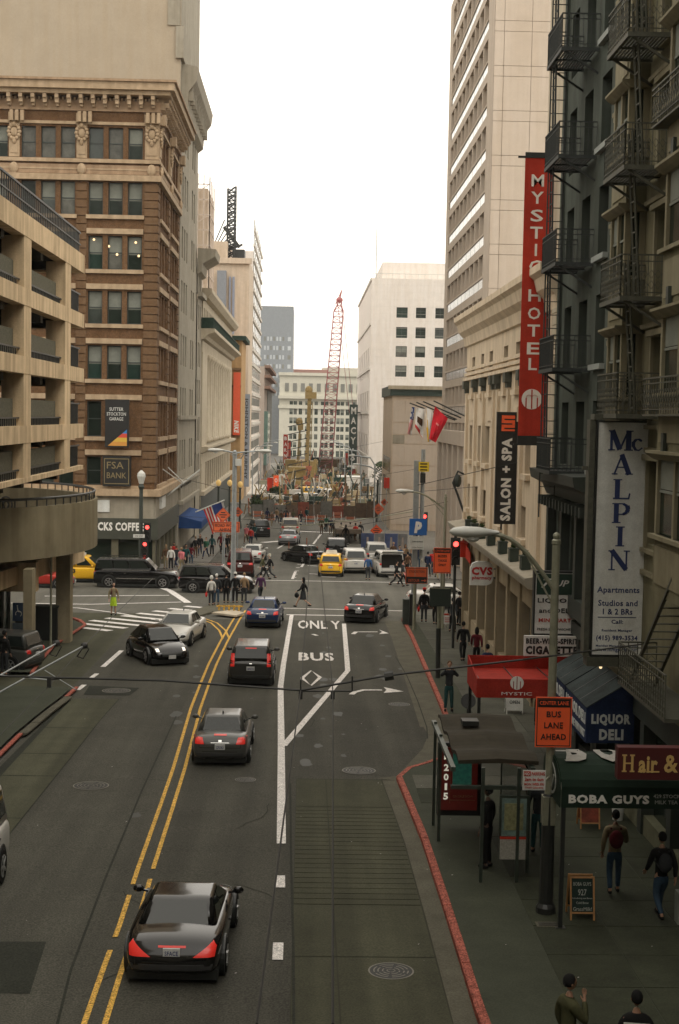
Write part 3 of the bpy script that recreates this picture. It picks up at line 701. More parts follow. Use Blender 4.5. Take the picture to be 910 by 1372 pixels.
# awnings poles on street face
t = thing('flagpole', (xc, 113, bzw(660)), 'long pale pole slanting out from the street side of the brown brick building', 'flagpole')
MB().tube([(xc-.2, 112, zat(672, 112)), (xc+2.6, 113, zat(632, 113))], .07, 6).build('pole', lampw, t)
t2 = MB().bar((xc-.2, 110, zat(630, 110)), (xc+1.4, 112.5, zat(652, 112)), .06).bar((xc-.2, 113, zat(625, 113)), (xc+1.4, 112.6, zat(650, 112)), .06).each('stay', lampw, t)
# ---- tall putty building behind the brick one
A = thing('tall_building', (-20, 121, g(121)), 'very tall building with a blank putty north wall and grey stone street side', 'building')
YA, YA2 = 121.02, 141.0
core(A, -60, xc-.5, YA+.5, YA2, g(121)-1, 60, limest)
zA0 = zat(90, YA, 250)
ops = []
for z in [zat(p, YA, 240) for p in (180, 256, 330, 404, 476, 548)][0:] :
    for (a, b) in ((3, 4.3), (5.6, 6.9), (8.2, 9.5), (12.2, 13.5), (14.8, 16.1)):
        ops.append((a, b, z-3.0, z-.4, 'sash'))
ops = []
for k in range(8):
    z = zat(640, YA, 240)+.4+k*(zat(556, YA, 240)-zat(640, YA, 240))*.87
    for a in (3, 5.3, 7.6, 13.2, 15.5): ops.append((a, a+1.25, z, z+2.7, 'sash'))
facade(A, xc, YA, 90, YA2-YA, g(121), 60, ops, limest, .45, fm=frame_g)
Mn = FM(-60, YA, 0); mb = MB(Mn); mb.quad((0, 0, g(121)), (60+xc, 0, g(121)), (60+xc, 0, 60), (0, 0, 60)); mb.build('blank_wall', blankwall, A)
Ms = FM(xc, YA, 90)
zc_ = zat(124, 128, 262)
mb = MB(Ms); mb.extrude_x([(.0, zc_-3), (-.5, zc_-2.6), (-.6, zc_-1.2), (-1.25, zc_-.3), (-1.4, zc_+.7), (-1.25, zc_+.9), (0, zc_+1.1)], 1.2, 19.8); mb.build('cornice', limest, A)
mb = MB(Ms)
for k in range(11): mb.f_(1.5+k*1.7, 1.9+k*1.7, 0, .95, zc_-1.9, zc_-.6)
mb.each('cornice_bracket', limest, A)
mb = MB(Ms); mb.f_(-.3, 3.0, -.4, .25, zc_+1.2, zc_+3.8).f_(0, 1.0, 0, .12, g(121), zc_-3.2); mb.build('parapet_block', limest, A)
mb = MB(Ms)
for z in (zat(640, YA, 240)-.6, zat(560, YA)): mb.f_(0, 20, 0, .35, z-.35, z)
mb.each('ledge', limest, A)
MB(FM(-60, YA, 0)).f_(60+xc-1.1, 60+xc-.05, 0, .12, zc_+3.9, 60).build('corner_strip', limest, A)
# lower balcony-like ornaments
mb = MB(Ms); zz = zat(665, 125, 250)
for k in range(9): mb.f_(1+k*2.2, 2.6+k*2.2, 0, .35, zz-.2, zz+1.2)
mb.f_(0, 20, 0, .6, zz-.5, zz-.2); mb.f_(0, 20, 0, .5, zz+1.2, zz+1.4); mb.build('balustrade', limest, A)
# ---- narrow grey building with deep cornice
Bn = thing('narrow_building', (xc, 141, g(141)), 'narrow grey stone building with a deep cornice next to the colonnaded one', 'building')
zb = zat(340, 143, 262)
core(Bn, -30, xc-.4, 141.1, 147, g(141)-1, zb, limest)
facade(Bn, xc+.1, 141.05, 90, 6, g(141), zb, [(a, a+1.1, z, z+2.4, 'sash') for a in (1.3, 3.3) for z in [g(141)+6+3.7*k for k in range(6)]], limest, .4)
mb = MB(FM(xc+.1, 141.05, 90)); mb.extrude_x([(0, zb-2.2), (-.4, zb-2), (-.5, zb-1.2), (-1.7, zb-.5), (-1.8, zb+.2), (0, zb+.3)], -.6, 6.1); mb.build('cornice', limest, Bn)
MB(FM(xc+.1, 141.05, 90)).f_(0, 6, 0, .5, zat(402, 143), zat(396, 143)).each('ledge', limest, Bn)
# ---- colonnaded building
C_ = thing('colonnade_building', (xc, 176, g(176)), 'cream stone building with a long row of tall columns over a dark shopfront', 'building')
Y0, Y1 = 147.1, 205.0; Mc = FM(xc+.2, Y0, 90); L = Y1-Y0; zc = lambda p: 9.6+(557-p)/1905*161
core(C_, -45, xc-1.4, Y0+.1, Y1, g(200)-1, zc(430), cream)
ops = [(1.6+k*2.4, 2.8+k*2.4, zc(439), zc(427), 'thin') for k in range(23)]
facade(C_, xc+.2, Y0, 90, L, zc(441), zc(418), ops, cream, .4)
mb = MB(Mc); mb.extrude_x([(.2, zc(418)), (-.5, zc(416)), (-.9, zc(410)), (-.9, zc(405)), (.6, zc(405))], 0, L); mb.build('top_cornice', cream, C_)
mb = MB(Mc); mb.extrude_x([(0.3, zc(468)), (-.3, zc(466)), (-.5, zc(462)), (-1.3, zc(458)), (-1.3, zc(454)), (.5, zc(454))], -.8, L); mb.build('main_cornice', cream, C_)
MB(Mc).f_(0, L, -1.2, 0, zc(482), zc(468)).build('entablature', cream, C_)
mb = MB(Mc); mb.f_(-.8, L, .9, 1.15, zc(454)+.02, zc(452.5)).f_(-.8, L, .9, 1.15, zc(442), zc(441))
for k in range(100): mb.f_(-.7+k*.585, -.55+k*.585, .95, 1.1, zc(452.5), zc(442))
mb.f_(-.82, -.7, -.5, 1.14, zc(454)+.02, zc(441)); mb.build('balustrade', copper, C_)
MB(Mc).f_(0, 7, -1.2, 0.05, zc(597), zc(482)).build('end_pier', cream, C_); MB(Mc).f_(L-4, L, -1.2, 0.04, zc(597), zc(482)).build('end_pier', cream, C_)
colm = MB().lathe((0, 0, 0), [(.75, 0), (.75, .4), (.62, .6), (.6, 4), (.5, 8.6), (.7, 9.0), (.78, 9.4)], 14).mesh('column', cream, smooth=True)
ncol = 12
for k in range(ncol): inst('column', colm, C_, Mc@Vector((8.4+k*3.85, .35, zc(594))), 0, sc=(1, 1, (zc(482)-zc(594))/9.4))
MB(Mc).f_(7, L-4, -1.3, -1.2, zc(597), zc(482)).build('recessed_window_wall', glass, C_)
mb = MB(Mc); mb.extrude_x([(.3, zc(606)), (-.3, zc(604)), (-.7, zc(600)), (-.7, zc(597)), (1.3, zc(597))], 0, L); mb.build('base_ledge', cream, C_)
MB(Mc).f_(0, L, -1.2, 0.02, zc(618), zc(606)).build('lower_frieze', cream, C_)
mb = MB(Mc)
for k in range(13): mb.f_(7+k*3.85, 8.0+k*3.85, -1.0, .1, zc(652), zc(618))
mb.f_(0, 5.5, -1.1, .08, zc(652), zc(618)); mb.each('lower_pilaster', cream, C_)
MB(Mc).f_(0, L, -1.3, -1.1, zc(652), zc(618)).build('lower_glazing', glass, C_)
MB(Mc).f_(0, L, -1.1, .4, zc(657), zc(652)).build('lower_ledge', cream, C_)
MB(Mc).f_(0, L, -1.15, -.05, g(200), zc(657)).build('shopfront', hotel_d, C_)
MB(FM(-45, Y0+.02, 0)).f_(0, 45+xc+.2, -.05, .0, 0, zc(418)).build('side_wall', cream, C_)
# ---- blocks beyond on the left
def block(name, label, x0, x1, y0, y1, zt, m, ops_n=None, ops_s=None, style='sash', fm=None, side='left', dep=.3):
    t = thing(name, ((x0+x1)/2, y0, g(y0)), label, 'building')
    zb = g(y0)-1; xa_, xb_ = (x0, x1-dep-.06) if side == 'left' else (x0+dep+.06, x1)
    core(t, xa_, xb_, y0+dep+.06, y1-.01, zb, zt, m)
    Mn_ = facade(t, x0, y0, 0, x1-x0, zb, zt+.01, ops_n or [], m, dep, style, fm)
    if side == 'left': Ms_ = facade(t, x1, y0, 90, y1-y0, zb, zt+.01, ops_s or [], m, dep, style, fm)
    else: Ms_ = facade(t, x0, y1, -90, y1-y0, zb, zt+.01, ops_s or [], m, dep, style, fm)
    return t, Mn_, Ms_
scf = thing('scaffolded_tower', (-14, 190, g(190)), 'beige tower wrapped in scaffolding behind the grey stone building', 'building')
x0, x1 = xat(258, 192, 300)-4, xat(281, 192, 300); z1 = zat(250, 192)
MB().box(x0, x1-.3, 192.3, 204, 10, z1-.5).build('wall', beige, scf)
mb = MB()
n = 9
for k in range(n): x = x0+(x1-x0)*k/(n-1); mb.bar((x, 191.6, 10), (x, 191.6, z1+1+random.uniform(-.5, 1)), .12)
k = 0
while 12+k*2 < z1+.5: mb.bar((x0, 191.6, 12+k*2), (x1, 191.6, 12+k*2), .12); k += 1
for k in range(4): mb.bar((x1, 191.6+k*3, 10), (x1, 191.6+k*3, z1+.8), .12)
for k in range(14): mb.bar((x1, 191.6, 12+k*2), (x1, 201, 12+k*2), .12)
for k in range(7): mb.bar((x0, 191.5, 12+k*4), (x1, 191.5, 16+k*4), .09)
mb.build('scaffold', mat('pale_scaffold', (.5, .42, .36), .6, .1), scf)
nx = -9.5
t, Mn_, Ms_ = block('ochre_building', 'ochre brick building carrying the tall red sports banner', -26, xat(323, 208, 540), 208, 222, zat(456, 208), mat('ochre_stone', (.42, .27, .13), .8, .12, 1.5, streak=.15))
MB(Mn_).f_(0, 26+xat(323, 208, 540)+.5, 0, .6, zat(456, 208)-.2, zat(452, 208)).build('green_cornice', copper, t)
MB(Ms_).f_(-.4, 14, 0.0, .6, zat(456, 208)-.2, zat(452, 208)).build('green_cornice', copper, t)
for p in (497, 585, 520): MB(Mn_).f_(10, 26+xat(323, 208, 540), 0, .3, zat(p, 208)-.1, zat(p, 208)+.25).build('string_course', mat('dark_ochre', (.2, .13, .07), .8, .1), t)
def vsign(name, label, pxa, pxb, ya, yb, Y, m, txt=None, tm=None, stack=False, h=None, cat='banner', thick=.15, rot=0, wall=None):
    xa_, xb_ = xat(pxa, Y, (ya+yb)/2), xat(pxb, Y, (ya+yb)/2); za, zb_ = zat(yb, Y, (pxa+pxb)/2), zat(ya, Y, (pxa+pxb)/2)
    t = thing(name, ((xa_+xb_)/2, Y, za), label, cat); Mm = FM(xa_, Y, 0); w = xb_-xa_
    MB(Mm).f_(0, w, -thick/2, thick/2, za, zb_).build('panel', m, t)
    return t, Mm, w, za, zb_
def arm_to(t, x0, x1, Y, zs, r=.05, m=None):
    mb = MB()
    for z in zs: mb.bar((x0, Y, z), (x1, Y, z), r)
    mb.build('bracket', m or blackm, t)
def rtext(mb, t, cx, d, cz, length, width, bold=0, ccw=True, ext=.012, shear=0):      # text running vertically
    vs, fs, bw, bh = textmesh(t, bold, shear); s1 = length/bw; s2 = width/bh; sg = 1 if ccw else -1
    mb.add([(cx-sg*y*s2, -(d+(ext if z > 0 else 0)), cz+sg*x*s1) for x, y, z in vs], fs)
orng = mat('red_orange_banner', (.72, .1, .035), .6, .06)
t, Mm, w, za, zb_ = vsign('sports_banner', 'tall red orange vertical banner on the ochre brick building', 312.5, 322, 499, 583, 207.2, orng)
mb = MB(Mm); rtext(mb, 'NIKE', w*.5, .08, za+(zb_-za)*.135, (zb_-za)*.2, w*.66, .05, False, shear=.2); mb.build('lettering', white, t); arm_to(t, xat(316, 207.2)-.2, xat(316, 207.2), 207.6, (za+.3, zb_-.3), .1)
MB().box(xat(316, 207)-.1, xat(316, 207)+.1, 207.2, 208, za+.4, za+.6).build('bracket', blackm, t)
t, Mm, w, za, zb_ = vsign('shoe_store_sign', 'long grey blue vertical shop sign with dark letters reading downwards', 324.5, 334.5, 528, 652, 224, mat('grey_blue_sign', (.26, .29, .33), .6, .06), cat='sign', thick=.5)
mb = MB(Mm); rtext(mb, 'JOHNSTON & MURPHY', w*.5, .25, (za+zb_)/2+.3, (zb_-za)*.88, w*.5, .02, False); mb.build('lettering', signk, t); MB().box(-11, xat(326, 224), 223.7, 223.9, za+2, za+2.3).build('bracket', blackm, t)
# beige blank tower + rooftop sign frame
t, Mn_, Ms_ = block('beige_tower', 'blank beige building topped by a black lattice sign frame', -32, xat(333, 226, 450), 226, 243, zat(352, 226), beige)
x0, x1 = xat(280, 230), xat(303, 230)
MB().box(x0-6, x1, 228, 240, zat(352, 226)+.02, zat(328, 230)).build('penthouse', beige, t)
MB(Mn_).f_(32+xat(291, 226, 430), 32+xat(303, 226, 430), 0, 1.5, zat(430, 226), zat(366, 226)).build('grey_duct', mat('grey_metal_duct', (.2, .22, .25), .6, .1), t)
for a, b in ((306.5, 309), (311, 314)): MB(Mn_).f_(32+xat(a, 226, 430), 32+xat(b, 226, 430), 0, .3, zat(450, 226), zat(373, 226)).build('window_strip', mat('blue_grey_strip', (.25, .28, .36), .3, .1), t)
MB(Mn_).f_(32+xat(284, 226, 430), 32+xat(333, 226, 430)+.4, 0, .5, zat(352, 226)-.4, zat(348, 226)).build('parapet', beige, t)
lat = thing('rooftop_sign_frame', (xat(310, 230), 230, zat(350, 230)), 'black steel lattice sign frame standing on the beige roof', 'sign frame')
mb = MB(); xL, xRr = xat(305, 230, 300), xat(315, 230, 300); zL, zH = zat(348, 230), zat(255, 230)
mb.bar((xL, 230, zL), (xL, 230, zH), .28); mb.bar((xRr, 231.5, zL), (xRr, 231.5, zH+.6), .28); mb.bar((xRr, 228.5, zL), (xRr, 228.5, zH-.5), .22)
for k in range(17):
    za, zb_ = zL+(zH-zL)*k/17, zL+(zH-zL)*(k+1)/17
    mb.bar((xL, 230, za), (xRr, 231.5 if k % 2 else 228.5, zb_), .2); mb.bar((xRr, 230, za), (xL, 230, zb_), .16); mb.bar((xL, 230, za), (xRr, 230, za), .16); mb.bar((xRr, 228.5, za), (xRr, 231.5, zb_), .16)
mb.build('mast', blackm, lat)
mb = MB()
for i in range(6): mb.bar((xat(287+i*3, 230, 330), 230+i*.3, zat(330, 230)), (xat(301+i*2.4, 230, 300), 230+i*.3, zat(297+i*7, 230)), .16)
mb.bar((xat(297, 230), 229.5, zat(307, 230)), (xat(318, 230), 229.5, zat(334, 230)), .5); mb.bar((xat(303, 230), 229.5, zat(338, 230)), (xat(322, 230), 229.5, zat(330, 230)), .3)
mb.each('brace', blackm, lat)
mb = MB(); mb.box(xat(309, 230), xat(325, 230), 229, 233, zat(351, 230), zat(337, 230)); mb.each('machine_box', blackm, lat)
# white tall building (left, far)
t, Mn_, Ms_ = block('white_office_building', 'slim white office building with small ledges on every floor', -28, xat(336, 246, 500)+.1, 246, 292, zat(338, 246), whitest)
for k in range(18):
    z = zat(650, 246)+k*2.55
    MB(Ms_).f_(.6, 45, 0, .3, z, z+.5).each('ledge', whitest2, t)
    for a in range(6): MB(Ms_).f_(2.5+a*7, 6.5+a*7, -.02, .12, z+.9, z+2.2).build('window', glass_l if k > 5 else frame_g, t)
t, Mn_, Ms_ = block('green_glass_building', 'stone fronted shop building with a green glass bay beyond the white one', -26, xat(352, 302, 500)+.4, 302, 365, zat(492, 302), mat('pinkish_stone', (.45, .38, .33), .8, .08, 1))
MB(Ms_).f_(2, 20, 0, .8, zat(625, 302), zat(552, 302)).build('glass_bay', glass_g, t); 
for k in range(5): MB(Ms_).f_(22+k*8, 26+k*8, 0, .3, zat(610, 320), zat(520, 320)).build('window_strip', frame_g, t)
for p in (492, 520, 505): MB(Ms_).f_(0, 63, 0, 1.2, zat(p, 302)-.3, zat(p, 302)+.3).each('ledge', mat('brown_stone', (.25, .16, .12), .8, .1), t)
gt, Mn_, Ms_ = block('grey_tower', 'flat topped blue grey office tower rising beyond the street on the left', xat(352, 560, 450)-14, xat(393, 560, 450), 560, 600, zat(411, 560), greyt)
w0 = xat(352, 560, 450)-14
for r in range(7):
    for k in range(8):
        px = 354+k*4.1+(3 if k == 7 else 0); z = zat(452+r*12.3, 560)
        MB(Mn_).f_(xat(px, 560, 460)-w0, xat(px+2.3+(1.8 if k == 7 else 0), 560, 460)-w0, 0, .12, z-1.6, z).build('window', mat('tower_window', (.42, .45, .48), .3, .1) if (r+k) % 3 else frame_g, gt)
# background building closing the street
x0, x1 = xat(374, 520, 560), xat(487, 520, 560)
cols_ = []; px = 392
zc2_ = lambda p: zat(p, 520, 430)
opsn = []
for r, (a, b) in enumerate(((538, 543), (548, 556), (560, 568), (571.5, 578), (582, 589), (593, 600), (604, 612))):
    for k in range(14):
        p = 386+k*7.0+(1.6 if k % 3 == 0 else 0); opsn.append((xat(p, 520, 570)-x0, xat(p+4.6, 520, 570)-x0, zc2_(b), zc2_(a), 'cross'))
bgm = mat('far_cream_stone', (.52, .5, .42), .8, .06, .6)
t, Mn_, Ms_ = block('department_store', 'wide cream commercial building with a grid of windows closing the street', x0, x1, 520, 560, zc2_(502), bgm, opsn, [], 'cross', mat('far_green_frame', (.2, .24, .2), .7, .1))
for p, d in ((533, 1.6), (546, .6), (614, .9), (502, .8)): MB(Mn_).f_(-.4, x1-x0+.4, 0, d, zc2_(p)-.5, zc2_(p)+.6).build('cornice', bgm, t)
MB(Mn_).f_(0, x1-x0, 0, .3, g(520), zc2_(618)-5).build('shopfront', glass_g, t)
for k in range(12): MB(Mn_).f_(2+k*2.9, 3.4+k*2.9, 0, .3, zc2_(525), zc2_(514)).build('attic_window', frame_g, t)
t, Mn_, Ms_ = block('red_roof_building', 'low building with a dull red roof behind the cream commercial building', xat(388, 600, 500), xat(440, 600, 500), 600, 640, zat(495, 600), mat('dull_red_roof', (.4, .22, .18), .8, .1), side='left')
t, Mn_, Ms_ = block('hotel_block', 'pale hotel block with a flat cornice rising behind the red crane', xat(432, 640, 490), xat(484, 640, 490), 640, 680, zat(492, 640), bgm, [(2+k*3.6, 3.8+k*3.6, zat(530-r*14, 640), zat(524-r*14, 640), 'thin') for k in range(4) for r in range(2)])
MB(Mn_).f_(-.5, 18, 0, 1.2, zat(503, 640), zat(500, 640)).build('cornice', bgm, t)
# ---- right side
# low store
YL = 157.0; x0 = xat(525, YL, 580); zt_ = zat(519, YL, 560)
t, Mn_, Ms_ = block('low_store', 'low beige store with panel joints and a dark roof band facing a plaza', x0, 32, YL, 175, zt_, beige, side='right')
MB(Mn_).f_(-.5, 22, 0, .5, zt_-.25, zt_+.15).build('roof_edge', cream, t); MB(Mn_).f_(-.2, 22, 0, .25, zt_-.95, zt_-.25).build('roof_band', mat('verdigris_band', (.035, .06, .05), .6, .1), t); MB(Ms_).f_(0, 18.3, 0, .25, zt_-.95, zt_+.15).build('roof_band', mat('verdigris_band', (.035, .06, .05), .6, .1), t)
px_ = [(525, 542), (542, 565), (565, 598)]; pz = [(532, 564), (564, 580), (580, 592), (592, 622), (622, 651), (651, 690)]
for (a, b) in ((526.5, 542), (542.5, 565), (565.5, 600)):
    for i, (p, q) in enumerate(((534, 563), (564.5, 579), (580.5, 592), (593, 621), (622, 650), (651, 700))):
        MB(Mn_).f_(xat(a, YL, 580)-x0, xat(b, YL, 580)-x0, 0, .05, zat(q, YL), zat(p, YL)).build('panel', towerm if i != 2 or a > 530 else limest, t)
for (p) in (612, 640): MB(Ms_).f_(2, 16, -.02, .02, zat(p+20, YL), zat(p, YL)).build('window', glass, t)
# white department building
YW = 290.0; x0 = xat(496, YW, 500); zw = zat(373, YW, 520)
ops = []
for a, b in ((530.5, 545.5), (556.5, 570), (582.5, 596), (608, 622)):
    for p, q in ((412, 426), (438.5, 453), (464, 478.5), (490, 505)): ops.append((xat(a, YW, 460)-x0, xat(b, YW, 460)-x0, zat(q, YW, 550), zat(p, YW, 550), 'cross'))
ops_s = [(10+k*10, 13+k*10, z, z+6, 'cross') for k in range(6) for z in (0, 9, 18)]
t, Mn_, Ms_ = block('white_store_building', 'large white department store with square windows on the right beyond the plaza', x0, 44, YW, 362, zw, whitest, ops, ops_s, 'cross', frame_d, 'right')
MB().box(xat(513, 296, 350), 44, 296, 340, zw+.02, zat(349, 296)).build('penthouse', whitest, t)
mb = MB()
for k in range(22): mb.bar((x0+.3+k*1.3, YW+.4, zw), (x0+.3+k*1.3, YW+.4, zw+1), .08)
mb.bar((x0, YW+.4, zw+1), (x0+29, YW+.4, zw+1), .1); mb.build('roof_railing', lampw, t)
MB().tube([(xat(500, 300), 300, zw), (xat(500, 300), 300, zat(304, 300))], .09, 6).build('antenna', pole_s, t)
for k in range(5): MB(Ms_).f_(0, 72, 0, .25, 2+k*9-.8, 2+k*9-.3).build('string_course', whitest2, t)
# slab joints on the white wall
mb = MB(Mn_)
for k in range(26): mb.f_(0, 30, 0.0, .012, zw-1.3-k*1.45, zw-1.27-k*1.45)
mb.build('stone_course', whitest2, t)
t, Mm, w, za, zb_ = vsign('store_sign', 'tall dark green vertical sign with white letters spelling a store name', 467.8, 478.8, 542, 623, 330, mat('dark_green_sign', (.02, .045, .035), .5, .1), cat='sign', thick=.8)
mb = MB(Mm)
for i, ch in enumerate('MACY'): mb.text(ch, w*.5, .4, zb_-(zb_-za)*(.1+.165*i), (zb_-za)*.115, w*.62, .03)
mb.ball((w*.5, -.42, zb_-(zb_-za)*.735), .16, .06, .16); mb.text('S', w*.5, .4, zb_-(zb_-za)*.87, (zb_-za)*.12, w*.55, .03); mb.build('lettering', white, t)
MB(Mm).f_(w*.1, w*.95, -.2, .3, za-2.2, za-.9).build('red_plaque', redban, t); MB().box(xat(478, 330), 14, 329.9, 330.2, zb_-2, zb_-1.7).box(xat(478, 330), 14, 329.9, 330.2, za+2, za+2.3).build('bracket', blackm, t)
# ---- precast tower
YT = 100.0; xt = xat(659, YT, 200); YTe = 132.0
T = thing('precast_tower', (xt, YT, g(YT)), 'tall beige precast tower with long ribbons of recessed windows above the street', 'building')
core(T, xt+.95, 42, YT+.3, YTe, g(YT)-1, 47, towerm)
fp = (zat(141, 100, 700)-zat(201, 100, 700)); zj = zat(28, YT, 700)   # joint level
ops = []; nb = 9; ua = 3.2; bw = (YTe-YT-ua-2.6)/nb
# street face local u runs toward the camera: origin at far end
Mt = FM(xt, YTe, -90); LT = YTe-YT; floors = []
z = zj+fp*3
while z > 1.0:
    floors.append(z); z -= fp
for z in floors:
    for k in range(nb):
        u0_ = 2.4+k*bw; ops.append((u0_+.16, u0_+bw-.16, z-fp*.1-1.55, z-fp*.1, 'none'))
    ops.append((2.4, 2.4+nb*bw, z-fp*.1-1.7-.72, z-fp*.1-1.7, 'none'))
mb = MB(Mt); wall_panel(mb, LT, g(YT), 47, ops, .9); mb.build('wall', towerm, T)
wm = MB().quad((-bw/2+.16, 0, 0), (bw/2-.16, 0, 0), (bw/2-.16, 0, 1.55), (-bw/2+.16, 0, 1.55)).f_(-bw/2+.16, bw/2-.16, 0, .06, .72, .78).f_(-.03, .03, 0, .05, 0, 1.55).mesh('window', glass)
pm = MB().f_(-bw/2+.06, bw/2-.06, -.03, 0, .04, .68).mesh('ribbon_pane', glass_l)
for z in floors:
    for k in range(nb):
        uc = 2.4+(k+.5)*bw
        inst('window', wm, T, Mt@Vector((uc, .85, z-fp*.1-1.55)), R(-90), m=random.choice(glass_v)); inst('ribbon_pane', pm, T, Mt@Vector((uc, .06, z-fp*.1-2.42)), R(-90))
    MB(Mt).f_(2.4, 2.4+nb*bw, -.12, -.09, z-fp*.1-2.42, z-fp*.1-1.7).build('ribbon_frame', frame_g, T)
# north face precast panels, joints between
mb = MB(FM(xt, YT, 0)); mb.quad((0, .06, g(YT)), (30, .06, g(YT)), (30, .06, 47), (0, .06, 47)); mb.build('joint_backing', joint, T)
cx_ = [0, xat(672, YT, 200)-xt, xat(709, YT, 200)-xt, xat(750, YT, 200)-xt, 8]
cx_[-1] = cx_[3]+2.4
z = zj+fp*3; pc = {}
while z > 5:
    for (za, zb_) in ((z-fp*.235, z), (z-fp, z-fp*.235)):
        for a, b in zip(cx_, cx_[1:]):
            k = (round(b-a, 2), round(zb_-za, 2))
            if k not in pc: pc[k] = MB().f_(-(b-a)/2+.015, (b-a)/2-.015, -.05, 0, .015, zb_-za-.015).mesh('precast_panel', towerm)
            inst('precast_panel', pc[k], T, (xt+(a+b)/2, YT, za))
    z -= fp
MB(FM(xt, YT, 0)).f_(cx_[-1], 29, -.05, 0, g(YT), 47).build('north_wall', towerm, T)
# tower base slots + canopy
mb = MB(Mt)
for k in range(6): mb.f_(3+k*4.2, 4.1+k*4.2, 0, .6, g(YT), 7.5)
mb.f_(0, LT, 0, .7, 7.5, 8.6); mb.each('base_fin', towerm, T)
for k in range(5): MB(Mt).f_(4.6+k*4.2, 5.4+k*4.2, -.05, .02, 1.2, 6.6).build('slot_window', glass, T)

# warm lamps seen behind the third row of the brick building
for px, py in ((126, 321), (146, 330), (157, 341), (182, 325), (186, 343)):
    y_ = YB+.3; c = atY(px, py, YB+.24); MB().ball((c.x, YB+.225, c.z), .09, .03, .09, 8, 6).build('window_lamp', bulb, B)
# ---- stone building with pharmacy
stonem = mat('warm_cream_stone', (.66, .55, .41), .8, .09, 1.2, streak=.16, fine=.05)
def YX(px, X=XR, py=560): return atX(px, py, X).y
def ZX(px, py, X=XR): return atX(px, py, X).z
Yf = YX(624); Yn = 48.0
D = thing('stone_building', (XR, (Yf+Yn)/2, g(62)), 'beige stone building with tall narrow windows and a pharmacy on its ground floor', 'building')
Md = FM(XR, Yf, -90); Ld = Yf-Yn; uu = lambda px, py=560: Yf-YX(px, XR, py)
zct, zcb = ZX(700, 452), ZX(700, 520)
rowsD = [((631, 635), (643, 646.6), (654, 658.6), (673, 678.5), (689, 694.5), (712, 719)), ((630, 633.5), (641, 645), (650.5, 656.5), (705, 712)), ((629, 632), (639, 642.5), (648.5, 653.5), (671, 676), (702, 708))]
zz = [(ZX(691, 522), ZX(691, 459)), (ZX(652, 621), ZX(653, 571)), (ZX(652, 694), ZX(650, 657))]
ops = []
for r, ws in enumerate(rowsD):
    for a, b in ws: ops.append((uu(a), uu(b), zz[r][0], zz[r][1], 'cross'))
ztop = ZX(702, 392)
zle = 4.05
core(D, XR+.8, 40, Yn+.1, Yf-.6, g(50)-1, ztop-.2, stonem)
facade(D, XR, Yf, -90, Ld, zle, ztop, ops, stonem, .45, fm=frame_d)
MB(FM(XR, Yf, 180)).quad((-30, 0, g(50)), (0, 0, g(50)), (0, 0, ztop), (-30, 0, ztop)).build('rear_wall', stonem, D)
mb = MB(Md); c0 = ztop
mb.extrude_x([(0, c0-1.25), (-.12, c0-1.2), (-.2, c0-.75), (-.45, c0-.5), (-.55, c0-.1), (-.72, c0+.05), (-.72, c0+.3), (0, c0+.45)], -.25, Ld); mb.build('cornice', stonem, D)
for k, dz in enumerate((2.95, 2.7, 2.45)): MB(Md).f_(0, Ld, 0, .18-.05*k, c0-dz-.07, c0-dz+.08).build('architrave_moulding', stonem, D)
capm = MB().f_(-.32, .32, 0, .3, -.4, 0).f_(-.25, .25, 0, .2, -.62, -.4).mesh('capital', mat('dark_bronze_capital', (.06, .065, .05), .6, .2))
for px in (627, 638.5, 649.5, 663, 668.5, 683, 701, 727): inst('capital', capm, D, Md@Vector((uu(px), 0, c0-3.05)), R(-90))
mb = MB(Md)
for px in (627, 638.5, 649.5, 663, 668.5, 683, 701, 727): u_ = uu(px); mb.f_(u_-.24, u_+.24, 0, .14, zle+.3, c0-3.67)
mb.each('pilaster', stonem, D)
for r in range(3):
    for a, b in rowsD[r]: MB(Md).f_(uu(a)-.1, uu(b)+.1, 0, .18, zz[r][0]-.22, zz[r][0]-.01).build('sill', stonem, D)
for (a, b) in ((631, 635), (654, 658.6), (690, 694)): MB(Md).f_(uu(a)-.15, uu(b)+.15, 0, .06, zz[0][0]-1.3, zz[0][0]-.7).build('wall_tablet', stonem, D)
MB(Md).extrude_x([(0, zle-.5), (-.7, zle-.3), (-.8, zle-.02), (-.8, zle+.05), (0, zle+.18)], -.2, Ld-1.0).build('canopy_ledge', mat('grey_ledge_stone', (.33, .3, .24), .8, .15, 2), D)
zg = g(62)
mb = MB(Md); wall_panel(mb, Ld, g(75)-1, zle-.4, [(1.3+k*3.3, 3.4+k*3.3, g(60)+.7, 2.6, 'x') for k in range(8)], .35); mb.build('ground_floor_wall', mat('tan_ground_floor', (.33, .27, .18), .8, .12, 1.5, streak=.15), D)
for k in range(8):
    p = Md@Vector((2.35+k*3.3, .3, g(60)+.7)); a, b, c = win_meshes(2.1, 1.9-g(60), 'cross', frame_g); w = inst('shop_window', a, D, p, R(-90)); inst('pane', b, w)
    MB(Md).f_(1.3+k*3.3-.25, 1.3+k*3.3-.05, 0, .1, g(75)-1, zle-.5).build('pier', mat('tan_ground_floor', (.33,)*3), D)
t_ = uu(640)
MB(Md).f_(2.4, 3.6, .1, .5, 2.55, 3.3).build('red_shop_fascia', redban, D)
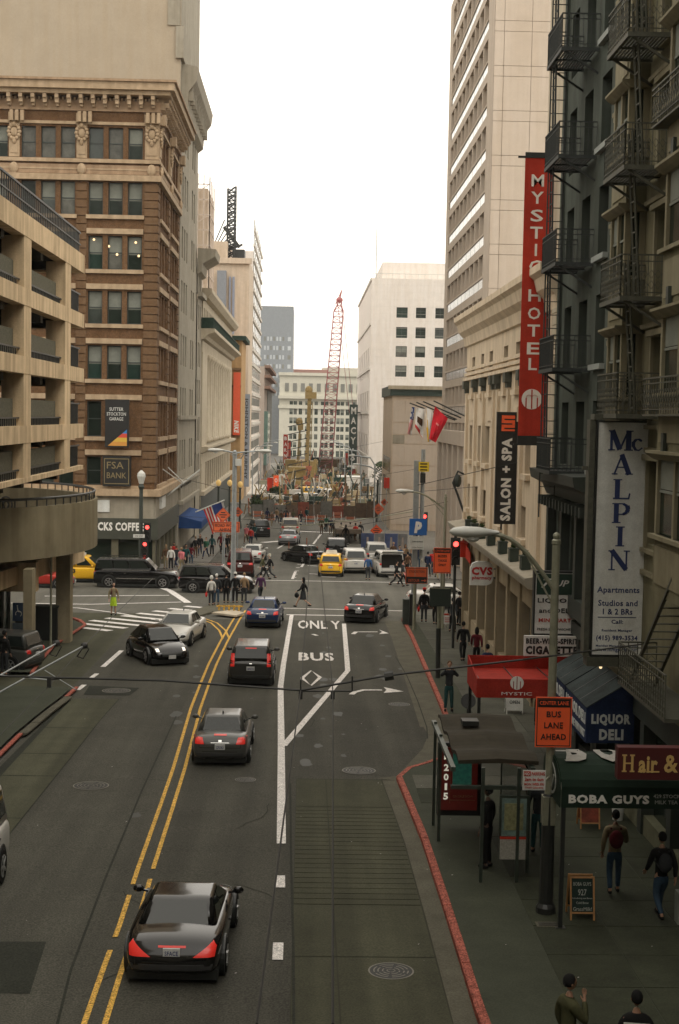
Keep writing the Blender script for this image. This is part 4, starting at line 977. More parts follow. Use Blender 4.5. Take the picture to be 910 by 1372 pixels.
# planters on ledge (separate things)
grp = 'dark planter boxes along the stone ledge'
pl0 = None
for i, px in enumerate((629, 636.5, 646, 659, 675, 690, 706)):
    y = YX(px, XR-.4, 700)
    lab = 'dark green planter box on the stone ledge above the pharmacy, number of the row nearest the far corner' 
    if pl0 is None:
        pl0 = thing('planter_box', (XR-.42, y, zle+.12), 'dark green planter box on the ledge above the pharmacy', 'planter', grp); local(pl0)
        MB().box(-.17, .17, -.24, .24, 0, .5).box(-.19, .19, -.26, .26, .45, .51).build('box', mat('planter_green', (.025, .04, .03), .6, .2), pl0)
        mb = MB()
        for k in range(60):
            a = random.uniform(0, 6.28); r = random.uniform(0, .16); z = random.uniform(.48, .66); c = Vector((r*math.cos(a)*.6, r*math.sin(a), z)); d = Vector((random.uniform(-.08, .08), random.uniform(-.08, .08), random.uniform(-.06, .08)))
            mb.quad(c, c+d, c+d+Vector((.03, .03, .03)), c+Vector((-.03, .02, .04)))
        mb.build('plant', green_leaf, pl0, kind='stuff'); p_ = pl0
    else: p_ = copy_tree(pl0); p_.location = (XR-.42, y, zle+.12)
    p_['label'] = ['farthest', 'second farthest', 'third farthest', 'middle', 'third nearest', 'second nearest', 'nearest'][i]+' dark planter box in the row on the stone ledge above the pharmacy'
# ---- dark hotel
H0, H1 = 40.2, 48.0
Hh = thing('hotel_building', (XR, 44, g(44)), 'dark blue grey stucco hotel with black fire escapes beside the beige stone building', 'building')
Mh = FM(XR, H1, -90); Lh = H1-H0
plz = [20.6+3.12*k for k in (2, 1, 0, -1, -2, -3, -4)]; plz = [20.6+6.24, 20.6+3.12, 20.6, 17.46, 14.3, 11.15, 8.05]
ops = []
for z in plz:
    for (a, b) in ((47.2, 46.0), (44.7, 43.4), (42.1, 40.75)): ops.append((H1-a, H1-b, z+.12, z+2.15, 'sash'))
for (a, b) in ((47.2, 45.8), (44.9, 43.2), (42.3, 40.7)): ops.append((H1-a, H1-b, 4.3, 6.9, 'cross'))
core(Hh, XR+.5, 30, H0, H1-.02, g(45)-1, 30, hotelm)
facade(Hh, XR, H1, -90, Lh, 3.4, 30, ops, hotelm, .4, fm=frame_d)
for z in plz: MB(Mh).f_(H1-42.25, H1-40.6, 0, .16, z-.05, z+.11).build('sill', mat('pale_blue_sill', (.3, .32, .3), .7, .1), Hh)
mb = MB(Mh); mb.extrude_x([(0, 7.1), (-.3, 7.15), (-.45, 7.5), (-.85, 7.7), (-.9, 8.0), (0, 8.02)], 0, Lh); mb.build('dark_cornice', hotel_d, Hh)
MB(Mh).f_(0, Lh, 0, .25, 3.6, 4.2).build('dark_cornice', hotel_d, Hh)
mb = MB(Mh)
for a in (48.0, 45.5, 43.0, 40.6): mb.f_(H1-a, H1-a+.35, 0, .28, 4.2, 7.1)
for k in range(14): mb.f_(.1+k*.55, .25+k*.55, .25, .6, 6.8, 7.1)
mb.each('dark_pilaster', hotel_d, Hh)
for k in range(3):
    MB(Mh).f_(.4+k*2.5, 2.5+k*2.5, -.3, -.25, g(45), 3.3).build('shop_window', glass, Hh)
mb = MB(Mh)
for k in range(4): mb.f_(-.0+k*2.5, .35+k*2.5, -.3, .1, g(45)-.3, 3.4)
mb.f_(0, Lh, -.3, .12, 3.0, 3.4).f_(0, Lh, -.3, 0, g(45)-.3, g(45)+.7); mb.each('shop_pier', hotel_d, Hh)
MB(Mh).f_(0, .25, 0, .12, 3.4, 30).build('corner_strip', hotelm, Hh)
# pale quoined pilaster of the stone building next to hotel
mb = MB(Md)
for k in range(60): mb.f_(Ld-1.0, Ld-.05, 0, .12, zle+.4+k*.4, zle+.4+k*.4+.37)
mb = MB(Md)
for k in range(24): mb.f_(Ld-1.0, Ld-.05, 0, .12, zle+.4+k*.4, zle+.77+k*.4)
mb.build('quoin_pier', cream, D)
MB().box(XR+.05, XR+3, 48.05, 52, ztop, 27).build('setback_wall', cream, D)
# ---- olive apartment building
K0, K1 = 18.0, 40.15
Kk = thing('apartment_building', (XR, 30, g(30)), 'olive cream apartment building with bay windows nearest on the right', 'building')
Mk = FM(XR, K1, -90); Lk = K1-K0
fz = [18.66+3.06*k for k in (2, 1, 0, -1, -2, -3)]; fz.append(6.45)
ops = []
for z in fz:
    for (a, b) in ((39.5, 38.6), (34.9, 33.75), (32.6, 31.4), (25.5, 24.2), (21.5, 20)): ops.append((K1-a, K1-b, z+.15 if a < 39 else z+.5, z+2.2, 'sash'))
core(Kk, XR+.45, 30, K0, K1-.02, g(30)-1, 30, mcal)
facade(Kk, XR, K1, -90, Lk, 2.9, 30, ops, mcal, .35, fm=frame_d)
def bay(ya, yb, xo):
    for i, z in enumerate(fz):
        zb_ = z+.75; zt_ = z+2.35
        mb = MB(Mk); ua, ub = K1-yb, K1-ya; d = XR-xo
        mb.f_(ua, ub, 0, d, z-.55, zb_); mb.build('bay_apron', mcal, Kk)
        mb = MB(Mk)
        for u in ([ua, (ua+ub)/2-.06, ub-.14] if ub-ua < 3 else [ua, ua+(ub-ua)/3, ua+2*(ub-ua)/3, ub-.14]): mb.f_(u, u+.14, d-.16, d, zb_, zt_)
        mb.f_(ub-.12, ub, 0, .15, zb_, zt_).f_(ua, ua+.12, 0, .15, zb_, zt_); mb.each('bay_mullion', mcal_d, Kk)
        MB(Mk).f_(ua+.05, ub-.05, .02, d-.08, zb_, zt_).build('bay_glass', glass, Kk)
        mb = MB(Mk); mb.f_(ua+.1, ub-.1, d-.075, d-.05, zb_+.9, zb_+.96); mb.f_(ua+.16, ua+(ub-ua)*.45, d-.077, d-.065, zb_+.98, zt_); mb.build('bay_blind', blindm, Kk)
        mb = MB(Mk); mb.extrude_x([(0, zt_), (-d-.02, zt_), (-d-.12, zt_+.06), (-d-.22, zt_+.14), (-d-.22, zt_+.2), (0, zt_+.2)], ua-.16, ub+.16); mb.f_(ua-.1, ub+.1, 0, d+.12, zb_-.09, zb_); mb.build('bay_cornice', mcal_d, Kk)
        MB(Mk).f_(ua+.2, ub-.2, d, d+.03, z-.3, zb_-.25).build('apron_panel', mcal_d, Kk)
bay(36.15, 37.9, 7.98); bay(26.3, 30.6, 7.6)
mb = MB(Mk)
for z in fz: mb.f_(0, Lk, 0, .1, z-.62, z-.5)
mb.build('string_course', mcal_d, Kk)
mb = MB(Mk); mb.extrude_x([(0, 2.9), (-.2, 2.95), (-.45, 3.3), (-.5, 3.45), (0, 3.5)], 0, Lk); mb.build('lower_cornice', mcal_d, Kk)
mb = MB(Mk)
for z in fz[:6]: mb.f_(K1-30.6+.7, K1-30.6+.9, .92, 1.0, z-.5, z-.1)
mb.f_(0, Lk, -.1, .05, 2.2, 2.9)
for k in range(8): mb.f_(k*2.75+.02, k*2.75+.4, -.3, .08, g(30)-.5, 2.2)
mb.each('shop_pier', hotel_d, Kk)
for k in range(8): MB(Mk).f_(.45+k*2.75, 2.7+k*2.75, -.28, -.22, g(28)-.5, 2.2).build('shop_window', glass, Kk)
MB(Mk).f_(0, Lk, -.22, .02, g(30)-.8, g(30)+.55).build('stall_riser', mat('olive_riser', (.14, .14, .09), .8, .2), Kk)
# iron balconies of the apartment bay (ornate railings)
for i, o in enumerate(ops[:]):
    mb = MB(Mk); a, b, c, d = o[:4]; mb.f_(a-.14, a-.02, 0, .07, c-.1, d+.02).f_(b+.02, b+.14, 0, .07, c-.1, d+.02).f_(a-.2, b+.2, 0, .16, d+.02, d+.16).f_(a-.18, b+.18, 0, .14, c-.2, c-.1); mb.each('window_trim', mcal_d, Kk)
def railing(mb, pts, z, h=.95, sp=.16, ornate=False, r=.018):
    for a, b in zip(pts, pts[1:]):
        a = Vector((*a, z)); b = Vector((*b, z)); L_ = (b-a).length; up = Vector((0, 0, h)); n = max(2, int(L_/sp))
        mb.bar(a+up, b+up, .035); mb.bar(a+up*.12, b+up*.12, .022); mb.bar(a+up*.85, b+up*.85, .025)
        for k in range(n+1):
            p = a+(b-a)*k/n; mb.bar(p, p+up, r*1.2)
            if ornate and k < n:
                q = a+(b-a)*(k+.5)/n
                for zz_ in (.3, .55): 
                    c = q+up*zz_; e = (b-a).normalized()*sp*.45
                    mb.bar(c-e, c+Vector((0, 0, .1)), .01); mb.bar(c+Vector((0, 0, .1)), c+e, .01); mb.bar(c+e, c-Vector((0, 0, .1)), .01); mb.bar(c-Vector((0, 0, .1)), c-e, .01)
def fire_escape(label, ya, yb, proj, zs, m, ornate, lad_y):
    t = thing('fire_escape', (XR, (ya+yb)/2, zs[-1]), label, 'fire escape'); x = XR-proj
    for i, z in enumerate(zs):
        mb = MB(); [mb.box(x+.06+q*.085, x+.11+q*.085, ya+.03, yb-.03, z-.03, z+.0) for q in range(int(proj/.085)-1)]; mb.box(x-.02, x+.03, ya-.02, yb+.02, z-.08, z+.03).box(x+.03, XR, ya-.02, ya+.03, z-.08, z+.03).box(x+.03, XR, yb-.03, yb+.02, z-.08, z+.03).box(x+.03, XR, (ya+yb)/2-.03, (ya+yb)/2+.03, z-.08, z-.031)
        for y in (ya+.1, yb-.1): (i < len(zs)-1) and mb.bar((x+.1, y, z-.06), (XR, y, z-.7), .06)
        mb.build('platform', m, t)
        mb = MB(); railing(mb, [(XR, ya), (x, ya), (x, yb), (XR, yb)], z, 1.0, .15 if ornate else .115, ornate, .014); mb.build('railing', m, t)
        if i < len(zs)-1:
            z2 = zs[i+1]; mb = MB(); s_ = .5 if ornate else .05
            for yy in (lad_y, lad_y+.42): mb.bar((x+.15+(0 if not ornate else .1), yy, z+.9), (x+.15+s_, yy+(0 if not ornate else .5), z2+.02), .05)
            n = 11
            for k in range(n): 
                f = (k+.5)/n; xx = x+.15+(0 if not ornate else .1)+(s_-(0 if not ornate else .1))*f; yy = lad_y+(0 if not ornate else .5)*f; zz_ = z+.9+(z2-z-.88)*f
                mb.bar((xx, yy, zz_), (xx, yy+.42, zz_), .03)
            mb.build('ladder', m, t)
    return t
FE1 = fire_escape('black iron fire escape with ladders on the dark hotel, behind the red vertical banner', 42.7, 45.2, 1.12, plz[:7], ironwork2, False, 44.6)
mb = MB(); mb.bar((XR-.98, 45.35, 27), (XR-.98, 45.35, 6.5), .04); mb.bar((XR-.5, 45.35, 27), (XR-.5, 45.35, 6.5), .035)
for k in range(48): mb.bar((XR-.98, 45.35, 26.8-k*.42), (XR-.5, 45.35, 26.8-k*.42), .025)
mb.build('roof_ladder', ironwork2, FE1)
FE2 = fire_escape('ornate olive iron fire escape on the apartment building above the tall white sign', 33.7, 36.0, 1.12, fz[:5]+[fz[5]+.28], ironwork, True, 34.1)
t = thing('iron_balcony', (7.6, 29, 6), 'wrought iron window balconies on the nearest bay windows', 'balcony')
for z in (fz[1], fz[3], fz[5]):
    mb = MB(); railing(mb, [(7.58, 30.7), (7.28, 30.7), (7.28, 26.3)], z+.3, .75, .2, True, .012); mb.box(7.28, 7.6, 26.3, 30.7, z+.25, z+.29); mb.build('railing', ironwork, t)
t = thing('drop_stair', (7.6, 31, 3), 'iron escape stair with railings at the right edge above the salon sign', 'fire escape')
mb = MB(); railing(mb, [(8.4, 33.2), (7.5, 33.2), (7.5, 28.8)], 3.5, .9, .2, True); mb.box(7.5, 8.5, 28.8, 33.2, 3.42, 3.5)
mb.bar((7.6, 28.9, 6.4), (7.6, 32.5, 3.5), .07); mb.bar((8.2, 28.9, 6.4), (8.2, 32.5, 3.5), .07)
for k in range(14): f = (k+.5)/14; mb.bar((7.6, 28.9+3.6*f, 6.4-2.9*f), (8.2, 28.9+3.6*f, 6.4-2.9*f), .1, .02)
mb.build('stair', ironwork, t)
# ---- parking garage
GX = -11.0
Gg = thing('parking_garage', (GX, 60, g(60)), 'tan concrete multi storey parking garage with open decks on the left', 'garage')
Mg = FM(GX, 36, 90); Ye = YX(113, GX, 420); Lg = Ye-36
ucol = [(YX(a, GX, 450)-36, YX(b, GX, 450)-36) for a, b in ((88, 95.5), (33, 42.5))]
ucol += [(ucol[1][0]-9.6, ucol[1][0]-8.2), (ucol[1][0]-19.2, ucol[1][0]-17.8)]
zb = [ZX(103, p, GX) for p in (335, 417, 492, 568, 641)]; zb2 = [ZX(103, p, GX) for p in (360, 436, 511, 587, 652)]; zb[4] = 6.95; zb2[4] = 6.75
for i in range(5):
    MB(Mg).f_(0, Lg, -.5, 0, zb2[i], zb[i]).build('beam', garage_m, Gg)
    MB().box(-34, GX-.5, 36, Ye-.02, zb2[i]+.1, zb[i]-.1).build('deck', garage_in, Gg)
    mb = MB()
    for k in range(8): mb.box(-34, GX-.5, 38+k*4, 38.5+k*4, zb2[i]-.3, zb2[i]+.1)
    mb.each('ceiling_joist', garage_in, Gg)
    MB().box(-34, GX-.5, Ye-.5, Ye, zb2[i], zb[i]).build('beam', garage_m, Gg)
for i in range(5):
    zlow = zb[i+1] if i < 4 else g(66)
    if i == 4: break
    for a, b in ucol: MB(Mg).f_(a, b, -.9, -.02, zlow-.01, zb2[i]+.01).build('column', garage_m, Gg)
    for x in (-19, -27):
        for y in (44.5, 54, 64): MB().box(x-.25, x+.25, y, y+.5, zlow, zb2[i]).build('column', garage_in, Gg)
    if i == 4: continue
    us = [(ucol[0][1], Lg)]+[(ucol[k+1][1], ucol[k][0]) for k in range(3)]
    for k, (a, b) in enumerate(us):
        zp = zb[i+1]
        if k: MB(Mg).f_(a, b, -.62, -.45, zp+.05, zp+1.05).build('parapet_panel', garage_d, Gg)
        mb = MB(Mg)
        for q in range(int((b-a)/.33)): mb.f_(a+q*.33, a+q*.33+.05, -.25, -.2, zp, zp+(.95 if k == 0 else .3))
        mb.f_(a, b, -.26, -.19, zp+(.95 if k == 0 else .28), zp+(1.02 if k == 0 else .34)); mb.build('railing', blackm, Gg)
mb = MB(Mg)
for q in range(int(Lg/.4)): mb.f_(q*.4, q*.4+.06, -.25, -.2, zb[0], zb[0]+1.05)
mb.f_(0, Lg, -.27, -.18, zb[0]+1.05, zb[0]+1.13).f_(0, Lg, -.27, -.18, zb[0]+.5, zb[0]+.55); mb.build('roof_railing', blackm, Gg)
mb = MB(); 
for q in range(int(20/.4)): mb.box(GX-.4-q*.4, GX-.34-q*.4, Ye-.25, Ye-.2, zb[0], zb[0]+1.05)
mb.box(GX-20, GX-.3, Ye-.26, Ye-.19, zb[0]+1.05, zb[0]+1.12); mb.build('roof_railing', blackm, Gg)
# ramp drum
Rm = thing('garage_ramp', (-20.5, 66.5, 2.5), 'curved olive concrete ramp drum bulging from the garage over the sidewalk', 'ramp')
rc, rx, rz0, rz1 = (-21.2, 66.8), 11.4, 3.25, 5.5
def arcp(r, z, a0=-100, a1=100, n=44): return [(rc[0]+r*math.cos(R(a0+(a1-a0)*k/n)), rc[1]+r*math.sin(R(a0+(a1-a0)*k/n)), z) for k in range(n+1)]
def ring(mb, ra, rb, za, zb_, a0=-100, a1=100):
    A = arcp(rb, za, a0, a1); B_ = arcp(rb, zb_, a0, a1); C2 = arcp(ra, zb_, a0, a1); D2 = arcp(ra, za, a0, a1); n = len(A)
    mb.add(A+B_+C2+D2, [(r*n+i, r*n+i+1, ((r+1) % 4)*n+i+1, ((r+1) % 4)*n+i) for r in range(4) for i in range(n-1)]); return mb
olive = mat('olive_ramp_concrete', (.21, .18, .115), .85, .12, 1, streak=.25)
ring(MB(), rx-.3, rx, rz0, rz1).build('parapet', olive, Rm)
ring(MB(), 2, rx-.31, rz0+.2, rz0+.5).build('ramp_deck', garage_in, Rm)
mb = MB(); mb.tube(arcp(rx-.15, rz1+.33), .06, 6)
for p in arcp(rx-.15, rz1, -100, 100, 60): mb.bar(p, (p[0], p[1], rz1+.33), .05)
mb.build('handrail', blackm, Rm)
t_ = xat(30, 80); mb = MB(FM(GX-1.2, Ye-7, 90))
mb = MB(); mb.tube([(-14.4+.0*k, 77.2-.02*k, 4.6) for k in (0, 1)], .1, 6)
# circular emblem on far inner wall
ce = arcp(rx-.34, 4.55, 62, 62.1, 1)[0]; er = Matrix.Translation(ce)@Matrix.Rotation(R(62-90), 4, 'Z')
mb = MB(er)
for k in range(20):
    a, b = 2*math.pi*k/20, 2*math.pi*(k+1)/20; mb.bar((.42*math.cos(a), 0, .42*math.sin(a)), (.42*math.cos(b), 0, .42*math.sin(b)), .05)
for s_ in (-1, 1): mb.bar((s_*.06, 0, -.25), (s_*.2, 0, 0), .06); mb.bar((s_*.2, 0, 0), (s_*.06, 0, .25), .06)
mb.build('round_emblem', blackm, Rm)
# beams under drum and columns to the sidewalk
mb = MB(); mb.bar((-14.0, 54, 2.32), (-11.5, 73.2, 2.32), .5, .8); mb.each('support_beam', garage_m, Rm)
mb = MB(); mb.box(-24, -11.8, 62.8, 63.5, 1.6, 2.9); mb.each('support_beam', garage_m, Rm)
c1 = P(88, 856, .15); c2 = P(38, 886, .15)
MB().box(c1[0]-.42, c1[0]+.25, c1[1]-.3, c1[1]+.5, g(72), 2.9).build('support_column', mat('olive_tan_column', (.27, .23, .15), .85, .15, 2, streak=.2), Rm)
MB().box(c2[0]-.17, c2[0]+.2, c2[1]-.3, c2[1]+.5, g(64), 2.9).build('support_column', MATS['olive_tan_column'], Rm)
# ground level of garage: glazed office
mb = MB(FM(-14.5, 50, 90)); mb.f_(0, 20, 0, .1, g(60), 3); mb.build('lobby_glass', glass, Gg)
mb = MB(FM(-14.5, 50, 90))
for k in range(14): mb.f_(k*1.5, k*1.5+.1, .1, .2, g(60), 3)
mb.each('lobby_mullion', frame_g, Gg)
MB().box(-30, -14.6, 50, 70, g(60)-.3, 2.9).build('lobby_core', garage_in, Gg)
# unseen buildings off frame, added to block sky and shade the near street
N1 = thing('unseen_near_building', (-16, 20, 0), 'stone building on the left sidewalk nearer than the garage', 'building')
core(N1, -34, -13.0, -10, 35.8, -1.5, 33, limest)
facade(N1, -12.5, -10, 90, 45.8, -1.5, 33, [(1.5+k*3.8, 3.5+k*3.8, 3+f*3.6, 5.2+f*3.6, 'sash') for k in range(12) for f in range(6)], limest, .35)
N2 = thing('unseen_rear_building', (20, -14, 0), 'stone building beside the tunnel mouth on the right', 'building')
core(N2, 9.1, 30, -12, 17.9, -1.5, 26, mcal)
facade(N2, 8.55, 17.9, -90, 29.9, -1.5, 26, [(1.5+k*3.6, 3.2+k*3.6, 3+f*3.4, 5.1+f*3.4, 'sash') for k in range(8) for f in range(6)], mcal, .35)

N3 = thing('unseen_hill_building', (0, -48, 7), 'stone building on the cross street above the tunnel mouth', 'building')  # added mass behind the viewpoint, cuts sky light on the near street
core(N3, -40, 40, -70, -42.5, -2, 38, limest)
facade(N3, 40, -42, 180, 80, -2, 38, [(2+k*4, 4+k*4, 9+f*3.6, 11.2+f*3.6, 'sash') for k in range(19) for f in range(7)], limest, .35)
PT = thing('tunnel_portal', (0, -4, 0), 'stone tunnel mouth and parapet below the viewpoint', 'tunnel')
MB().box(-13, -6.5, -41, -1.2, -.5, 7.6).box(6.5, 9, -41, -1.2, -.5, 7.6).box(-6.49, 6.49, -41, -1.2, 5.6, 7.6).each('portal_wall', limest, PT); MB().box(-13, 9, -1.5, -1.0, 7.61, 8.4).build('parapet', limest, PT)
# ================================================================ SIGNS, AWNINGS, STREET FURNITURE
def psign(name, label, cat, pxa, pxb, pya, pyb, Xw, m, thick=.12, frame=None, Y=None):
    """sign perpendicular to a wall at X=Xw; right edge pxb touches the wall"""
    Y = Y or atX(pxb, (pya+pyb)/2, Xw).y; A = atY(pxa, (pya+pyb)/2, Y); Bp = atY(pxb, (pya+pyb)/2, Y); za = atY((pxa+pxb)/2, pyb, Y).z; zb_ = atY((pxa+pxb)/2, pya, Y).z
    t = thing(name, ((A.x+Bp.x)/2, Y, za), label, cat); Mm = FM(A.x, Y, 0); w = Bp.x-A.x
    MB(Mm).f_(0, w, -thick/2, thick/2, za, zb_).build('panel', m, t)
    if frame:
        mb = MB(Mm); f = .05
        mb.f_(-f, 0, -thick/2-.01, thick/2+.02, za-f, zb_+f).f_(w, w+f, -thick/2-.01, thick/2+.02, za-f, zb_+f).f_(0, w, -thick/2-.01, thick/2+.02, za-f, za).f_(0, w, -thick/2-.01, thick/2+.02, zb_, zb_+f); mb.build('frame', frame, t)
    return t, Mm, w, za, zb_, Y
def z_at(Y, px): return lambda py: atY(px, py, Y).z
# MYSTIC HOTEL banner
t, Mm, w, za, zb_, Y = psign('hotel_banner', 'very tall red vertical banner with white letters hung off the dark hotel', 'banner', 699, 735.5, 212, 584, XR, redban, .06)
zf = z_at(Y, 717); mb = MB(Mm)
for ch, c in zip('MYSTICHOTEL', (242, 265, 289, 312, 335, 357, 396, 420, 443, 467, 488)):
    mb.text(ch, w*.47, .03, zf(c), .42, (.44 if ch not in 'IL' else (.08 if ch == 'I' else .3)), .015)
mb.build('lettering', white, t)
zc_ = zf(535); mb = MB(Mm); rr = .36
pts = [(w*.47+rr*math.cos(2*math.pi*k/28), -.031, zc_+rr*math.sin(2*math.pi*k/28)) for k in range(28)]; mb.prism(pts, (0, -.012, 0)); mb.build('round_emblem', white, t)
mb = MB(Mm)
for dx in (-.2, 0, .2): mb.f_(w*.47+dx-.022, w*.47+dx+.022, .045, .052, zc_-.34, zc_+(.05 if dx else .34))
for c in (-.1, .1):
    for k in range(6):
        a, b = math.pi*k/6, math.pi*(k+1)/6; mb.bar((w*.47+c+.1*math.cos(a), -.048, zc_+.05+.1*math.sin(a)), (w*.47+c+.1*math.cos(b), -.048, zc_+.05+.1*math.sin(b)), .04, .006)
mb.build('emblem_strokes', redban, t)
mb = MB(Mm); mb.f_(-.25, w+.3, -.05, .05, zb_, zb_+.06).f_(-.02, w, -.04, .04, za-.28, za).f_(-.15, w+.5, -.05, .05, za-.34, za-.28).f_(.0, w, -.035, .035, zb_+.02, zb_+.2); mb.bar((w, 0, zb_+.2), (w+.5, 0, zb_+.5), .04); mb.each('bracket', blackm, t)
# SALON + SPA
t, Mm, w, za, zb_, Y = psign('salon_sign', 'black vertical sign with sideways white letters and an orange square on top', 'sign', 664, 692, 552, 702, XR, signk, .25)
h_ = zb_-za; mb = MB(Mm); rtext(mb, 'SALON + SPA', w*.5, .125, za+h_*.4, h_*.74, w*.5, .05, True); mb.build('lettering', white, t)
MB(Mm).f_(w*.22, w*.85, .125, .14, zb_-h_*.17, zb_-h_*.03).build('orange_square', oran, t)
mb = MB(Mm)
for k in range(3): q = zb_-h_*(.06+.04*k); mb.f_(w*(.22 if k % 2 else .35), w*(.72 if k % 2 else .85), .14, .15, q-.05, q)
mb.build('emblem_strokes', signk, t)
mb = MB(Mm); mb.f_(w, w+.3, -.04, .04, zb_-.3, zb_-.22).f_(w, w+.3, -.04, .04, za+.2, za+.28).f_(w*.3, w*.38, -.04, .04, za-.25, za); mb.each('bracket', blackm, t)
# McALPIN
t, Mm, w, za, zb_, Y = psign('apartment_sign', 'tall white vertical apartment sign with navy serif letters on the olive building', 'sign', 796, 862, 566, 876, XR, signw, .3, blackm)
zf = z_at(Y, 828); mb = MB(Mm); Mc_x = w*.47
SER = {  # stroke glyphs: thick/thin bars and slab serifs on a unit box
 'M': [((.12, 0), (.12, 1), .1), ((.88, 0), (.88, 1), .2), ((.14, 1), (.5, .05), .2), ((.86, 1), (.5, .05), .07), ((-.02, .03), (.28, .03), .06, 1), ((.68, .03), (1.08, .03), .06, 1), ((-.02, .97), (.2, .97), .06, 1), ((.8, .97), (1.08, .97), .06, 1)],
 'A': [((.12, 0), (.48, 1), .07), ((.46, 1), (.84, 0), .2), ((.26, .36), (.68, .36), .06, 1), ((0, .03), (.28, .03), .06, 1), ((.64, .03), (1.02, .03), .06, 1)],
 'L': [((.3, 0), (.3, 1), .2), ((.1, .97), (.52, .97), .06, 1), ((.1, .04), (.86, .04), .08, 1), ((.84, .0), (.9, .3), .06)],
 'P': [((.28, 0), (.28, 1), .2), ((.08, .97), (.6, .97), .06, 1), ((.08, .03), (.5, .03), .06, 1), ((.6, .97), (.8, .86), .1), ((.8, .88), (.84, .7), .18), ((.84, .72), (.78, .56), .16), ((.8, .56), (.6, .45), .1), ((.62, .45), (.3, .45), .06, 1)],
 'I': [((.5, 0), (.5, 1), .2), ((.28, .97), (.72, .97), .06, 1), ((.28, .03), (.72, .03), .06, 1)],
 'N': [((.14, 0), (.14, 1), .07), ((.84, 0), (.84, 1), .07), ((.12, 1), (.84, .04), .2), ((-.02, .03), (.3, .03), .06, 1), ((.7, .97), (1, .97), .06, 1), ((-.04, .97), (.2, .97), .06, 1)],
 'c': [((.8, .5), (.62, .6), .12), ((.64, .6), (.42, .57), .08), ((.44, .58), (.28, .42), .14), ((.28, .46), (.28, .2), .18), ((.28, .24), (.44, .03), .14), ((.42, .04), (.64, .02), .08), ((.62, .01), (.84, .16), .07)],
 'H': [((.2, 0), (.2, 1), .2), ((.8, 0), (.8, 1), .2), ((.2, .5), (.8, .5), .08, 1), ((.02, .03), (.38, .03), .08, 1), ((.62, .03), (.98, .03), .08, 1), ((.02, .97), (.38, .97), .08, 1), ((.62, .97), (.98, .97), .08, 1)]}
def glyph(mb, ch, cx, cz, w_, h_, d, k=1.2):
    for i, s_ in enumerate(SER[ch]):
        (a, b), (c, e), t_ = s_[:3]; d_ = d+.004+.0015*i
        tt = t_*h_ if len(s_) > 3 else t_*w_*k
        mb.bar((cx+(a-.5)*w_, -d_, cz+(b-.5)*h_), (cx+(c-.5)*w_, -d_, cz+(e-.5)*h_), .008, tt, up=(0, -1, 0)) if False else mb.add(*flatbar((cx+(a-.5)*w_, cz+(b-.5)*h_), (cx+(c-.5)*w_, cz+(e-.5)*h_), tt, d_))
def flatbar(p, q, t_, d):
    p = Vector(p); q = Vector(q); v = (q-p).normalized(); n = Vector((-v.y, v.x))*t_/2
    P4 = [p+n, q+n, q-n, p-n]; return [(a.x, -d, a.y) for a in P4]+[(a.x, -(d-.012), a.y) for a in P4], [(0, 1, 2, 3), (0, 4, 5, 1), (1, 5, 6, 2), (2, 6, 7, 3), (3, 7, 4, 0)]
lh = .5
glyph(mb, 'M', w*.44, zf(590), .56, lh, .15); glyph(mb, 'c', w*.78, zf(590.5), .4, lh*.95, .15)
for ch, c in zip('ALPIN', (622, 655, 687, 718, 750)): glyph(mb, ch, w*.5, zf(c), .52 if ch != 'I' else .5, lh, .15)
def L(s_, c, h_, ww, bd=.02): mb.text(s_, w*.5, .15, zf(c), h_, ww, bd, .006)
L('Apartments', 790.5, .2, w*.86); L('Studios and', 807, .15, w*.8); L('1 & 2 BRs', 818.5, .15, w*.6); mb.f_(w*.1, w*.88, .15, .156, zf(826)-.012, zf(826)+.008)
L('Call:', 832, .1, w*.24); L('Resident Manager', 844, .08, w*.62); L('(415) 989-3534', 854.5, .16, w*.84, .03); L('Meridian Management Group', 864.5, .07, w*.84); L('www.mmgprop.com', 870.5, .1, w*.86)
mb.build('lettering', navyl, t)
mb = MB(Mm); mb.f_(-.12, w+.4, -.3, .18, zb_+.06, zb_+.2).f_(-.12, w+.4, -.3, .18, za-.3, za-.06).f_(-.2, -.06, -.3, .1, za-.06, zb_+.06).f_(-.35, -.2, -.05, .02, zb_-1.2, zb_-1.1); mb.build('cabinet', ironwork, t)
MB(Mm).ball((w*.2, -.1, za-.33), .04).build('lamp', bulb, t)
# LIQUOR and DELI box sign
t, Mm, w, za, zb_, Y = psign('liquor_sign', 'square liquor and deli box sign, dark upper half with a red dot logo', 'sign', 716, 770, 767, 848, XR, signw, .3, blackm)
h_ = zb_-za; MB(Mm).f_(.03, w-.03, .15, .16, zb_-h_*.36, zb_-.03).build('dark_panel', mat('sign_dark_green', (.015, .04, .025), .5, .1), t)
mb = MB(Mm); mb.text('7', w*.27, .16, zb_-h_*.17, .3, .34, .02, shear=.3).text('UP', w*.66, .16, zb_-h_*.17, .2, .42, .02, shear=.3); mb.build('logo_letters', signw, t)
MB(Mm).prism([(w*.46+.1*math.cos(k*.35), -.165, zb_-h_*.2+.1*math.sin(k*.35)) for k in range(18)], (0, -.01, 0)).build('logo_dot', redban, t)
mb = MB(Mm); mb.text('LIQUOR', w*.5, .15, zb_-h_*.46, .17, w*.88, .03).text('and DELI', w*.5, .15, zb_-h_*.62, .15, w*.8, .02).text('FRESH SANDWICHES', w*.5, .15, zb_-h_*.93, .08, w*.86, .01); mb.build('lettering', signk, t)
mb = MB(Mm); mb.text('MINI MART', w*.5, .15, zb_-h_*.78, .12, w*.8, .03); mb.build('red_lettering', redban, t)
MB(Mm).f_(w, w+.3, -.05, .05, zb_-.4, zb_-.3).each('bracket', blackm, t)
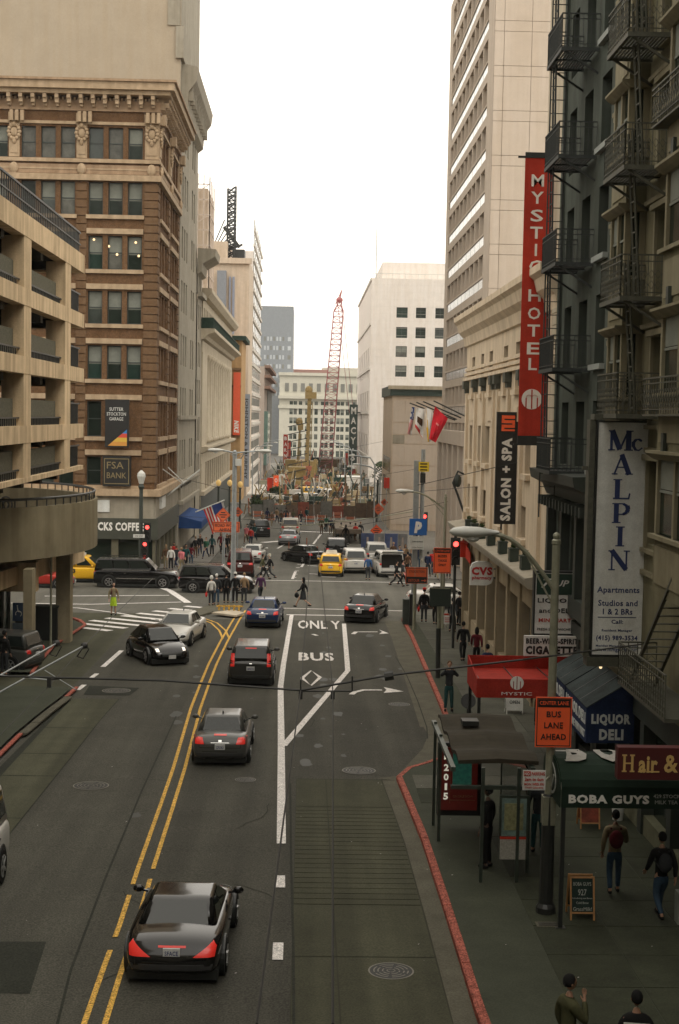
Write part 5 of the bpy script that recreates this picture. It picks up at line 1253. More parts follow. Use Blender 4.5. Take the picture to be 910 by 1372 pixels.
t, Mm, w, za, zb_, Y = psign('cigarette_sign', 'wide white beer, wine and cigarette sign just below the liquor box sign', 'sign', 702, 776, 852, 879, XR, signw, .12, None)
h_ = zb_-za; mb = MB(Mm); mb.text('BEER-WINE-SPIRIT', w*.5, .06, za+h_*.75, h_*.28, w*.94, .05).text('CIGARETTE', w*.5, .06, za+h_*.3, h_*.42, w*.94, .06); mb.build('lettering', signk, t)
MB(Mm).f_(w, w+.3, -.03, .03, za+.1, za+.16).each('bracket', blackm, t)
# pharmacy sign
t, Mm, w, za, zb_, Y = psign('pharmacy_sign', 'small white pharmacy sign with red letters and one rounded corner', 'sign', 630, 661, 752, 784, XR-.1, signw, .2, None)
bpy.data.objects.remove(t.children[0])
pts = [(0, -.1, za)]+[(w-.3+.3*math.sin(a), -.1, za+.3-.3*math.cos(a)) for a in (0, .8, 1.57)]+[(w-.3+.3*math.cos(a), -.1, zb_-.3+.3*math.sin(a)) for a in (0, .8, 1.57)]+[(.3-.3*math.sin(a), -.1, zb_-.3+.3*math.cos(a)) for a in (0, .8, 1.57)]
MB(Mm).prism(pts, (0, .2, 0)).build('panel', signw, t)
cvr = mat('pharmacy_red', (.4, .02, .02), .5, .05)
mb = MB(Mm); mb.text('CVS', w*.5, .1, za+(zb_-za)*.6, .36, w*.9, .055).text('pharmacy', w*.5, .1, za+(zb_-za)*.3, .2, w*.84, .04); mb.build('lettering', cvr, t)
MB(Mm).f_(w, w+.35, -.03, .03, za+.3, za+.36).f_(w, w+.35, -.03, .03, zb_-.36, zb_-.3).each('bracket', blackm, t)
# red hotel canopy
A_ = thing('hotel_canopy', (6.9, 42.5, 1.5), 'bright red square canopy with a white round emblem reaching across the sidewalk', 'canopy')
cx0 = 5.2; cya, cyb = 41.3, 43.7; z1_, z2_ = 1.42, 1.98
mb = MB(); mb.box(cx0, XR, cya, cya+.04, z1_, z2_); mb.build('front_valance', redc, A_); MB().box(cx0, XR, cyb-.04, cyb, z1_, z2_+.3).build('rear_valance', redc, A_); MB().prism([(cx0-.04, cya, z1_), (cx0-.04, cyb, z1_), (cx0-.04, cyb, z2_+.3), (cx0-.04, cya, z2_)], (.04, 0, 0)).build('end_valance', redc, A_)
mb = MB(); mb.prism([(cx0, cya+.05, z2_-.04), (XR, cya+.05, z2_-.04), (XR, cyb-.05, z2_-.12), (cx0, cyb-.05, z2_-.12)], (0, 0, .03)); mb.build('roof_canvas', redc, A_)
mb = MB()
for k in range(4): mb.bar((cx0+.03+k*1.05, cya+.06, z2_+.0), (cx0+.03+k*1.05, cyb-.06, z2_-.06), .025)
for y in (cya+.06, cyb-.08): mb.bar((cx0+.05, y, g(42)+.1), (cx0+.05, y, z2_-.1), .09)
mb.each('frame_pole', blackm, A_)
Ma = FM(cx0, cya, 0); c_ = 1.15; mb = MB(Ma); mb.prism([(c_+.2*math.cos(k*.3), 0-.001, z1_+.45+.2*math.sin(k*.3)) for k in range(21)], (0, -.01, 0)); mb.text('MYSTIC', c_, 0, z1_+.13, .09, .9, .0).text('BURRITT', c_+1.5, 0, z1_+.25, .08, .62, .0); mb.build('lettering', white, A_)
mb = MB(Ma); 
for dx in (-.1, 0, .1): mb.f_(c_+dx-.012, c_+dx+.012, .011, .016, z1_+.27, z1_+(.5 if dx else .64))
mb.build('emblem_strokes', redc, A_)
# navy liquor awnings
def navy_awn(y0, y1, label, near):
    t = thing('navy_awning', (7.9, y0, 1.3), label, 'awning'); x = 7.3; zl, zh = 1.42, 2.32
    mb = MB(); mb.prism([(x, y0, zh), (XR, y0, zh+.75), (XR, y0, zl), (x, y0, zl)], (0, .03, 0)); mb.build('end_panel', navy, t)
    mb = MB(); mb.prism([(x, y1-.03, zh), (XR, y1-.03, zh+.75), (XR, y1-.03, zl), (x, y1-.03, zl)], (0, .03, 0)); mb.build('end_panel', navy, t)
    MB().box(x-.03, x, y0, y1, zl, zh).build('valance', navy, t)
    mb = MB(); mb.prism([(x-.04, y0-.02, zh+.001), (x-.04, y1+.0, zh+.001), (XR, y1+.0, zh+.77), (XR, y0-.02, zh+.77)], (0, 0, .02)); mb.build('top_canvas', navy_t, t)
    mb = MB(); 
    for k in range(1, 3): yy = y0+(y1-y0)*k/3; mb.bar((x, yy, zh+.03), (XR, yy, zh+.8), .03)
    mb.build('rib', blackm, t)
    if near: m2 = MB(FM(x, y0, 0)); m2.text('LIQUOR', .6, 0, zl+.6, .3, 1.0, .05).text('DELI', .62, 0, zl+.22, .28, .62, .05); m2.build('lettering', mat('grey_letters', (.5, .52, .5), .6, .05), t)
    m2 = MB(FM(x-.03, y1, -90)); L_ = y1-y0; m2.text('LIQUOR DELI', L_*.5, 0, zl+.58, .36, L_*.92, .05).text('BEER WINE MINI MART', L_*.5, 0, zl+.2, .2, L_*.9, .02); m2.build('lettering', MATS.get('grey_letters') or white, t)
navy_awn(35.6, 38.5, 'nearer navy liquor deli awning with grey letters on its end panel', True)
navy_awn(38.62, 41.2, 'farther navy liquor deli awning behind the nearer one', False)
# tea shop awning
T_ = thing('tea_shop_awning', (6.8, 28, 2), 'black green barrel awning on poles over the sidewalk with white shop name', 'awning')
bx0 = 5.14; by0, by1 = 27.35, 29.3; bz = 2.02; Mb_ = FM(bx0, by0, 0)
prof = [(by0, bz), (by0, bz+.42)]+[(by0+(by1-by0)/2-(by1-by0)/2*math.cos(a), bz+.42+.42*math.sin(a)) for a in [math.pi*k/10 for k in range(1, 10)]]+[(by1, bz+.42), (by1, bz)]
mb = MB(); n = len(prof); vs = [(bx0, y, z) for y, z in prof]+[(XR, y, z) for y, z in prof]
mb.add(vs, [(i, i+1, n+i+1, n+i) for i in range(n-1)]); mb.build('barrel_canvas', grnblk, T_)
MB().prism([(bx0-.01, y, z) for y, z in prof], (-.02, 0, 0)).build('end_canvas', grnblk, T_)
mb = MB(); 
for k in range(22):
    a, b = 2*math.pi*k/22, 2*math.pi*(k+1)/22; yc, zc2 = (by0+by1)/2, bz+.38; mb.bar((bx0-.035, yc+.52*math.cos(a), zc2+.3*math.sin(a)), (bx0-.035, yc+.52*math.cos(b), zc2+.3*math.sin(b)), .02, .05)
mb.bar((bx0-.035, yc-.1, zc2-.2), (bx0-.035, yc-.3, zc2+.1), .02, .06); mb.bar((bx0-.035, yc+.1, zc2-.2), (bx0-.035, yc+.3, zc2+.1), .02, .06); mb.build('round_emblem', mat('dull_white', (.3, .31, .28), .7, .1), T_)
mb = MB(Mb_); lx = xat(870, by0, 1071)-xat(762, by0, 1071); mb.text('BOBA GUYS', xat(816, by0, 1071)-bx0, .0, atY(816, 1071, by0).z, .17, lx, .045); mb.build('lettering', white, T_)
mb = MB(Mb_); xx = xat(893, by0, 1071)-bx0; mb.text('429 STOCKTON', xx+.12, 0, atY(893, 1067, by0).z, .07, .75, 0).text('MILK TEA', xx, 0, atY(893, 1075, by0).z, .07, .45, 0); mb.build('small_lettering', mat('dull_white', (.3,)*3), T_)
# big letters on the barrel top, bent to its curve
def barrel_text(s_, x0, x1):
    vs, fs, bw, bh = textmesh(s_, .06); out = []
    for x, y, z in vs:
        a = math.pi*(.5-(y/bh)*.72*-1*-1) if False else math.pi*(.46-.42*(.5+y/bh)+.42*1)*1.0
        f = .5+y/bh                       # 0 bottom (front) .. 1 top (back)
        a = math.pi*(.33+.42*f); rr = .5*(by1-by0)
        out.append(((x0+x1)/2+x/bw*(x1-x0), by0+(by1-by0)/2-(rr+.03+(.004 if z > 0 else 0))*math.cos(a), bz+.42+(.452+(.004 if z > 0 else 0))*math.sin(a)+.006))
    return out, fs
for s_, a, b in (('B', 5.3, 5.78), ('O', 5.98, 6.5), ('B', 6.75, 7.2), ('A', 7.4, 7.9)):
    v, f = barrel_text(s_, a, b); MB().add(v, f).build('big_letter', mat('soiled_white_letters', (.34, .33, .3), .8, .2, 6), T_)
mb = MB()
for y in (by0+.06, by1-.06): mb.bar((bx0+.06, y, g(28)+.12), (bx0+.06, y, bz+.4), .08)
for y in (by0+.06, by1-.06): mb.box(bx0-.04, bx0+.16, y-.1, y+.1, g(28)+.12, g(28)+.17)
mb.each('pole', blackm, T_)
# Hair & sign
Ys = 26.6; t = thing('hair_salon_sign', (xat(870, Ys), Ys, 2.8), 'dark maroon box sign with gold slab lettering at the right edge', 'sign')
xa_ = xat(828, Ys, 1023); Mm = FM(xa_, Ys, 0); zf = z_at(Ys, 868); MB(Mm).f_(0, XR-xa_, -.25, 0, zf(1045), zf(1002)).build('panel', maroon, t)
mb = MB(Mm); hx = .13; zc_ = zf(1023); glyph(mb, 'H', .2, zc_, .25, .33, .0, .9)
mb.text('air', .58, 0, zc_-.02, .32, .36, .03).text('&', 1.02, 0, zc_, .34, .27, .02); 
for x in (.42, .58, .7): mb.f_(x-.03, x+.1, 0, .008, zc_-.17, zc_-.145)
mb.text('Nails', 1.55, 0, zc_, .33, .6, .02); mb.build('lettering', goldl, t)
# -------------------------------------------------- lamp posts
def cobra(name, label, base, ztop, lamp, m, r=.085, arm_z=-.9, base_m=None, bh=None, head_s=1.0, loc_h=.15):
    x, y = base; z0_ = g(y)+loc_h; t = thing(name, (x, y, z0_), label, 'street lamp')
    mb = MB(); mb.lathe((x, y, 0), [(r*1.25, z0_), (r, ztop-.12), (r*1.2, ztop-.1), (r*1.2, ztop-.03), (r*.7, ztop)], 12).ball((x, y, ztop+.06), r*.95, n=8, m=6); mb.build('pole', m, t)
    if bh: MB().lathe((x, y, 0), [(r*2.6, z0_), (r*2.6, z0_+.12), (r*1.9, z0_+.2), (r*1.7, z0_+bh), (r*1.35, z0_+bh+.06)], 12).build('base_sleeve', base_m or blackm, t)
    for lp in lamp:
        lx, ly, lz = lp; d = Vector((lx-x, ly-y, 0)); L_ = d.length; d.normalize(); s0 = Vector((x, y, ztop+arm_z)); e = Vector((lx, ly, lz))
        pts = []
        for k in range(9):
            f = k/8; p = s0.lerp(e, f); p.z = s0.z+(e.z-s0.z)*math.sin(f*math.pi/2); pts.append(p)
        mb = MB(); mb.tube(pts, .045, 8); mb.bar(s0-Vector((0, 0, .35)), pts[4], .035); mb.build('arm', m, t)
        M_ = Matrix.Translation(e)@Matrix.Rotation(math.atan2(d.y, d.x), 4, 'Z'); mb = MB(M_); s = head_s
        prof = [(-.1, .05), (.05, .1), (.3, .17), (.6, .19), (.82, .13), (.9, .03)]; vs = []; n = 10
        for px_, r_ in prof: vs += [(px_*s, r_*s*math.cos(2*math.pi*k/n), (r_*.62*math.sin(2*math.pi*k/n)+.04)*s) for k in range(n)]
        mb.add(vs, [(i*n+k, i*n+(k+1) % n, (i+1)*n+(k+1) % n, (i+1)*n+k) for i in range(len(prof)-1) for k in range(n)]+[tuple(range(n)), tuple(range((len(prof)-1)*n, len(prof)*n))]); hd = mb.build('lamp_head', lampw, t, smooth=True)
        MB(M_).ball((.42*s, 0, -.09*s), .13*s, .11*s, .07*s).build('lens', headl, hd)
    return t
bp = P(731, 1222, .15); Yp = bp[1]; zt_ = atY(747, 722, Yp).z
lp = atY(662, 716, Yp)
cobra('street_lamp', 'near olive lamp post with a curved arm carrying the orange bus lane sign', bp, zt_, [(lp.x, Yp, lp.z)], pole_g, .078, -1.05, blackm, 2.4)
# lamp2 by curb further
b2 = P(596, 868, .15)
bpp = gnd(594, 842, .15); Y2 = bpp.y
cobra('street_lamp', 'slim olive street lamp by the crossing behind the orange buses and taxis sign', (atY(594, 800, Y2).x, Y2), atY(593, 665, Y2).z, [(atY(552, 659, Y2).x, Y2, atY(552, 659, Y2).z)], pole_g, .07, -.7, head_s=.95)
# island double lamp
bi = gnd(312, 806, .12); xi, yi = bi.x, bi.y; zi = atY(314, 607, yi).z
mid = cobra('street_lamp', 'tall grey double armed street lamp on the small traffic island', (xi, yi), zi, [(atY(299, 604, yi).x, yi, atY(299, 604, yi).z), (atY(344, 605, yi).x, yi, atY(344, 605, yi).z)], pole_s, .13, .0, loc_h=.1)
MB().box(xi+.05, xi+.4, yi-.2, yi+.2, zi-.75, zi-.35).build('control_box', lampw, mid)
# green ornamental lamp left corner
yo = 99.0; xo = xat(189, yo, 690)
t = thing('ornamental_lamp', (xo, yo, g(yo)+.15), 'dark ornamental lamp post with a glass lantern at the coffee shop corner', 'street lamp')
MB().lathe((xo, yo, 0), [(.3, g(yo)+.15), (.28, g(yo)+1), (.14, g(yo)+1.3), (.13, zat(660, yo)), (.22, zat(656, yo)), (.12, zat(652, yo))], 10).each('post', hotel_d, t)
MB().lathe((xo, yo, 0), [(.16, zat(652, yo)), (.3, zat(642, yo)), (.26, zat(638, yo)), (.05, zat(634, yo))], 10).build('lantern', lampw, t)
# traffic signals
def signal(label, x, y, z, lit='r', post=None, yawd=0, n3=True, s=1.0):
    t = thing('traffic_signal', (x, y, (post[1] if post else z-1.2)), label, 'traffic light'); M_ = FM(x, y, yawd)
    MB(M_).f_(-.18*s, .18*s, -.2, 0, z-.98*s, z+.24*s).f_(-.24*s, .24*s, -.22, -.17, z-1.05*s, z+.3*s).build('housing', blackm, t)
    for k, c in enumerate('rag'):
        zz_ = z-.37*s*k; mb = MB(M_); mb.prism([(.13*s*math.cos(a*.45), -.001, zz_+.13*s*math.sin(a*.45)) for a in range(14)], (0, -.03, 0)); mb.build('lens', redsig if (c == 'r' and lit == 'r') else (greensig if (c == 'g' and lit == 'g') else blackm), t)
        mb = MB(M_)
        for a in range(7):
            q, w_ = math.pi*a/7, math.pi*(a+1)/7; mb.add([(.15*s*math.cos(q), 0, zz_+.15*s*math.sin(q)), (.15*s*math.cos(w_), 0, zz_+.15*s*math.sin(w_)), (.15*s*math.cos(w_), -.2, zz_+.15*s*math.sin(w_)), (.15*s*math.cos(q), -.2, zz_+.15*s*math.sin(q))], [(0, 1, 2, 3)])
        mb.build('visor', blackm, t)
    if post: MB().tube([(x+.0, y+.22, post[1]), (x, y+.22, z+.4)], .07, 8).each('post', post[0], t)
    return t
y = 99.0
signal('red traffic signal high on the coffee shop corner post', xat(198, y, 706), y-.3, zat(706, y, 198)); signal('red traffic signal hanging lower on the coffee shop corner post', xat(195.5, y, 728), y-.6, zat(728, y, 195), s=.95)
t = thing('signal_bracket', (xo, yo, zat(720, yo)), 'thin arm joining the corner lamp post and its two red signals', 'bracket'); MB().bar((xo, yo-.1, zat(704, yo)), (xat(198, yo), yo-.2, zat(704, yo)), .06).bar((xo, yo-.1, zat(738, yo)), (xat(196, yo), yo-.4, zat(738, yo)), .06).build('arm', blackm, t)
t = thing('one_way_sign', (xat(186, yo), yo-.4, zat(720, yo)), 'small white one way arrow sign left of the lower red signal', 'sign'); Mq = FM(xat(181, yo), yo-.4, 0); MB(Mq).f_(0, .8, 0, .03, zat(723.5, yo), zat(719, yo)).build('panel', signw, t); MB(Mq).text('ONE WAY', .4, .03, zat(721.2, yo), .12, .6, 0).build('lettering', signk, t)
y = 66.0; signal('red traffic signal on a post in front of the stone building corner', xat(611, y, 728), y, zat(729, y, 611), post=(blackm, g(y)+.15), s=.95)
y = 100.5; signal('red traffic signal behind the blue parking sign across the intersection', xat(569, y, 692), y, zat(692, y, 569), s=1.0)
for px, py, Y in ((355, 706, 190), (350, 694, 200), (471, 694, 230)):
    signal('small green lit signal far down the street at pixel column %d' % px if False else {355: 'green signal far ahead above the crowd on the left sidewalk', 350: 'highest of the distant green signals on the left', 471: 'distant green signal near the base of the dark green store sign'}[px], xat(px, Y, py), Y, zat(py, Y, px)+.74, lit='g', post=(blackm, g(Y)))
# blue parking sign and its square steel pole
Y = 76.5; xp = xat(560, Y, 700)
t = thing('sign_pole', (xp, Y, g(Y)+.15), 'tall square grey steel pole with a yellow plate near the top', 'pole')
MB().box(xat(553.5, Y, 700)+.0, xat(560.5, Y, 700), Y, Y+.3, g(Y)+.15, zat(617, Y, 560)).build('shaft', pole_s, t); MB().tube([(xat(566.5, Y, 660), Y+.15, 2), (xat(566.5, Y, 660), Y+.15, zat(602, Y, 560))], .11, 10).build('tube', pole_s, t)
t2 = MB().box(xat(561, Y, 622), xat(575, Y, 622), Y-.06, Y-.02, zat(629, Y), zat(616, Y)).build('yellow_plate', mat('yellow_sign', (.7, .5, .02), .6, .1), t)
MB().box(xat(563, Y, 640), xat(570, Y, 640), Y-.15, Y-.02, zat(644, Y), zat(631, Y)).build('dark_box', blackm, t)
mb = MB(FM(xat(561, Y, 622), Y-.06, 0))
for k in range(3): mb.f_(.08, .46, 0, .01, zat(627.5-4*k, Y), zat(625.8-4*k, Y))
mb.build('lettering', signk, t)
Yq = Y-.35; t = thing('parking_sign', (xat(560, Yq), Yq, zat(735, Yq)), 'square blue parking sign with a white letter P on the steel pole', 'sign'); xq = xat(548.5, Yq, 706); Mq = FM(xq, Yq, 0); w = xat(572, Yq, 706)-xq
MB(Mq).f_(0, w, -.03, .03, zat(717, Yq, 560), zat(695, Yq, 560)).build('panel', blue_s, t); MB(Mq).text('p', w*.5, .03, zat(706.5, Yq, 560), .62, .42, .07, shear=.15).build('lettering', white, t)
MB(Mq).f_(0, w*.85, -.02, .02, zat(736, Yq, 560), zat(718.5, Yq, 560)).build('white_panel', signw, t); mb = MB(Mq); mb.text('Sutter-Stockton', w*.48, .02, zat(723, Yq), .08, w*.6, 0).text('Union Square', w*.48, .02, zat(731, Yq), .08, w*.6, 0); mb.build('small_lettering', signk, t)
MB(Mq).f_(w*.4, w*.5, -.36, -.03, zat(716, Yq), zat(714, Yq)).each('bracket', blackm, t)
# orange signs
def osign(label, px0, px1, py0, py1, Y, lines, head=None, m=None, hm=None, post=True, cat='sign', pz=None, arrow=False, name='orange_sign'):
    xa_ = xat(px0, Y, (py0+py1)/2); xb_ = xat(px1, Y, (py0+py1)/2); za = zat(py1, Y, (px0+px1)/2); zb_ = zat(py0, Y, (px0+px1)/2); w = xb_-xa_; h_ = zb_-za
    t = thing(name, ((xa_+xb_)/2, Y, za), label, cat); Mq = FM(xa_, Y, 0); MB(Mq).f_(0, w, -.015, .015, za, zb_).build('panel', m or oran, t)
    b_ = .03*w; mb = MB(Mq); mb.f_(b_, w-b_, .015, .018, za+b_, za+b_*1.8).f_(b_, w-b_, .015, .018, zb_-b_*1.8, zb_-b_).f_(b_, b_*1.8, .015, .018, za+b_*1.8, zb_-b_*1.8).f_(w-b_*1.8, w-b_, .015, .018, za+b_*1.8, zb_-b_*1.8); mb.build('border', signk, t)
    if head: MB(Mq).f_(b_*2, w-b_*2, .016, .02, zb_-h_*.2, zb_-b_*2).build('black_header', signk, t); MB(Mq).text(head, w/2, .02, zb_-h_*.115, h_*.075, w*.8, .01).build('header_lettering', m or oran, t)
    mb = MB(Mq)
    for s_, f, hh, ww in lines: mb.text(s_, w/2, .015, zb_-h_*f, h_*hh, w*ww, .015)
    if lines: mb.build('lettering', signk, t)
    return t, Mq, w, za, zb_
Yo = Yp-.16; t, Mq, w, za, zb_ = osign('large bright orange bus lane ahead sign on the near lamp post', 717.5, 766, 934, 1001, Yo, [('BUS', .34, .12, .4), ('LANE', .56, .12, .52), ('AHEAD', .79, .12, .7)], 'CENTER LANE')
MB(Mq).f_(w*.3, w*.6, -.12, -.015, za+.2, za+.25).f_(w*.3, w*.6, -.12, -.015, zb_-.25, zb_-.2).build('strap', pole_s, t)
Y = 59.0; t, Mq, w, za, zb_ = osign('orange buses and taxis only sign by the crossing', 581, 604.5, 734, 768, Y, [('BUSES', .32, .1, .5), ('TAXIS', .5, .1, .5), ('ONLY', .67, .1, .42)], 'CENTER LANE'); MB().tube([(xat(592, Y, 760), Y+.05, g(Y)+.15), (xat(592, Y, 760), Y+.05, zb_)], .04, 8).each('post', pole_g, t)
Y = 72.5; t, Mq, w, za, zb_ = osign('brownish orange detour board with an arrow beneath the blue parking sign', 543.5, 573, 760, 782, Y, [], None, orand); mb = MB(Mq); mb.text('STOCKTON', w*.5, .015, zb_-.22, .12, w*.7, 0); mb.build('lettering', signk, t); MB(Mq).f_(.03, w-.03, .02, .03, za+.03, za+(zb_-za)*.42).build('black_band', signk, t); mb = MB(Mq); mb.text('DETOUR', w*.38, .03, za+.17, .14, w*.5, .01).f_(w*.72, w*.88, .03, .035, za+.15, za+.19).add([(w*.86, -.033, za+.09), (w*.95, -.033, za+.17), (w*.86, -.033, za+.25)], [(0, 1, 2)]); mb.build('band_lettering', orand, t); MB().tube([(xat(556, Y, 790), Y+.06, g(Y)+.1), (xat(556, Y, 770), Y+.06, zb_)], .08, 8).each('post', pole_g, t)
# blank back of sign on dark post
Y = gnd(586, 908, .15).y; t = thing('square_sign', (xat(587, Y, 900), Y, g(Y)+.15), 'black square sign board on a dark post in the middle of the sidewalk', 'sign')
MB().box(xat(575.5, Y, 799), xat(604, Y, 799), Y-.12, Y-.02, zat(812, Y, 590), zat(787, Y, 590)).build('panel', mat('green_black_sign', (.015, .025, .018), .5, .1), t); MB().box(xat(576.5, Y, 799), xat(603, Y, 799), Y-.14, Y-.12, zat(788.5, Y, 590), zat(787.5, Y, 590)).build('edge_strip', pole_g, t)
MB().tube([(xat(588, Y, 790), Y+.05, zat(795, Y)), (xat(588, Y, 840), Y+.05, zat(842, Y, 588))], .07, 8).build('upper_post', pole_g, t); MB().tube([(xat(587, Y, 870), Y+.05, zat(842, Y, 588)), (xat(587, Y, 905), Y+.05, g(Y)+.12)], .1, 8).build('lower_post', blackm, t)
# kiosks by crossing
a = gnd(556, 838, .15); t = thing('utility_cabinet', (a.x, a.y, a.z), 'tall black utility cabinet pair on the sidewalk corner by the crossing', 'cabinet')
MB().box(a.x-.3, a.x+.0, a.y, a.y+.5, a.z, zat(794, a.y)).build('tall_box', blackm, t); MB().box(a.x-.62, a.x-.3, a.y+.3, a.y+.8, a.z, zat(802, a.y)).build('low_box', hotel_d, t)
# ONE: no stopping paper sign
a = gnd(600, 845, .15); t = thing('paper_sign', (a.x, a.y, a.z), 'small white and red notice on a post behind the black square sign', 'sign'); MB().box(a.x-.02, a.x+.02, a.y, a.y+.04, a.z, a.z+1.3).each('post', pole_g, t); MB().box(a.x-.22, a.x+.22, a.y-.03, a.y, a.z+.35, a.z+.9).build('panel', signw, t); MB().box(a.x-.22, a.x+.22, a.y-.034, a.y-.03, a.z+.8, a.z+.9).build('red_band', redban, t)
mb = MB(FM(a.x-.22, a.y-.03, 0))
for k in range(3): mb.f_(.06, .38, 0, .01, a.z+.45+k*.1, a.z+.48+k*.1)
mb.build('lettering', redban, t)
# no parking sign on lamp post
Y = Yp-.4; xq = xat(700.5, Y, 1045); Mq = FM(xq, Y, 0); w = xat(731, Y, 1045)-xq; za, zb_ = zat(1058.5, Y, 715), zat(1032, Y, 715)
t = thing('no_parking_sign', (xq+w/2, Y, za), 'white and red no parking sign fixed beside the near lamp post', 'sign'); MB(Mq).f_(0, w, -.01, .01, za, zb_).build('panel', signw, t)
mb = MB(Mq); mb.f_(.015, w*.34, .01, .014, zb_-.12, zb_-.02).text('PARKING', w*.67, .01, zb_-.07, .07, w*.58, .02).text('2am to 6am', w*.5, .01, zb_-.18, .07, w*.82, .02).text('MON WED FRI', w*.5, .01, zb_-.28, .05, w*.86, .02).text('STREET CLEANING', w*.5, .01, zb_-.35, .03, w*.8, 0); mb.build('lettering', redban, t)
MB(Mq).text('NO', w*.18, .014, zb_-.07, .06, w*.22, .02).build('header_lettering', signw, t); MB().bar((xq+w, Y, za+.2), (bp[0], Yp-.05, za+.2), .03).each('bracket', pole_g, t)
MB().box(bp[0]-.13, bp[0]+.13, Yp-.13, Yp+.13, zat(1100, Yp), zat(1062, Yp)).build('band', pole_g, t)
# -------------------------------------------------- bus shelter
S_ = thing('bus_shelter', (4.4, 33, g(33)+.15), 'bus shelter with a wavy brown roof, advert panel and route map', 'bus shelter')
sx0, sx1, sy0, sy1, sz = 3.48, 5.25, 30.7, 35.5, 2.12
mb = MB(); n = 24; vs = []
for k in range(n+1):
    y = sy0+(sy1-sy0)*k/n; z = sz+.07*math.sin(k/n*math.pi*5)
    vs += [(sx0, y, z), ((sx0+sx1)/2, y, z+.05), (sx1, y, z), (sx0, y, z-.08), ((sx0+sx1)/2, y, z-.05), (sx1, y, z-.08)]
fs = []
for k in range(n):
    a = k*6; b = a+6
    fs += [(a, a+1, b+1, b), (a+1, a+2, b+2, b+1), (a+3, b+3, b+4, a+4), (a+4, b+4, b+5, a+5), (a, b, b+3, a+3), (a+2, a+5, b+5, b+2)]
fs += [(0, 3, 4, 5, 2, 1), tuple(n*6+i for i in (0, 1, 2, 5, 4, 3))]
mb.add(vs, fs); mb.build('roof', brn, S_, smooth=False)
MB().box(sx0+.45, sx0+.85, 34.0, 34.4, sz+.05, sz+.16).build('roof_vent', blackm, S_)
zg_ = g(33)+.14; shm = mat('shelter_green_steel', (.06, .075, .06), .4, .15, 4, metal=.5)
mb = MB()
for x, y in ((3.36, 33.5), (3.36, 34.9), (sx0+.5, 30.3), (sx0+1.28, 30.3), (5.1, 31), (5.1, 35.2)): mb.box(x-.036, x+.036, y-.036, y+.036, g(y)+.14, sz-.05)
mb.box(3.3, 5.15, 30.42, 30.5, 1.55, 1.63).box(3.3, 3.4, 30.5, 35.3, sz-.2, sz-.1).box(5.05, 5.15, 30.5, 35.3, sz-.2, sz-.1); mb.each('frame', shm, S_)
MB().box(5.08, 5.12, 31.1, 35.1, zg_+.4, sz-.3).build('back_glass', mat('shelter_glass', (.03, .04, .035), .06, .1, spec=.8), S_)
MB().box(3.42, 4.5, 34.6, 34.8, zg_+.3, 1.6).build('advert_case', blackm, S_)
MB().box(3.5, 4.4, 34.55, 34.6, zg_+.45, 1.5).build('advert_poster', mat('dark_red_poster', (.09, .014, .01), .4, .35, 3, emit=(.3, .03, .02), es=.05), S_)
MB().box(3.78, 4.25, 34.53, 34.55, .55, 1.35).build('poster_picture', mat('poster_picture', (.02, .08, .055), .4, .9, 9, emit=(.04, .2, .14), es=.12), S_)
mb = MB(FM(3.5, 34.55, 0))
for i, c in enumerate('2015'): mb.text(c, .12, .0, 1.0-.24*i-.0, .17, .12 if c != '1' else .06, .03)
mb.text('M', .12, 0, 1.25, .1, .12, .02).text('I', .12, 0, 1.45, .15, .03, .03); mb.build('poster_lettering', mat('lit_white_letters', (.7, .68, .6), .5, .05, emit=(.9, .88, .7), es=.35), S_)
mb = MB(FM(3.5, 34.55, 0)); mb.text('ON SALE NOW', .55, 0, .28, .06, .5, 0).f_(.22, .225, 0, .01, .1, 1.5).f_(.22, .85, 0, .01, .18, .19); mb.build('poster_small_lettering', mat('dull_gold', (.2, .15, .1)), S_)
x0m, x1m = xat(669, 30.3, 1110), xat(708, 30.3, 1110)
MB().box(x0m, x1m, 30.3, 30.36, zat(1152, 30.3, 690), zat(1066, 30.3, 690)).build('map_case', shm, S_)
MB().box(x0m+.05, x1m-.05, 30.28, 30.3, zat(1120, 30.3, 690), zat(1070, 30.3, 690)).build('route_map', mat('route_map', (.13, .19, .17), .4, .5, 5), S_)
MB().box(x0m+.1, x1m-.12, 30.27, 30.28, zat(1112, 30.3, 690), zat(1076, 30.3, 690)).build('map_land', mat('map_land', (.2, .2, .1), .5, .4, 12), S_)
MB().box(x0m+.02, x1m-.05, 30.27, 30.3, zat(1151, 30.3, 690), zat(1124, 30.3, 690)).build('timetable', mat('timetable_paper', (.3, .29, .25), .6, .25, 25), S_); MB().box(x0m+.02, x1m-.05, 30.265, 30.3, zat(1124, 30.3, 690), zat(1121, 30.3, 690)).build('red_strip', redban, S_)
# -------------------------------------------------- chalkboards, bucket, disc stand
def aboard(x, y, z, w, h_, label, fm, pm, write, name='sidewalk_board'):
    t = thing(name, (x, y, z), label, 'sandwich board')
    for s_ in (-1, 1):
        M_ = Matrix.Translation((x, y+s_*.22, z))@Matrix.Rotation(s_*-.0+(-.16 if s_ < 0 else .16), 4, 'X') ; M_ = Matrix.Translation((x, y+s_*.26, z))@Matrix.Rotation(.2*(1 if s_ > 0 else -1), 4, 'X')
        mb = MB(M_); f = .035
        mb.f_(-w/2, -w/2+f, 0, .03, 0, h_).f_(w/2-f, w/2, 0, .03, 0, h_).f_(-w/2+f, w/2-f, 0, .03, h_-f, h_).f_(-w/2+f, w/2-f, 0, .03, .13, .13+f); mb.build('frame', fm, t); MB(M_).f_(-w/2+f, w/2-f, 0, .02, .13+f, h_-f).build('board', pm, t)
        if s_ < 0 and write:
            mb = MB(M_)
            for (s, f_, hh, ww) in write[0]: mb.text(s, 0, .02, h_*f_, hh, w*ww, 0)
            mb.build('chalk_writing', write[1], t)
    return t
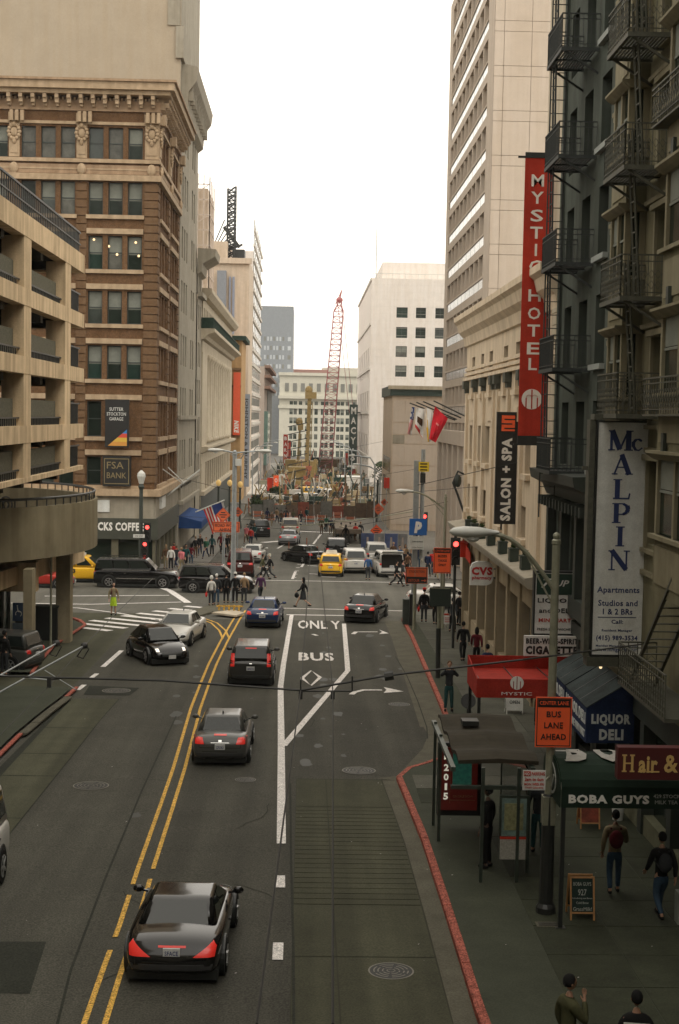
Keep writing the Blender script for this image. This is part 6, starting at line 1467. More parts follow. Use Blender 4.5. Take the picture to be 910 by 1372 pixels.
slate = mat('slate_board', (.02, .035, .03), .7, .3, 4)
a = gnd(779, 1233, .15); aboard(a.x+.02, a.y+.26, a.z, .5, .86, 'wood framed chalkboard stand beside the tea awning pole', wood, slate, ([('BOBA GUYS', .83, .07, .72), ('927', .64, .12, .34), ('Introducing new flavors', .5, .04, .8), ('Cold Brew', .4, .045, .5), ('GrassMilk!', .26, .07, .75)], mat('chalk', (.4, .42, .38), .9, .1)))
a = gnd(790, 1110, .15); aboard(a.x, a.y+.2, a.z, .5, .75, 'wood framed poster board behind the tea awning', wood, mat('poster_red_brown', (.2, .04, .02), .6, .6, 5), None)
a = gnd(690, 955, .15); aboard(a.x-.05, a.y, a.z, .6, .95, 'white sandwich board under the red canopy', signw, signw, ([('HOTEL BAR', .7, .08, .7), ('OPEN', .45, .12, .6)], signk))
a = gnd(825, 1098, .15); t = thing('bucket', (a.x+.05, a.y, a.z), 'white plastic bucket under the tea awning by the wall', 'bucket'); MB().lathe((a.x+.05, a.y, a.z), [(.13, 0), (.16, .3), (.17, .3), (.17, .34), (.15, .34), (.12, .06)], 16).build('body', signw, t); MB().tube([(a.x-.11, a.y, a.z+.32), (a.x-.05, a.y-.1, a.z+.2), (a.x+.15, a.y-.1, a.z+.2), (a.x+.21, a.y, a.z+.32)], .008, 6).build('handle', pole_s, t)
a = gnd(627, 963, .15); t = thing('disc_stand', (a.x, a.y, a.z), 'black round topped stand under the far pole of the red canopy', 'stand'); MB().lathe((a.x, a.y, a.z), [(.3, 0), (.3, .05), (.05, .1), (.05, .4)], 16).build('base', blackm, t); MB().lathe((0, 0, 0), [(.0, -.03), (.25, -.03), (.25, .03), (0, .03)], 18).build('tmp', blackm, t) if False else MB(Matrix.Translation((a.x, a.y, a.z+.62))@Matrix.Rotation(R(70), 4, 'X')).lathe((0, 0, 0), [(.26, -.03), (.26, .03)], 20).build('disc', blackm, t)
# low steps at right
t = thing('marble_steps', (8.3, 26, g(26)), 'low pale stone stair kerb against the wall at the right edge', 'steps')
a = atX(868, 1120, 7.6); mb = MB(); mb.box(7.75, 8.48, 24.5, 27.6, g(26)+.1, g(26)+.55).box(7.6, 7.95, 27.6, 27.9, g(26)+.1, g(26)+.75); mb.build('kerb', mat('grey_marble', (.24, .26, .22), .5, .2, 3), t)
for k in range(3): MB().box(7.76+.24*k, 8.48, 24.4, 27.5, g(26)+.55+.0*k, g(26)+.62+.12*k).each('tread', mat('grey_marble', (.2,)*3), t)
# ================================================================ VEHICLES
def subdiv(mb, lv=2):
    me = mb.mesh('tmp', None); ob = bpy.data.objects.new('tmp', me); COL.objects.link(ob); m = ob.modifiers.new('s', 'SUBSURF'); m.levels = lv
    m2 = bpy.data.meshes.new_from_object(ob.evaluated_get(bpy.context.evaluated_depsgraph_get())); bpy.data.objects.remove(ob); bpy.data.meshes.remove(me)
    m2.polygons.foreach_set('use_smooth', [True]*len(m2.polygons)); return m2
KIND = {
 # L, W, zlow, stations (t, zdeck, wf), cabin: belt rear/front y, roof rear/front y, zbelt, zroof, wb, wt ; wheel r, axle positions
 'coupe': dict(L=4.6, W=1.9, st=[(-.5, .5, .72), (-.475, .8, .86), (-.42, .9, .94), (-.34, .93, .985), (-.2, .93, 1.0), (.05, .9, .985), (.25, .87, .98), (.38, .77, .94), (.46, .64, .86), (.5, .46, .7)], cab=(-1.5, 1.05, -.6, .3, .86, 1.27, .78, .6), r=.34, ax=(-1.35, 1.35)),
 'sedan': dict(L=4.75, W=1.82, st=[(-.5, .7, .82), (-.475, .98, .93), (-.38, 1.03, .97), (-.2, .98, 1.0), (.05, .95, 1.0), (.22, .94, .99), (.36, .84, .96), (.46, .7, .88), (.5, .5, .76)], cab=(-1.5, 1.05, -.95, .3, .93, 1.44, .79, .58), r=.33, ax=(-1.4, 1.4)),
 'suv': dict(L=4.9, W=1.92, st=[(-.5, .95, .9), (-.485, 1.1, .96), (-.38, 1.12, 1.0), (-.1, 1.1, 1.0), (.15, 1.1, 1.0), (.26, 1.1, .99), (.4, 1.02, .97), (.48, .85, .9), (.5, .6, .82)], cab=(-2.38, 1.15, -2.15, .35, 1.05, 1.8, .88, .72), r=.38, ax=(-1.5, 1.5)),
 'bigsuv': dict(L=5.6, W=2.0, st=[(-.5, .95, .93), (-.485, 1.2, .97), (-.38, 1.22, 1.0), (-.1, 1.2, 1.0), (.15, 1.2, 1.0), (.24, 1.2, .99), (.4, 1.14, .97), (.48, 1.0, .92), (.5, .6, .86)], cab=(-2.72, 1.35, -2.55, .65, 1.15, 1.93, .92, .78), r=.41, ax=(-1.75, 1.75)),
 'boxy': dict(L=4.1, W=1.8, st=[(-.5, .9, .88), (-.48, 1.05, .96), (-.36, 1.06, 1.0), (-.1, 1.05, 1.0), (.12, 1.05, 1.0), (.24, 1.05, .99), (.4, .95, .96), (.47, .8, .9), (.5, .5, .8)], cab=(-1.96, 1.05, -1.75, .5, 1.0, 1.62, .84, .68), r=.35, ax=(-1.25, 1.3)),
 'beetle': dict(L=4.28, W=1.81, st=[(-.5, .55, .7), (-.46, .8, .85), (-.36, .95, .95), (-.1, .97, 1.0), (.1, .96, 1.0), (.24, .95, .98), (.37, .85, .92), (.46, .72, .84), (.5, .48, .7)], cab=(-1.7, 1.1, -.85, .4, .92, 1.49, .76, .56), r=.35, ax=(-1.25, 1.28)),
 'van': dict(L=5.0, W=1.98, st=[(-.5, 1.0, .93), (-.485, 1.15, .98), (-.38, 1.16, 1.0), (-.1, 1.15, 1.0), (.15, 1.15, 1.0), (.3, 1.12, .99), (.42, 1.0, .97), (.48, .8, .9), (.5, .55, .8)], cab=(-2.42, 1.6, -2.3, .7, 1.1, 1.85, .92, .8), r=.36, ax=(-1.5, 1.55)),
}
CARM = {}
def car_meshes(kind):
    if kind in CARM: return CARM[kind]
    K = KIND[kind]; L_, Wd = K['L'], K['W']/2; mb = MB(); n = 0; vs = []; fs = []
    for i, (t, zd, wf) in enumerate(K['st']):
        y = t*L_; w = Wd*wf; end = abs(t) > .49; zl = .22 if not end else .34
        half = [(w*.86, zl), (w*.97, zl+.1), (w*1.0, zl+(zd-zl)*.5), (w*.985, zd-.14), (w*.93, zd-.04), (w*.6, zd+.0), (0, zd+.02)]
        ring_ = [(x, y, z) for x, z in half]+[(-x, y, z) for x, z in half[-2::-1]]
        vs += ring_; m = len(ring_)
    for i in range(len(K['st'])-1):
        for k in range(m-1): fs.append((i*m+k, i*m+k+1, (i+1)*m+k+1, (i+1)*m+k))
        fs.append((i*m+m-1, i*m, (i+1)*m, (i+1)*m+m-1))
    for b, rev in ((0, False), ((len(K['st'])-1)*m, True)):
        for k in range((m-1)//2):      # strips across the end
            a, b2, c, d = b+k, b+k+1, b+m-2-k, b+m-1-k
            if b2 == c: fs.append((a, b2, d) if rev else (a, d, b2))
            else: fs.append((a, b2, c, d) if rev else (a, d, c, b2))
    mb.add(vs, fs); body = subdiv(mb, 2)
    # cabin
    yb0, yb1, yt0, yt1, zb, zt, wb, wt = K['cab']; bm = bmesh.new()
    ym0, ym1 = yb0+(yt0-yb0)*.5, yb1+(yt1-yb1)*.5
    P8 = [(-wb, yb0, zb), (wb, yb0, zb), (wb, yb1, zb), (-wb, yb1, zb), (-wt, yt0, zt-.03), (wt, yt0, zt-.03), (wt, yt1, zt-.03), (-wt, yt1, zt-.03)]
    V = [bm.verts.new(p) for p in P8]
    for f in [(4, 5, 6, 7), (0, 1, 5, 4), (1, 2, 6, 5), (2, 3, 7, 6), (3, 0, 4, 7), (0, 3, 2, 1)]: bm.faces.new([V[i] for i in f])
    bm.normal_update(); ed = [e for e in bm.edges if max(v.co.z for v in e.verts) > zb+.1]
    bmesh.ops.bevel(bm, geom=ed, offset=.11, segments=4, affect='EDGES', profile=.6)
    cab = bpy.data.meshes.new('cabin'); bm.to_mesh(cab); bm.free(); cab.polygons.foreach_set('use_smooth', [True]*len(cab.polygons))
    # glass
    P8 = [Vector(p) for p in P8]
    def pane(i, j, k, l, f0, f1, g0=.1, g1=.88, off=.012, bulge=.0):   # quad i(bottom a) j(bottom b) k(top b) l(top a)
        A, B_, C2, D2 = (P8[q] for q in (i, j, k, l)); nrm = (B_-A).cross(D2-A).normalized(); vs = []; fs = []; N = 6
        for r in range(N+1):
            for c in range(N+1):
                u = f0+(f1-f0)*c/N; v = g0+(g1-g0)*r/N; p = A.lerp(B_, u).lerp(D2.lerp(C2, u), v); e = bulge*(1-(2*c/N-1)**2); vs.append(p+nrm*(off+e))
        for r in range(N):
            for c in range(N): a = r*(N+1)+c; fs.append((a, a+1, a+N+2, a+N+1))
        return vs, fs
    gl = {}
    low = .14 if kind in ('coupe', 'sedan', 'beetle') else .2
    m_ = MB(); m_.add(*pane(0, 1, 5, 4, .1, .9, low, .86)); gl['rear_window'] = m_.mesh('rear_window', carglass)
    m_ = MB(); m_.add(*pane(2, 3, 7, 6, .08, .92, .12, .88)); gl['windscreen'] = m_.mesh('windscreen', carglass)
    sp = [(.1, .47), (.5, .88)] if kind in ('coupe', 'sedan', 'beetle') else [(.05, .3), (.33, .58), (.61, .9)]
    m_ = MB()
    for a, b in sp: m_.add(*pane(1, 2, 6, 5, a, b, .18, .86)); m_.add(*pane(3, 0, 4, 7, 1-b, 1-a, .18, .86))
    gl['side_window'] = m_.mesh('side_window', carglass)
    # wheels
    r = K['r']; n = 22
    Mx = Matrix.Rotation(R(90), 4, 'Y')
    ty = MB(Mx); ty.lathe((0, 0, 0), [(r*.62, -.1), (r*.94, -.11), (r, -.07), (r, .07), (r*.94, .11), (r*.62, .1)], n); tyre = ty.mesh('tyre', rubber, smooth=False)
    rm = MB(Mx); rm.lathe((0, 0, 0), [(r*.64, -.102), (r*.6, -.112), (r*.6, .112), (r*.64, .102)], n); dark = rm
    sp_ = MB()
    for s_ in (-1, 1):
        for k in range(5):
            a = 2*math.pi*k/5; sp_.bar((s_*.116, .03*math.cos(a), .03*math.sin(a)), (s_*.116, r*.6*math.cos(a), r*.6*math.sin(a)), .05, .02, up=(1, 0, 0))
        rr = [(s_*.114, r*.62*math.cos(2*math.pi*k/n), r*.62*math.sin(2*math.pi*k/n)) for k in range(n)]+[(s_*.12, r*.54*math.cos(2*math.pi*k/n), r*.54*math.sin(2*math.pi*k/n)) for k in range(n)]
        sp_.add(rr, [(k, (k+1) % n, n+(k+1) % n, n+k) for k in range(n)])
    sp_.lathe((0, 0, 0), [(.01, 0), (.01, .001)], 4)
    hub = MB(Mx); hub.lathe((0, 0, 0), [(r*.6, -.1), (r*.6, .1)], n)
    ar = MB(Mx); ar.lathe((0, 0, 0), [(r+.055, -.06), (r+.055, .06)], 26)
    mirror = MB(); 
    for s_ in (-1, 1): mirror.ball((s_*(Wd+.08), yb1-.42, zb+.12), .12, .07, .075, 10, 6).bar((s_*(Wd-.12), yb1-.4, zb+.06), (s_*(Wd+.05), yb1-.42, zb+.1), .04)
    # projection trees
    vv = [v.co.copy() for v in body.vertices]; ff = [tuple(p.vertices) for p in body.polygons]; nb = len(vv)
    vv += [v.co.copy() for v in cab.vertices]; ff += [tuple(i+nb for i in p.vertices) for p in cab.polygons]
    CARM[kind] = dict(body=body, cab=cab, gl=gl, tyre=tyre, spoke=sp_.mesh('rim', rimm), hub=hub.mesh('hub', blackm), arch=ar.mesh('wheel_arch', blackm), mirror=mirror.mesh('mirror', blackm), bvh=BVHTree.FromPolygons(vv, ff), K=K)
    return CARM[kind]
def proj(cm, quad, side, off=.012, N=6):
    """conforming patch: quad of (x,z) corners projected onto the rear (-1) or front (+1); corner order a b c d"""
    A, B_, C2, D2 = (Vector((q[0], 0, q[1])) for q in quad); vs = []; fs = []; y0_ = side*4; dr = Vector((0, -side, 0))
    for r in range(N+1):
        for c in range(N+1):
            p = A.lerp(B_, c/N).lerp(D2.lerp(C2, c/N), r/N); h = cm['bvh'].ray_cast(Vector((p.x, y0_, p.z)), dr)
            y = h[0].y if h[0] else side*cm['K']['L']*.45; vs.append((p.x, y+side*off, p.z))
    n = len(vs); vs += [(x, y-side*off*2, z) for x, y, z in vs]
    for r in range(N):
        for c in range(N): a = r*(N+1)+c; fs.append((a, a+1, a+N+2, a+N+1))
    edge = [c for c in range(N+1)]+[(r+1)*(N+1)-1 for r in range(1, N+1)]+[n-1-c for c in range(1, N+1)]+[r*(N+1) for r in range(N-1, 0, -1)]
    for a, b in zip(edge, edge[1:]+edge[:1]): fs.append((a, b, b+n, a+n))
    return vs, fs
def sym(q): return [(-x, z) for x, z in q]
def car(name, kind, label, cat, px, py, hd, pm, lights='off', plate_txt=None, group=None, tl=None, scale=1.0, pos=None, extras=(), roof_m=None, hl=None):
    """px,py = pixel of the ground under the car's centre; hd = heading degrees, 0 = driving away from the camera"""
    cm = car_meshes(kind); K = cm['K']; L_, Wd = K['L'], K['W']/2
    p = gnd(px, py, 0) if pos is None else Vector((pos[0], pos[1], g(pos[1])))
    t = thing(name, p, label, cat, group); local(t); t.rotation_euler = (math.atan(-.02)*math.cos(R(hd)), 0, -R(hd)); t.scale = (scale,)*3
    I = lambda nm, me, m=None, par=None, loc=(0, 0, 0): inst(nm, me, par or t, loc, 0, m, False)
    for key, nm in (('body', 'body'), ('cab', 'cabin')):
        me = cm[key]
        if not me.materials: me.materials.append(blackm)
        I(nm, me, pm)
    for k, me in cm['gl'].items(): I(k, me)
    for y in K['ax']:
        for s_ in (-1, 1):
            I('wheel_arch', cm['arch'], None, None, (s_*(Wd-.055), y, K['r']+.01)); w = I('wheel', cm['tyre'], None, None, (s_*(Wd-.085), y, K['r'])); I('rim', cm['spoke'], None, w); I('hub', cm['hub'], None, w)
    I('mirror', cm['mirror'], pm)
    zd = K['st'][1][1]; q = tl or [(Wd*.62, zd-.26), (Wd*.9, zd-.24), (Wd*.9, zd-.06), (Wd*.66, zd-.1)]
    for qq in (q, sym(q)):
        v, f = proj(cm, qq, -1); MB().add(v, f).build('tail_lamp', tailon if lights == 'brake' else taill, t)
    if lights == 'brake':
        if kind in ('coupe',): v, f = proj(cm, [(-.26, zd-.045), (.26, zd-.045), (.26, zd-.015), (-.26, zd-.015)], -1, .012)
        elif kind in ('sedan',): v, f = proj(cm, [(-.2, zd-.0), (.2, zd-.0), (.2, zd+.03), (-.2, zd+.03)], -1, .03)
        else: v, f = proj(cm, [(-.22, K['cab'][5]-.14), (.22, K['cab'][5]-.14), (.22, K['cab'][5]-.1), (-.22, K['cab'][5]-.1)], -1, .03)
        MB().add(v, f).build('high_brake_lamp', tailon, t)
    q = hl or [(Wd*.5, .56), (Wd*.84, .58), (Wd*.86, .72), (Wd*.56, .68)]
    for qq in (q, sym(q)):
        v, f = proj(cm, qq, 1); MB().add(v, f).build('headlamp', headon if lights == 'head' else headl, t)
    v, f = proj(cm, [(-.42, .42), (.42, .42), (.46, .6), (-.46, .6)], 1); MB().add(v, f).build('grille', blackm, t)
    # plates, bumpers
    for side, zc_, tt in ((-1, (zd-.32 if kind != 'coupe' else .68), plate_txt), (1, .4, None)):
        h = cm['bvh'].ray_cast(Vector((0, side*4, zc_)), Vector((0, -side, 0))); y = (h[0].y if h[0] else side*L_*.48)+side*.035
        M_ = Matrix.Translation((0, y, 0)) if side < 0 else Matrix.Translation((0, y, 0))@Matrix.Rotation(math.pi, 4, 'Z')
        pl_ = MB(M_).f_(-.16, .16, -.05, 0, zc_-.08, zc_+.08).build('licence_plate', plate, t)
        if side < 0: MB(M_).text(tt or '4KLM7', 0, 0, zc_-.01, .085, .25, .02, .004).build('plate_text', navyl, pl_)
    v, f = proj(cm, [(-Wd*.78, .36), (Wd*.78, .36), (Wd*.82, .47), (-Wd*.82, .47)], -1, .02); MB().add(v, f).build('bumper_trim', blackm if kind in ('suv', 'bigsuv', 'boxy') else mat('dark_bumper_trim', (.03, .03, .03), .4, .1), t)
    m_ = MB(); v, f = proj(cm, [(-Wd*.5, .27), (Wd*.5, .27), (Wd*.5, .29), (-Wd*.5, .29)], -1, .02); m_.add(v, f); m_.build('rear_chrome_strip', chrome, t)
    def seam(q, side=-1):
        v, f = proj(cm, q, side, .004); MB().add(v, f).build('panel_seam', ins, t)
    zt2 = zd-.02; ws = Wd*.72
    if kind in ('coupe', 'sedan', 'beetle'):
        for s_ in (-1, 1): seam([(s_*ws-.008, zd-.34), (s_*ws+.008, zd-.34), (s_*ws+.008, zt2-.02), (s_*ws-.008, zt2-.02)])
        seam([(-ws, zd-.36), (ws, zd-.36), (ws, zd-.345), (-ws, zd-.345)]); seam([(-Wd*.86, .5), (Wd*.86, .5), (Wd*.86, .512), (-Wd*.86, .512)])
    else:
        for s_ in (-1, 1): seam([(s_*ws-.008, .52), (s_*ws+.008, .52), (s_*ws*.98+.008, zd-.05), (s_*ws*.98-.008, zd-.05)])
        seam([(-ws, .5), (ws, .5), (ws, .515), (-ws, .515)])
    v, f = proj(cm, [(-.05, zd-.17), (.05, zd-.17), (.05, zd-.11), (-.05, zd-.11)], -1, .012, 2); MB().add(v, f).build('badge', chrome, t)
    v, f = proj(cm, [(-.3, zd-.2), (.3, zd-.2), (.28, zd-.185), (-.28, zd-.185)], -1, .012, 2); MB().add(v, f).build('boot_strip', chrome if kind == 'sedan' else ins, t)
    zr3 = K['cab'][5]; kind == 'sedan' and MB().prism([(-.02, K['cab'][2]+.15, zr3-.04), (-.02, K['cab'][2]+.32, zr3-.04), (-.02, K['cab'][2]+.17, zr3+.07)], (.04, 0, 0)).build('aerial', blackm, t)
    # door seams and handles
    m_ = MB(); yb0, yb1 = K['cab'][0], K['cab'][1]; zb = K['cab'][4]
    for s_ in (-1, 1):
        for y in ((yb0+yb1)/2-.1, (yb0+yb1)/2-.95 if kind != 'coupe' else (yb0+yb1)/2-.1): m_.box(s_*(Wd-.005)-.012, s_*(Wd-.005)+.012, y, y+.16, zb-.18, zb-.15)
    m_.build('door_handle', chrome if kind in ('bigsuv', 'suv') else blackm, t)
    # dark underside shadow gap plate
    MB().box(-Wd*.9, Wd*.9, -L_*.45, L_*.46, .11, .3).build('underbody', blackm, t)
    for e in extras:
        if e == 'rails':
            m_ = MB()
            for s_ in (-1, 1): m_.bar((s_*K['cab'][7]*.92, K['cab'][2]+.2, K['cab'][5]+.04), (s_*K['cab'][7]*.92, K['cab'][3]-.1, K['cab'][5]+.04), .04)
            m_.build('roof_rail', chrome, t)
        if e == 'taxi':
            m_ = MB(); zr_ = K['cab'][5]; m_.prism([(-.45, -.5, zr_-.03), (.45, -.5, zr_-.03), (.36, -.5, zr_+.24), (-.36, -.5, zr_+.24)], (0, .22, 0)); m_.build('taxi_sign', signw, t)
        if e == 'whitebar': MB().box(-.5, .5, -1.6, .1, K['cab'][5]-.02, K['cab'][5]+.12).build('roof_sign', signw, t)
        if e == 'number':
            m_ = MB(FM(Wd+.005, -.0, 90)); m_.text('333-3333', -1.2, 0.0, .82, .3, 1.6, .05); m_.build('lettering', signk, t)
        if e == 'chromeside':
            m_ = MB()
            for s_ in (-1, 1): m_.box(s_*(Wd+.0)-.02, s_*(Wd)+.02, -1.3, 1.3, .62, .67).box(s_*(Wd*.92)-.03, s_*(Wd*.92)+.03, -2.2, .9, zb+.02, zb+.05)
            m_.build('chrome_trim', chrome, t)
        if e == 'wheelspare': MB(Matrix.Translation((0, -L_*.5-.08, .98))@Matrix.Rotation(R(90), 4, 'X')).lathe((0, 0, 0), [(.3, -.08), (.32, 0), (.3, .08)], 20).build('spare_wheel', rubber, t)
        if e == 'hatch': MB().prism([(-.8, -L_*.5+.1, 1.75), (.8, -L_*.5+.1, 1.75), (.75, -L_*.5-.75, 1.95), (-.75, -L_*.5-.75, 1.95)], (0, 0, .06)).build('raised_tailgate', pm, t); MB().box(-.75, .75, -L_*.5-.03, -L_*.5+.3, .75, 1.65).build('open_boot', ins, t)
    return t
blk = paint('black', (.006, .006, .006), .12); slv = paint('dark_silver', (.055, .056, .05), .3); gry = paint('taupe', (.03, .03, .027), .25); blu = paint('deep_blue', (.012, .03, .09), .25); whi = paint('white', (.55, .54, .5), .3); yel = paint('taxi_yellow', (.75, .42, .02), .35); rdp = paint('red', (.35, .03, .02), .3); sil = paint('silver', (.3, .31, .32), .3); mar = paint('dark_red', (.05, .008, .006), .25); chl = paint('charcoal', (.02, .021, .02), .2)
car('parked_convertible', 'coupe', 'glossy black coupe nearest the camera with angular red tail lamps', 'car', 247, 1268, 1.5, blk, 'brake', 'SFACE', scale=.94, tl=[(.4, .6), (.8, .6), (.83, .76), (.76, .84)])
bpy.data.objects['parked_convertible'].name = 'black_coupe'
car('silver_sedan', 'sedan', 'dark silver sedan with red brake lamps, second car from the camera', 'car', 300, 1007, 0, slv, 'brake', '5ZRD821', scale=.94, tl=[(.5, .74), (.84, .74), (.84, .95), (.56, .93)])
car('boxy_hatchback', 'boxy', 'dark taupe boxy hatchback with tall lit tail lamps between the two sedans', 'car', 338, 909, 0, gry, 'brake', '6MNE102', tl=[(.64, .8), (.8, .8), (.78, 1.3), (.64, 1.3)])
car('blue_sedan', 'sedan', 'deep blue sedan braking at the stop line', 'car', 355, 835, 2, blu, 'brake')
car('black_sedan', 'sedan', 'black sedan turning right at the stop line in the bus lane', 'car', 491, 829, 13, blk, 'brake')
car('black_beetle', 'beetle', 'round black small car with lit headlamps coming towards the camera', 'car', 210, 883, 180-24, blk, 'head', hl=[(.52, .62), (.66, .62), (.67, .74), (.53, .75)])
car('white_coupe', 'sedan', 'white sporty coupe following the round black car', 'car', 241, 859, 180+8, whi, 'off')
car('parked_hatchback', 'boxy', 'charcoal hatchback with red tail lamp in the garage driveway at the left edge', 'car', -10, 895, -75, slv, 'off')
car('taxi_suv', 'suv', 'yellow taxi SUV with phone number on its side behind the big black SUV', 'taxi', 112, 779, 90, yel, 'off', extras=('whitebar', 'number'))
car('red_car', 'sedan', 'red car half hidden behind the ramp column at the left', 'car', 52, 786, 90, rdp, 'off')
car('large_suv', 'bigsuv', 'long black SUV with chrome trim crossing in front of the coffee shop', 'car', 184, 786, 90, blk, 'off', extras=('rails', 'chromeside'))
car('black_suv', 'suv', 'black SUV crossing the intersection behind the people on the traffic island', 'car', 291, 793, 90, blk, 'off', extras=('rails',))
car('dark_red_suv', 'bigsuv', 'dark red and black SUV waiting across the intersection on the left', 'car', 322, 770, 178-180, mar, 'off')
car('white_car', 'sedan', 'white car behind the dark red and black SUV', 'car', 340, 752, 4, whi, 'off')
car('black_limousine', 'sedan', 'black sedan turning at an angle beyond the intersection', 'car', 406, 753, -32, blk, 'off')
car('taxi_sedan', 'boxy', 'yellow taxi with white roof sign seen from behind beyond the crossing', 'taxi', 444, 770, 3, yel, 'off', extras=('taxi',))
car('white_suv', 'suv', 'white SUV beside the yellow taxi beyond the crossing', 'car', 473, 765, -3, whi, 'off', tl=[(.6, 1.0), (.9, 1.0), (.9, 1.1), (.66, 1.14)])
car('dark_suv', 'suv', 'dark green black SUV just ahead of the yellow taxi', 'car', 450, 748, 0, chl, 'off', extras=('wheelspare',))
car('white_van', 'van', 'white van with its tailgate raised beside people crossing on the right', 'van', 519, 770, -4, whi, 'off', extras=('hatch',))
car('white_suv', 'suv', 'white SUV ahead of the van with the raised tailgate', 'car', 503, 755, 0, whi, 'off')
car('silver_sedan', 'sedan', 'silver sedan with red lamps farthest up the middle of the street', 'car', 388, 729, 4, sil, 'brake')
car('white_van', 'van', 'cream van just ahead of the farthest silver sedan', 'van', 389, 717, 0, paint('cream', (.5, .46, .38), .4), 'off')
car('dark_suv', 'suv', 'dark SUV in the shade on the far left beyond the flag', 'car', 346, 718, -10, chl, 'off')
car('delivery_van', 'van', 'white delivery van parked at the left edge of the frame, only its rear corner showing', 'van', 0, 0, 180, whi, 'off', pos=(-7.47, 28.6), scale=1.1)
car('white_car', 'sedan', 'white car partly hidden behind the black cabinet and signs at the right corner', 'car', 0, 0, 90, whi, 'off', pos=(8.6, 84.2))
# car inside garage
car('dark_sedan', 'sedan', 'dark car parked on an upper deck of the parking garage', 'car', 0, 0, 90, blk, 'off', pos=(-15.5, 49)).location.z = zb[3]+.02
for i, (yy, lv, c_, lab) in enumerate(((58.5, 2, sil, 'silver car parked behind the parapet on a middle garage deck'), (52.5, 1, chl, 'dark car parked behind the parapet on the top covered garage deck'), (60.5, 3, mar, 'dark red car parked behind the parapet on the lowest garage deck'))):
    car('parked_car', 'sedan', lab, 'car', 0, 0, 90, c_, 'off', pos=(-14.6, yy)).location.z = zb[lv+1]+.02
# ================================================================ PEOPLE
def limb(nodes, edges, root):
    me = bpy.data.meshes.new('tmp'); me.from_pydata([n[:3] for n in nodes], edges, []); ob = bpy.data.objects.new('tmp', me); COL.objects.link(ob)
    m = ob.modifiers.new('k', 'SKIN'); m.use_smooth_shade = True; m.branch_smoothing = .3
    for i, v in enumerate(me.skin_vertices[0].data): r = nodes[i][3]; v.radius = r if isinstance(r, tuple) else (r, r); v.use_root = (i == root)
    s = ob.modifiers.new('s', 'SUBSURF'); s.levels = 1
    m2 = bpy.data.meshes.new_from_object(ob.evaluated_get(bpy.context.evaluated_depsgraph_get())); bpy.data.objects.remove(ob); bpy.data.meshes.remove(me)
    m2.polygons.foreach_set('use_smooth', [True]*len(m2.polygons)); return m2
POSES = {
 'stand': dict(hip=.94, kn=[(.1, .02, .5), (-.1, .0, .5)], an=[(.11, -.02, .09), (-.11, -.02, .09)], el=[(.25, -.03, 1.14), (-.25, -.03, 1.14)], wr=[(.26, .06, .9), (-.26, .06, .9)]),
 'walk': dict(hip=.92, kn=[(.09, .2, .52), (-.09, .02, .48)], an=[(.09, .3, .1), (-.09, -.32, .2)], el=[(.23, -.16, 1.15), (-.23, .08, 1.14)], wr=[(.24, -.14, .92), (-.22, .25, .98)]),
 'stride': dict(hip=.9, kn=[(.09, .26, .52), (-.09, -.08, .47)], an=[(.09, .44, .1), (-.09, -.46, .2)], el=[(.24, -.2, 1.14), (-.24, .14, 1.13)], wr=[(.25, -.22, .92), (-.2, .34, 1.02)]),
 'photo': dict(hip=.94, kn=[(.1, .03, .5), (-.1, .0, .5)], an=[(.12, -.02, .09), (-.12, -.02, .09)], el=[(.3, .1, 1.3), (-.3, .1, 1.3)], wr=[(.12, .2, 1.54), (-.12, .2, 1.54)]),
 'phone': dict(hip=.93, kn=[(.1, .1, .51), (-.1, .0, .48)], an=[(.1, .12, .09), (-.1, -.2, .14)], el=[(.25, .04, 1.12), (-.25, -.06, 1.14)], wr=[(.16, .28, 1.22), (-.25, .04, .9)]),
 'chin': dict(hip=.94, kn=[(.1, .04, .5), (-.1, .0, .5)], an=[(.1, 0, .09), (-.1, -.03, .09)], el=[(.24, .14, 1.16), (-.26, -.03, 1.14)], wr=[(.1, .2, 1.44), (-.26, .06, .9)]),
}
PM = {}
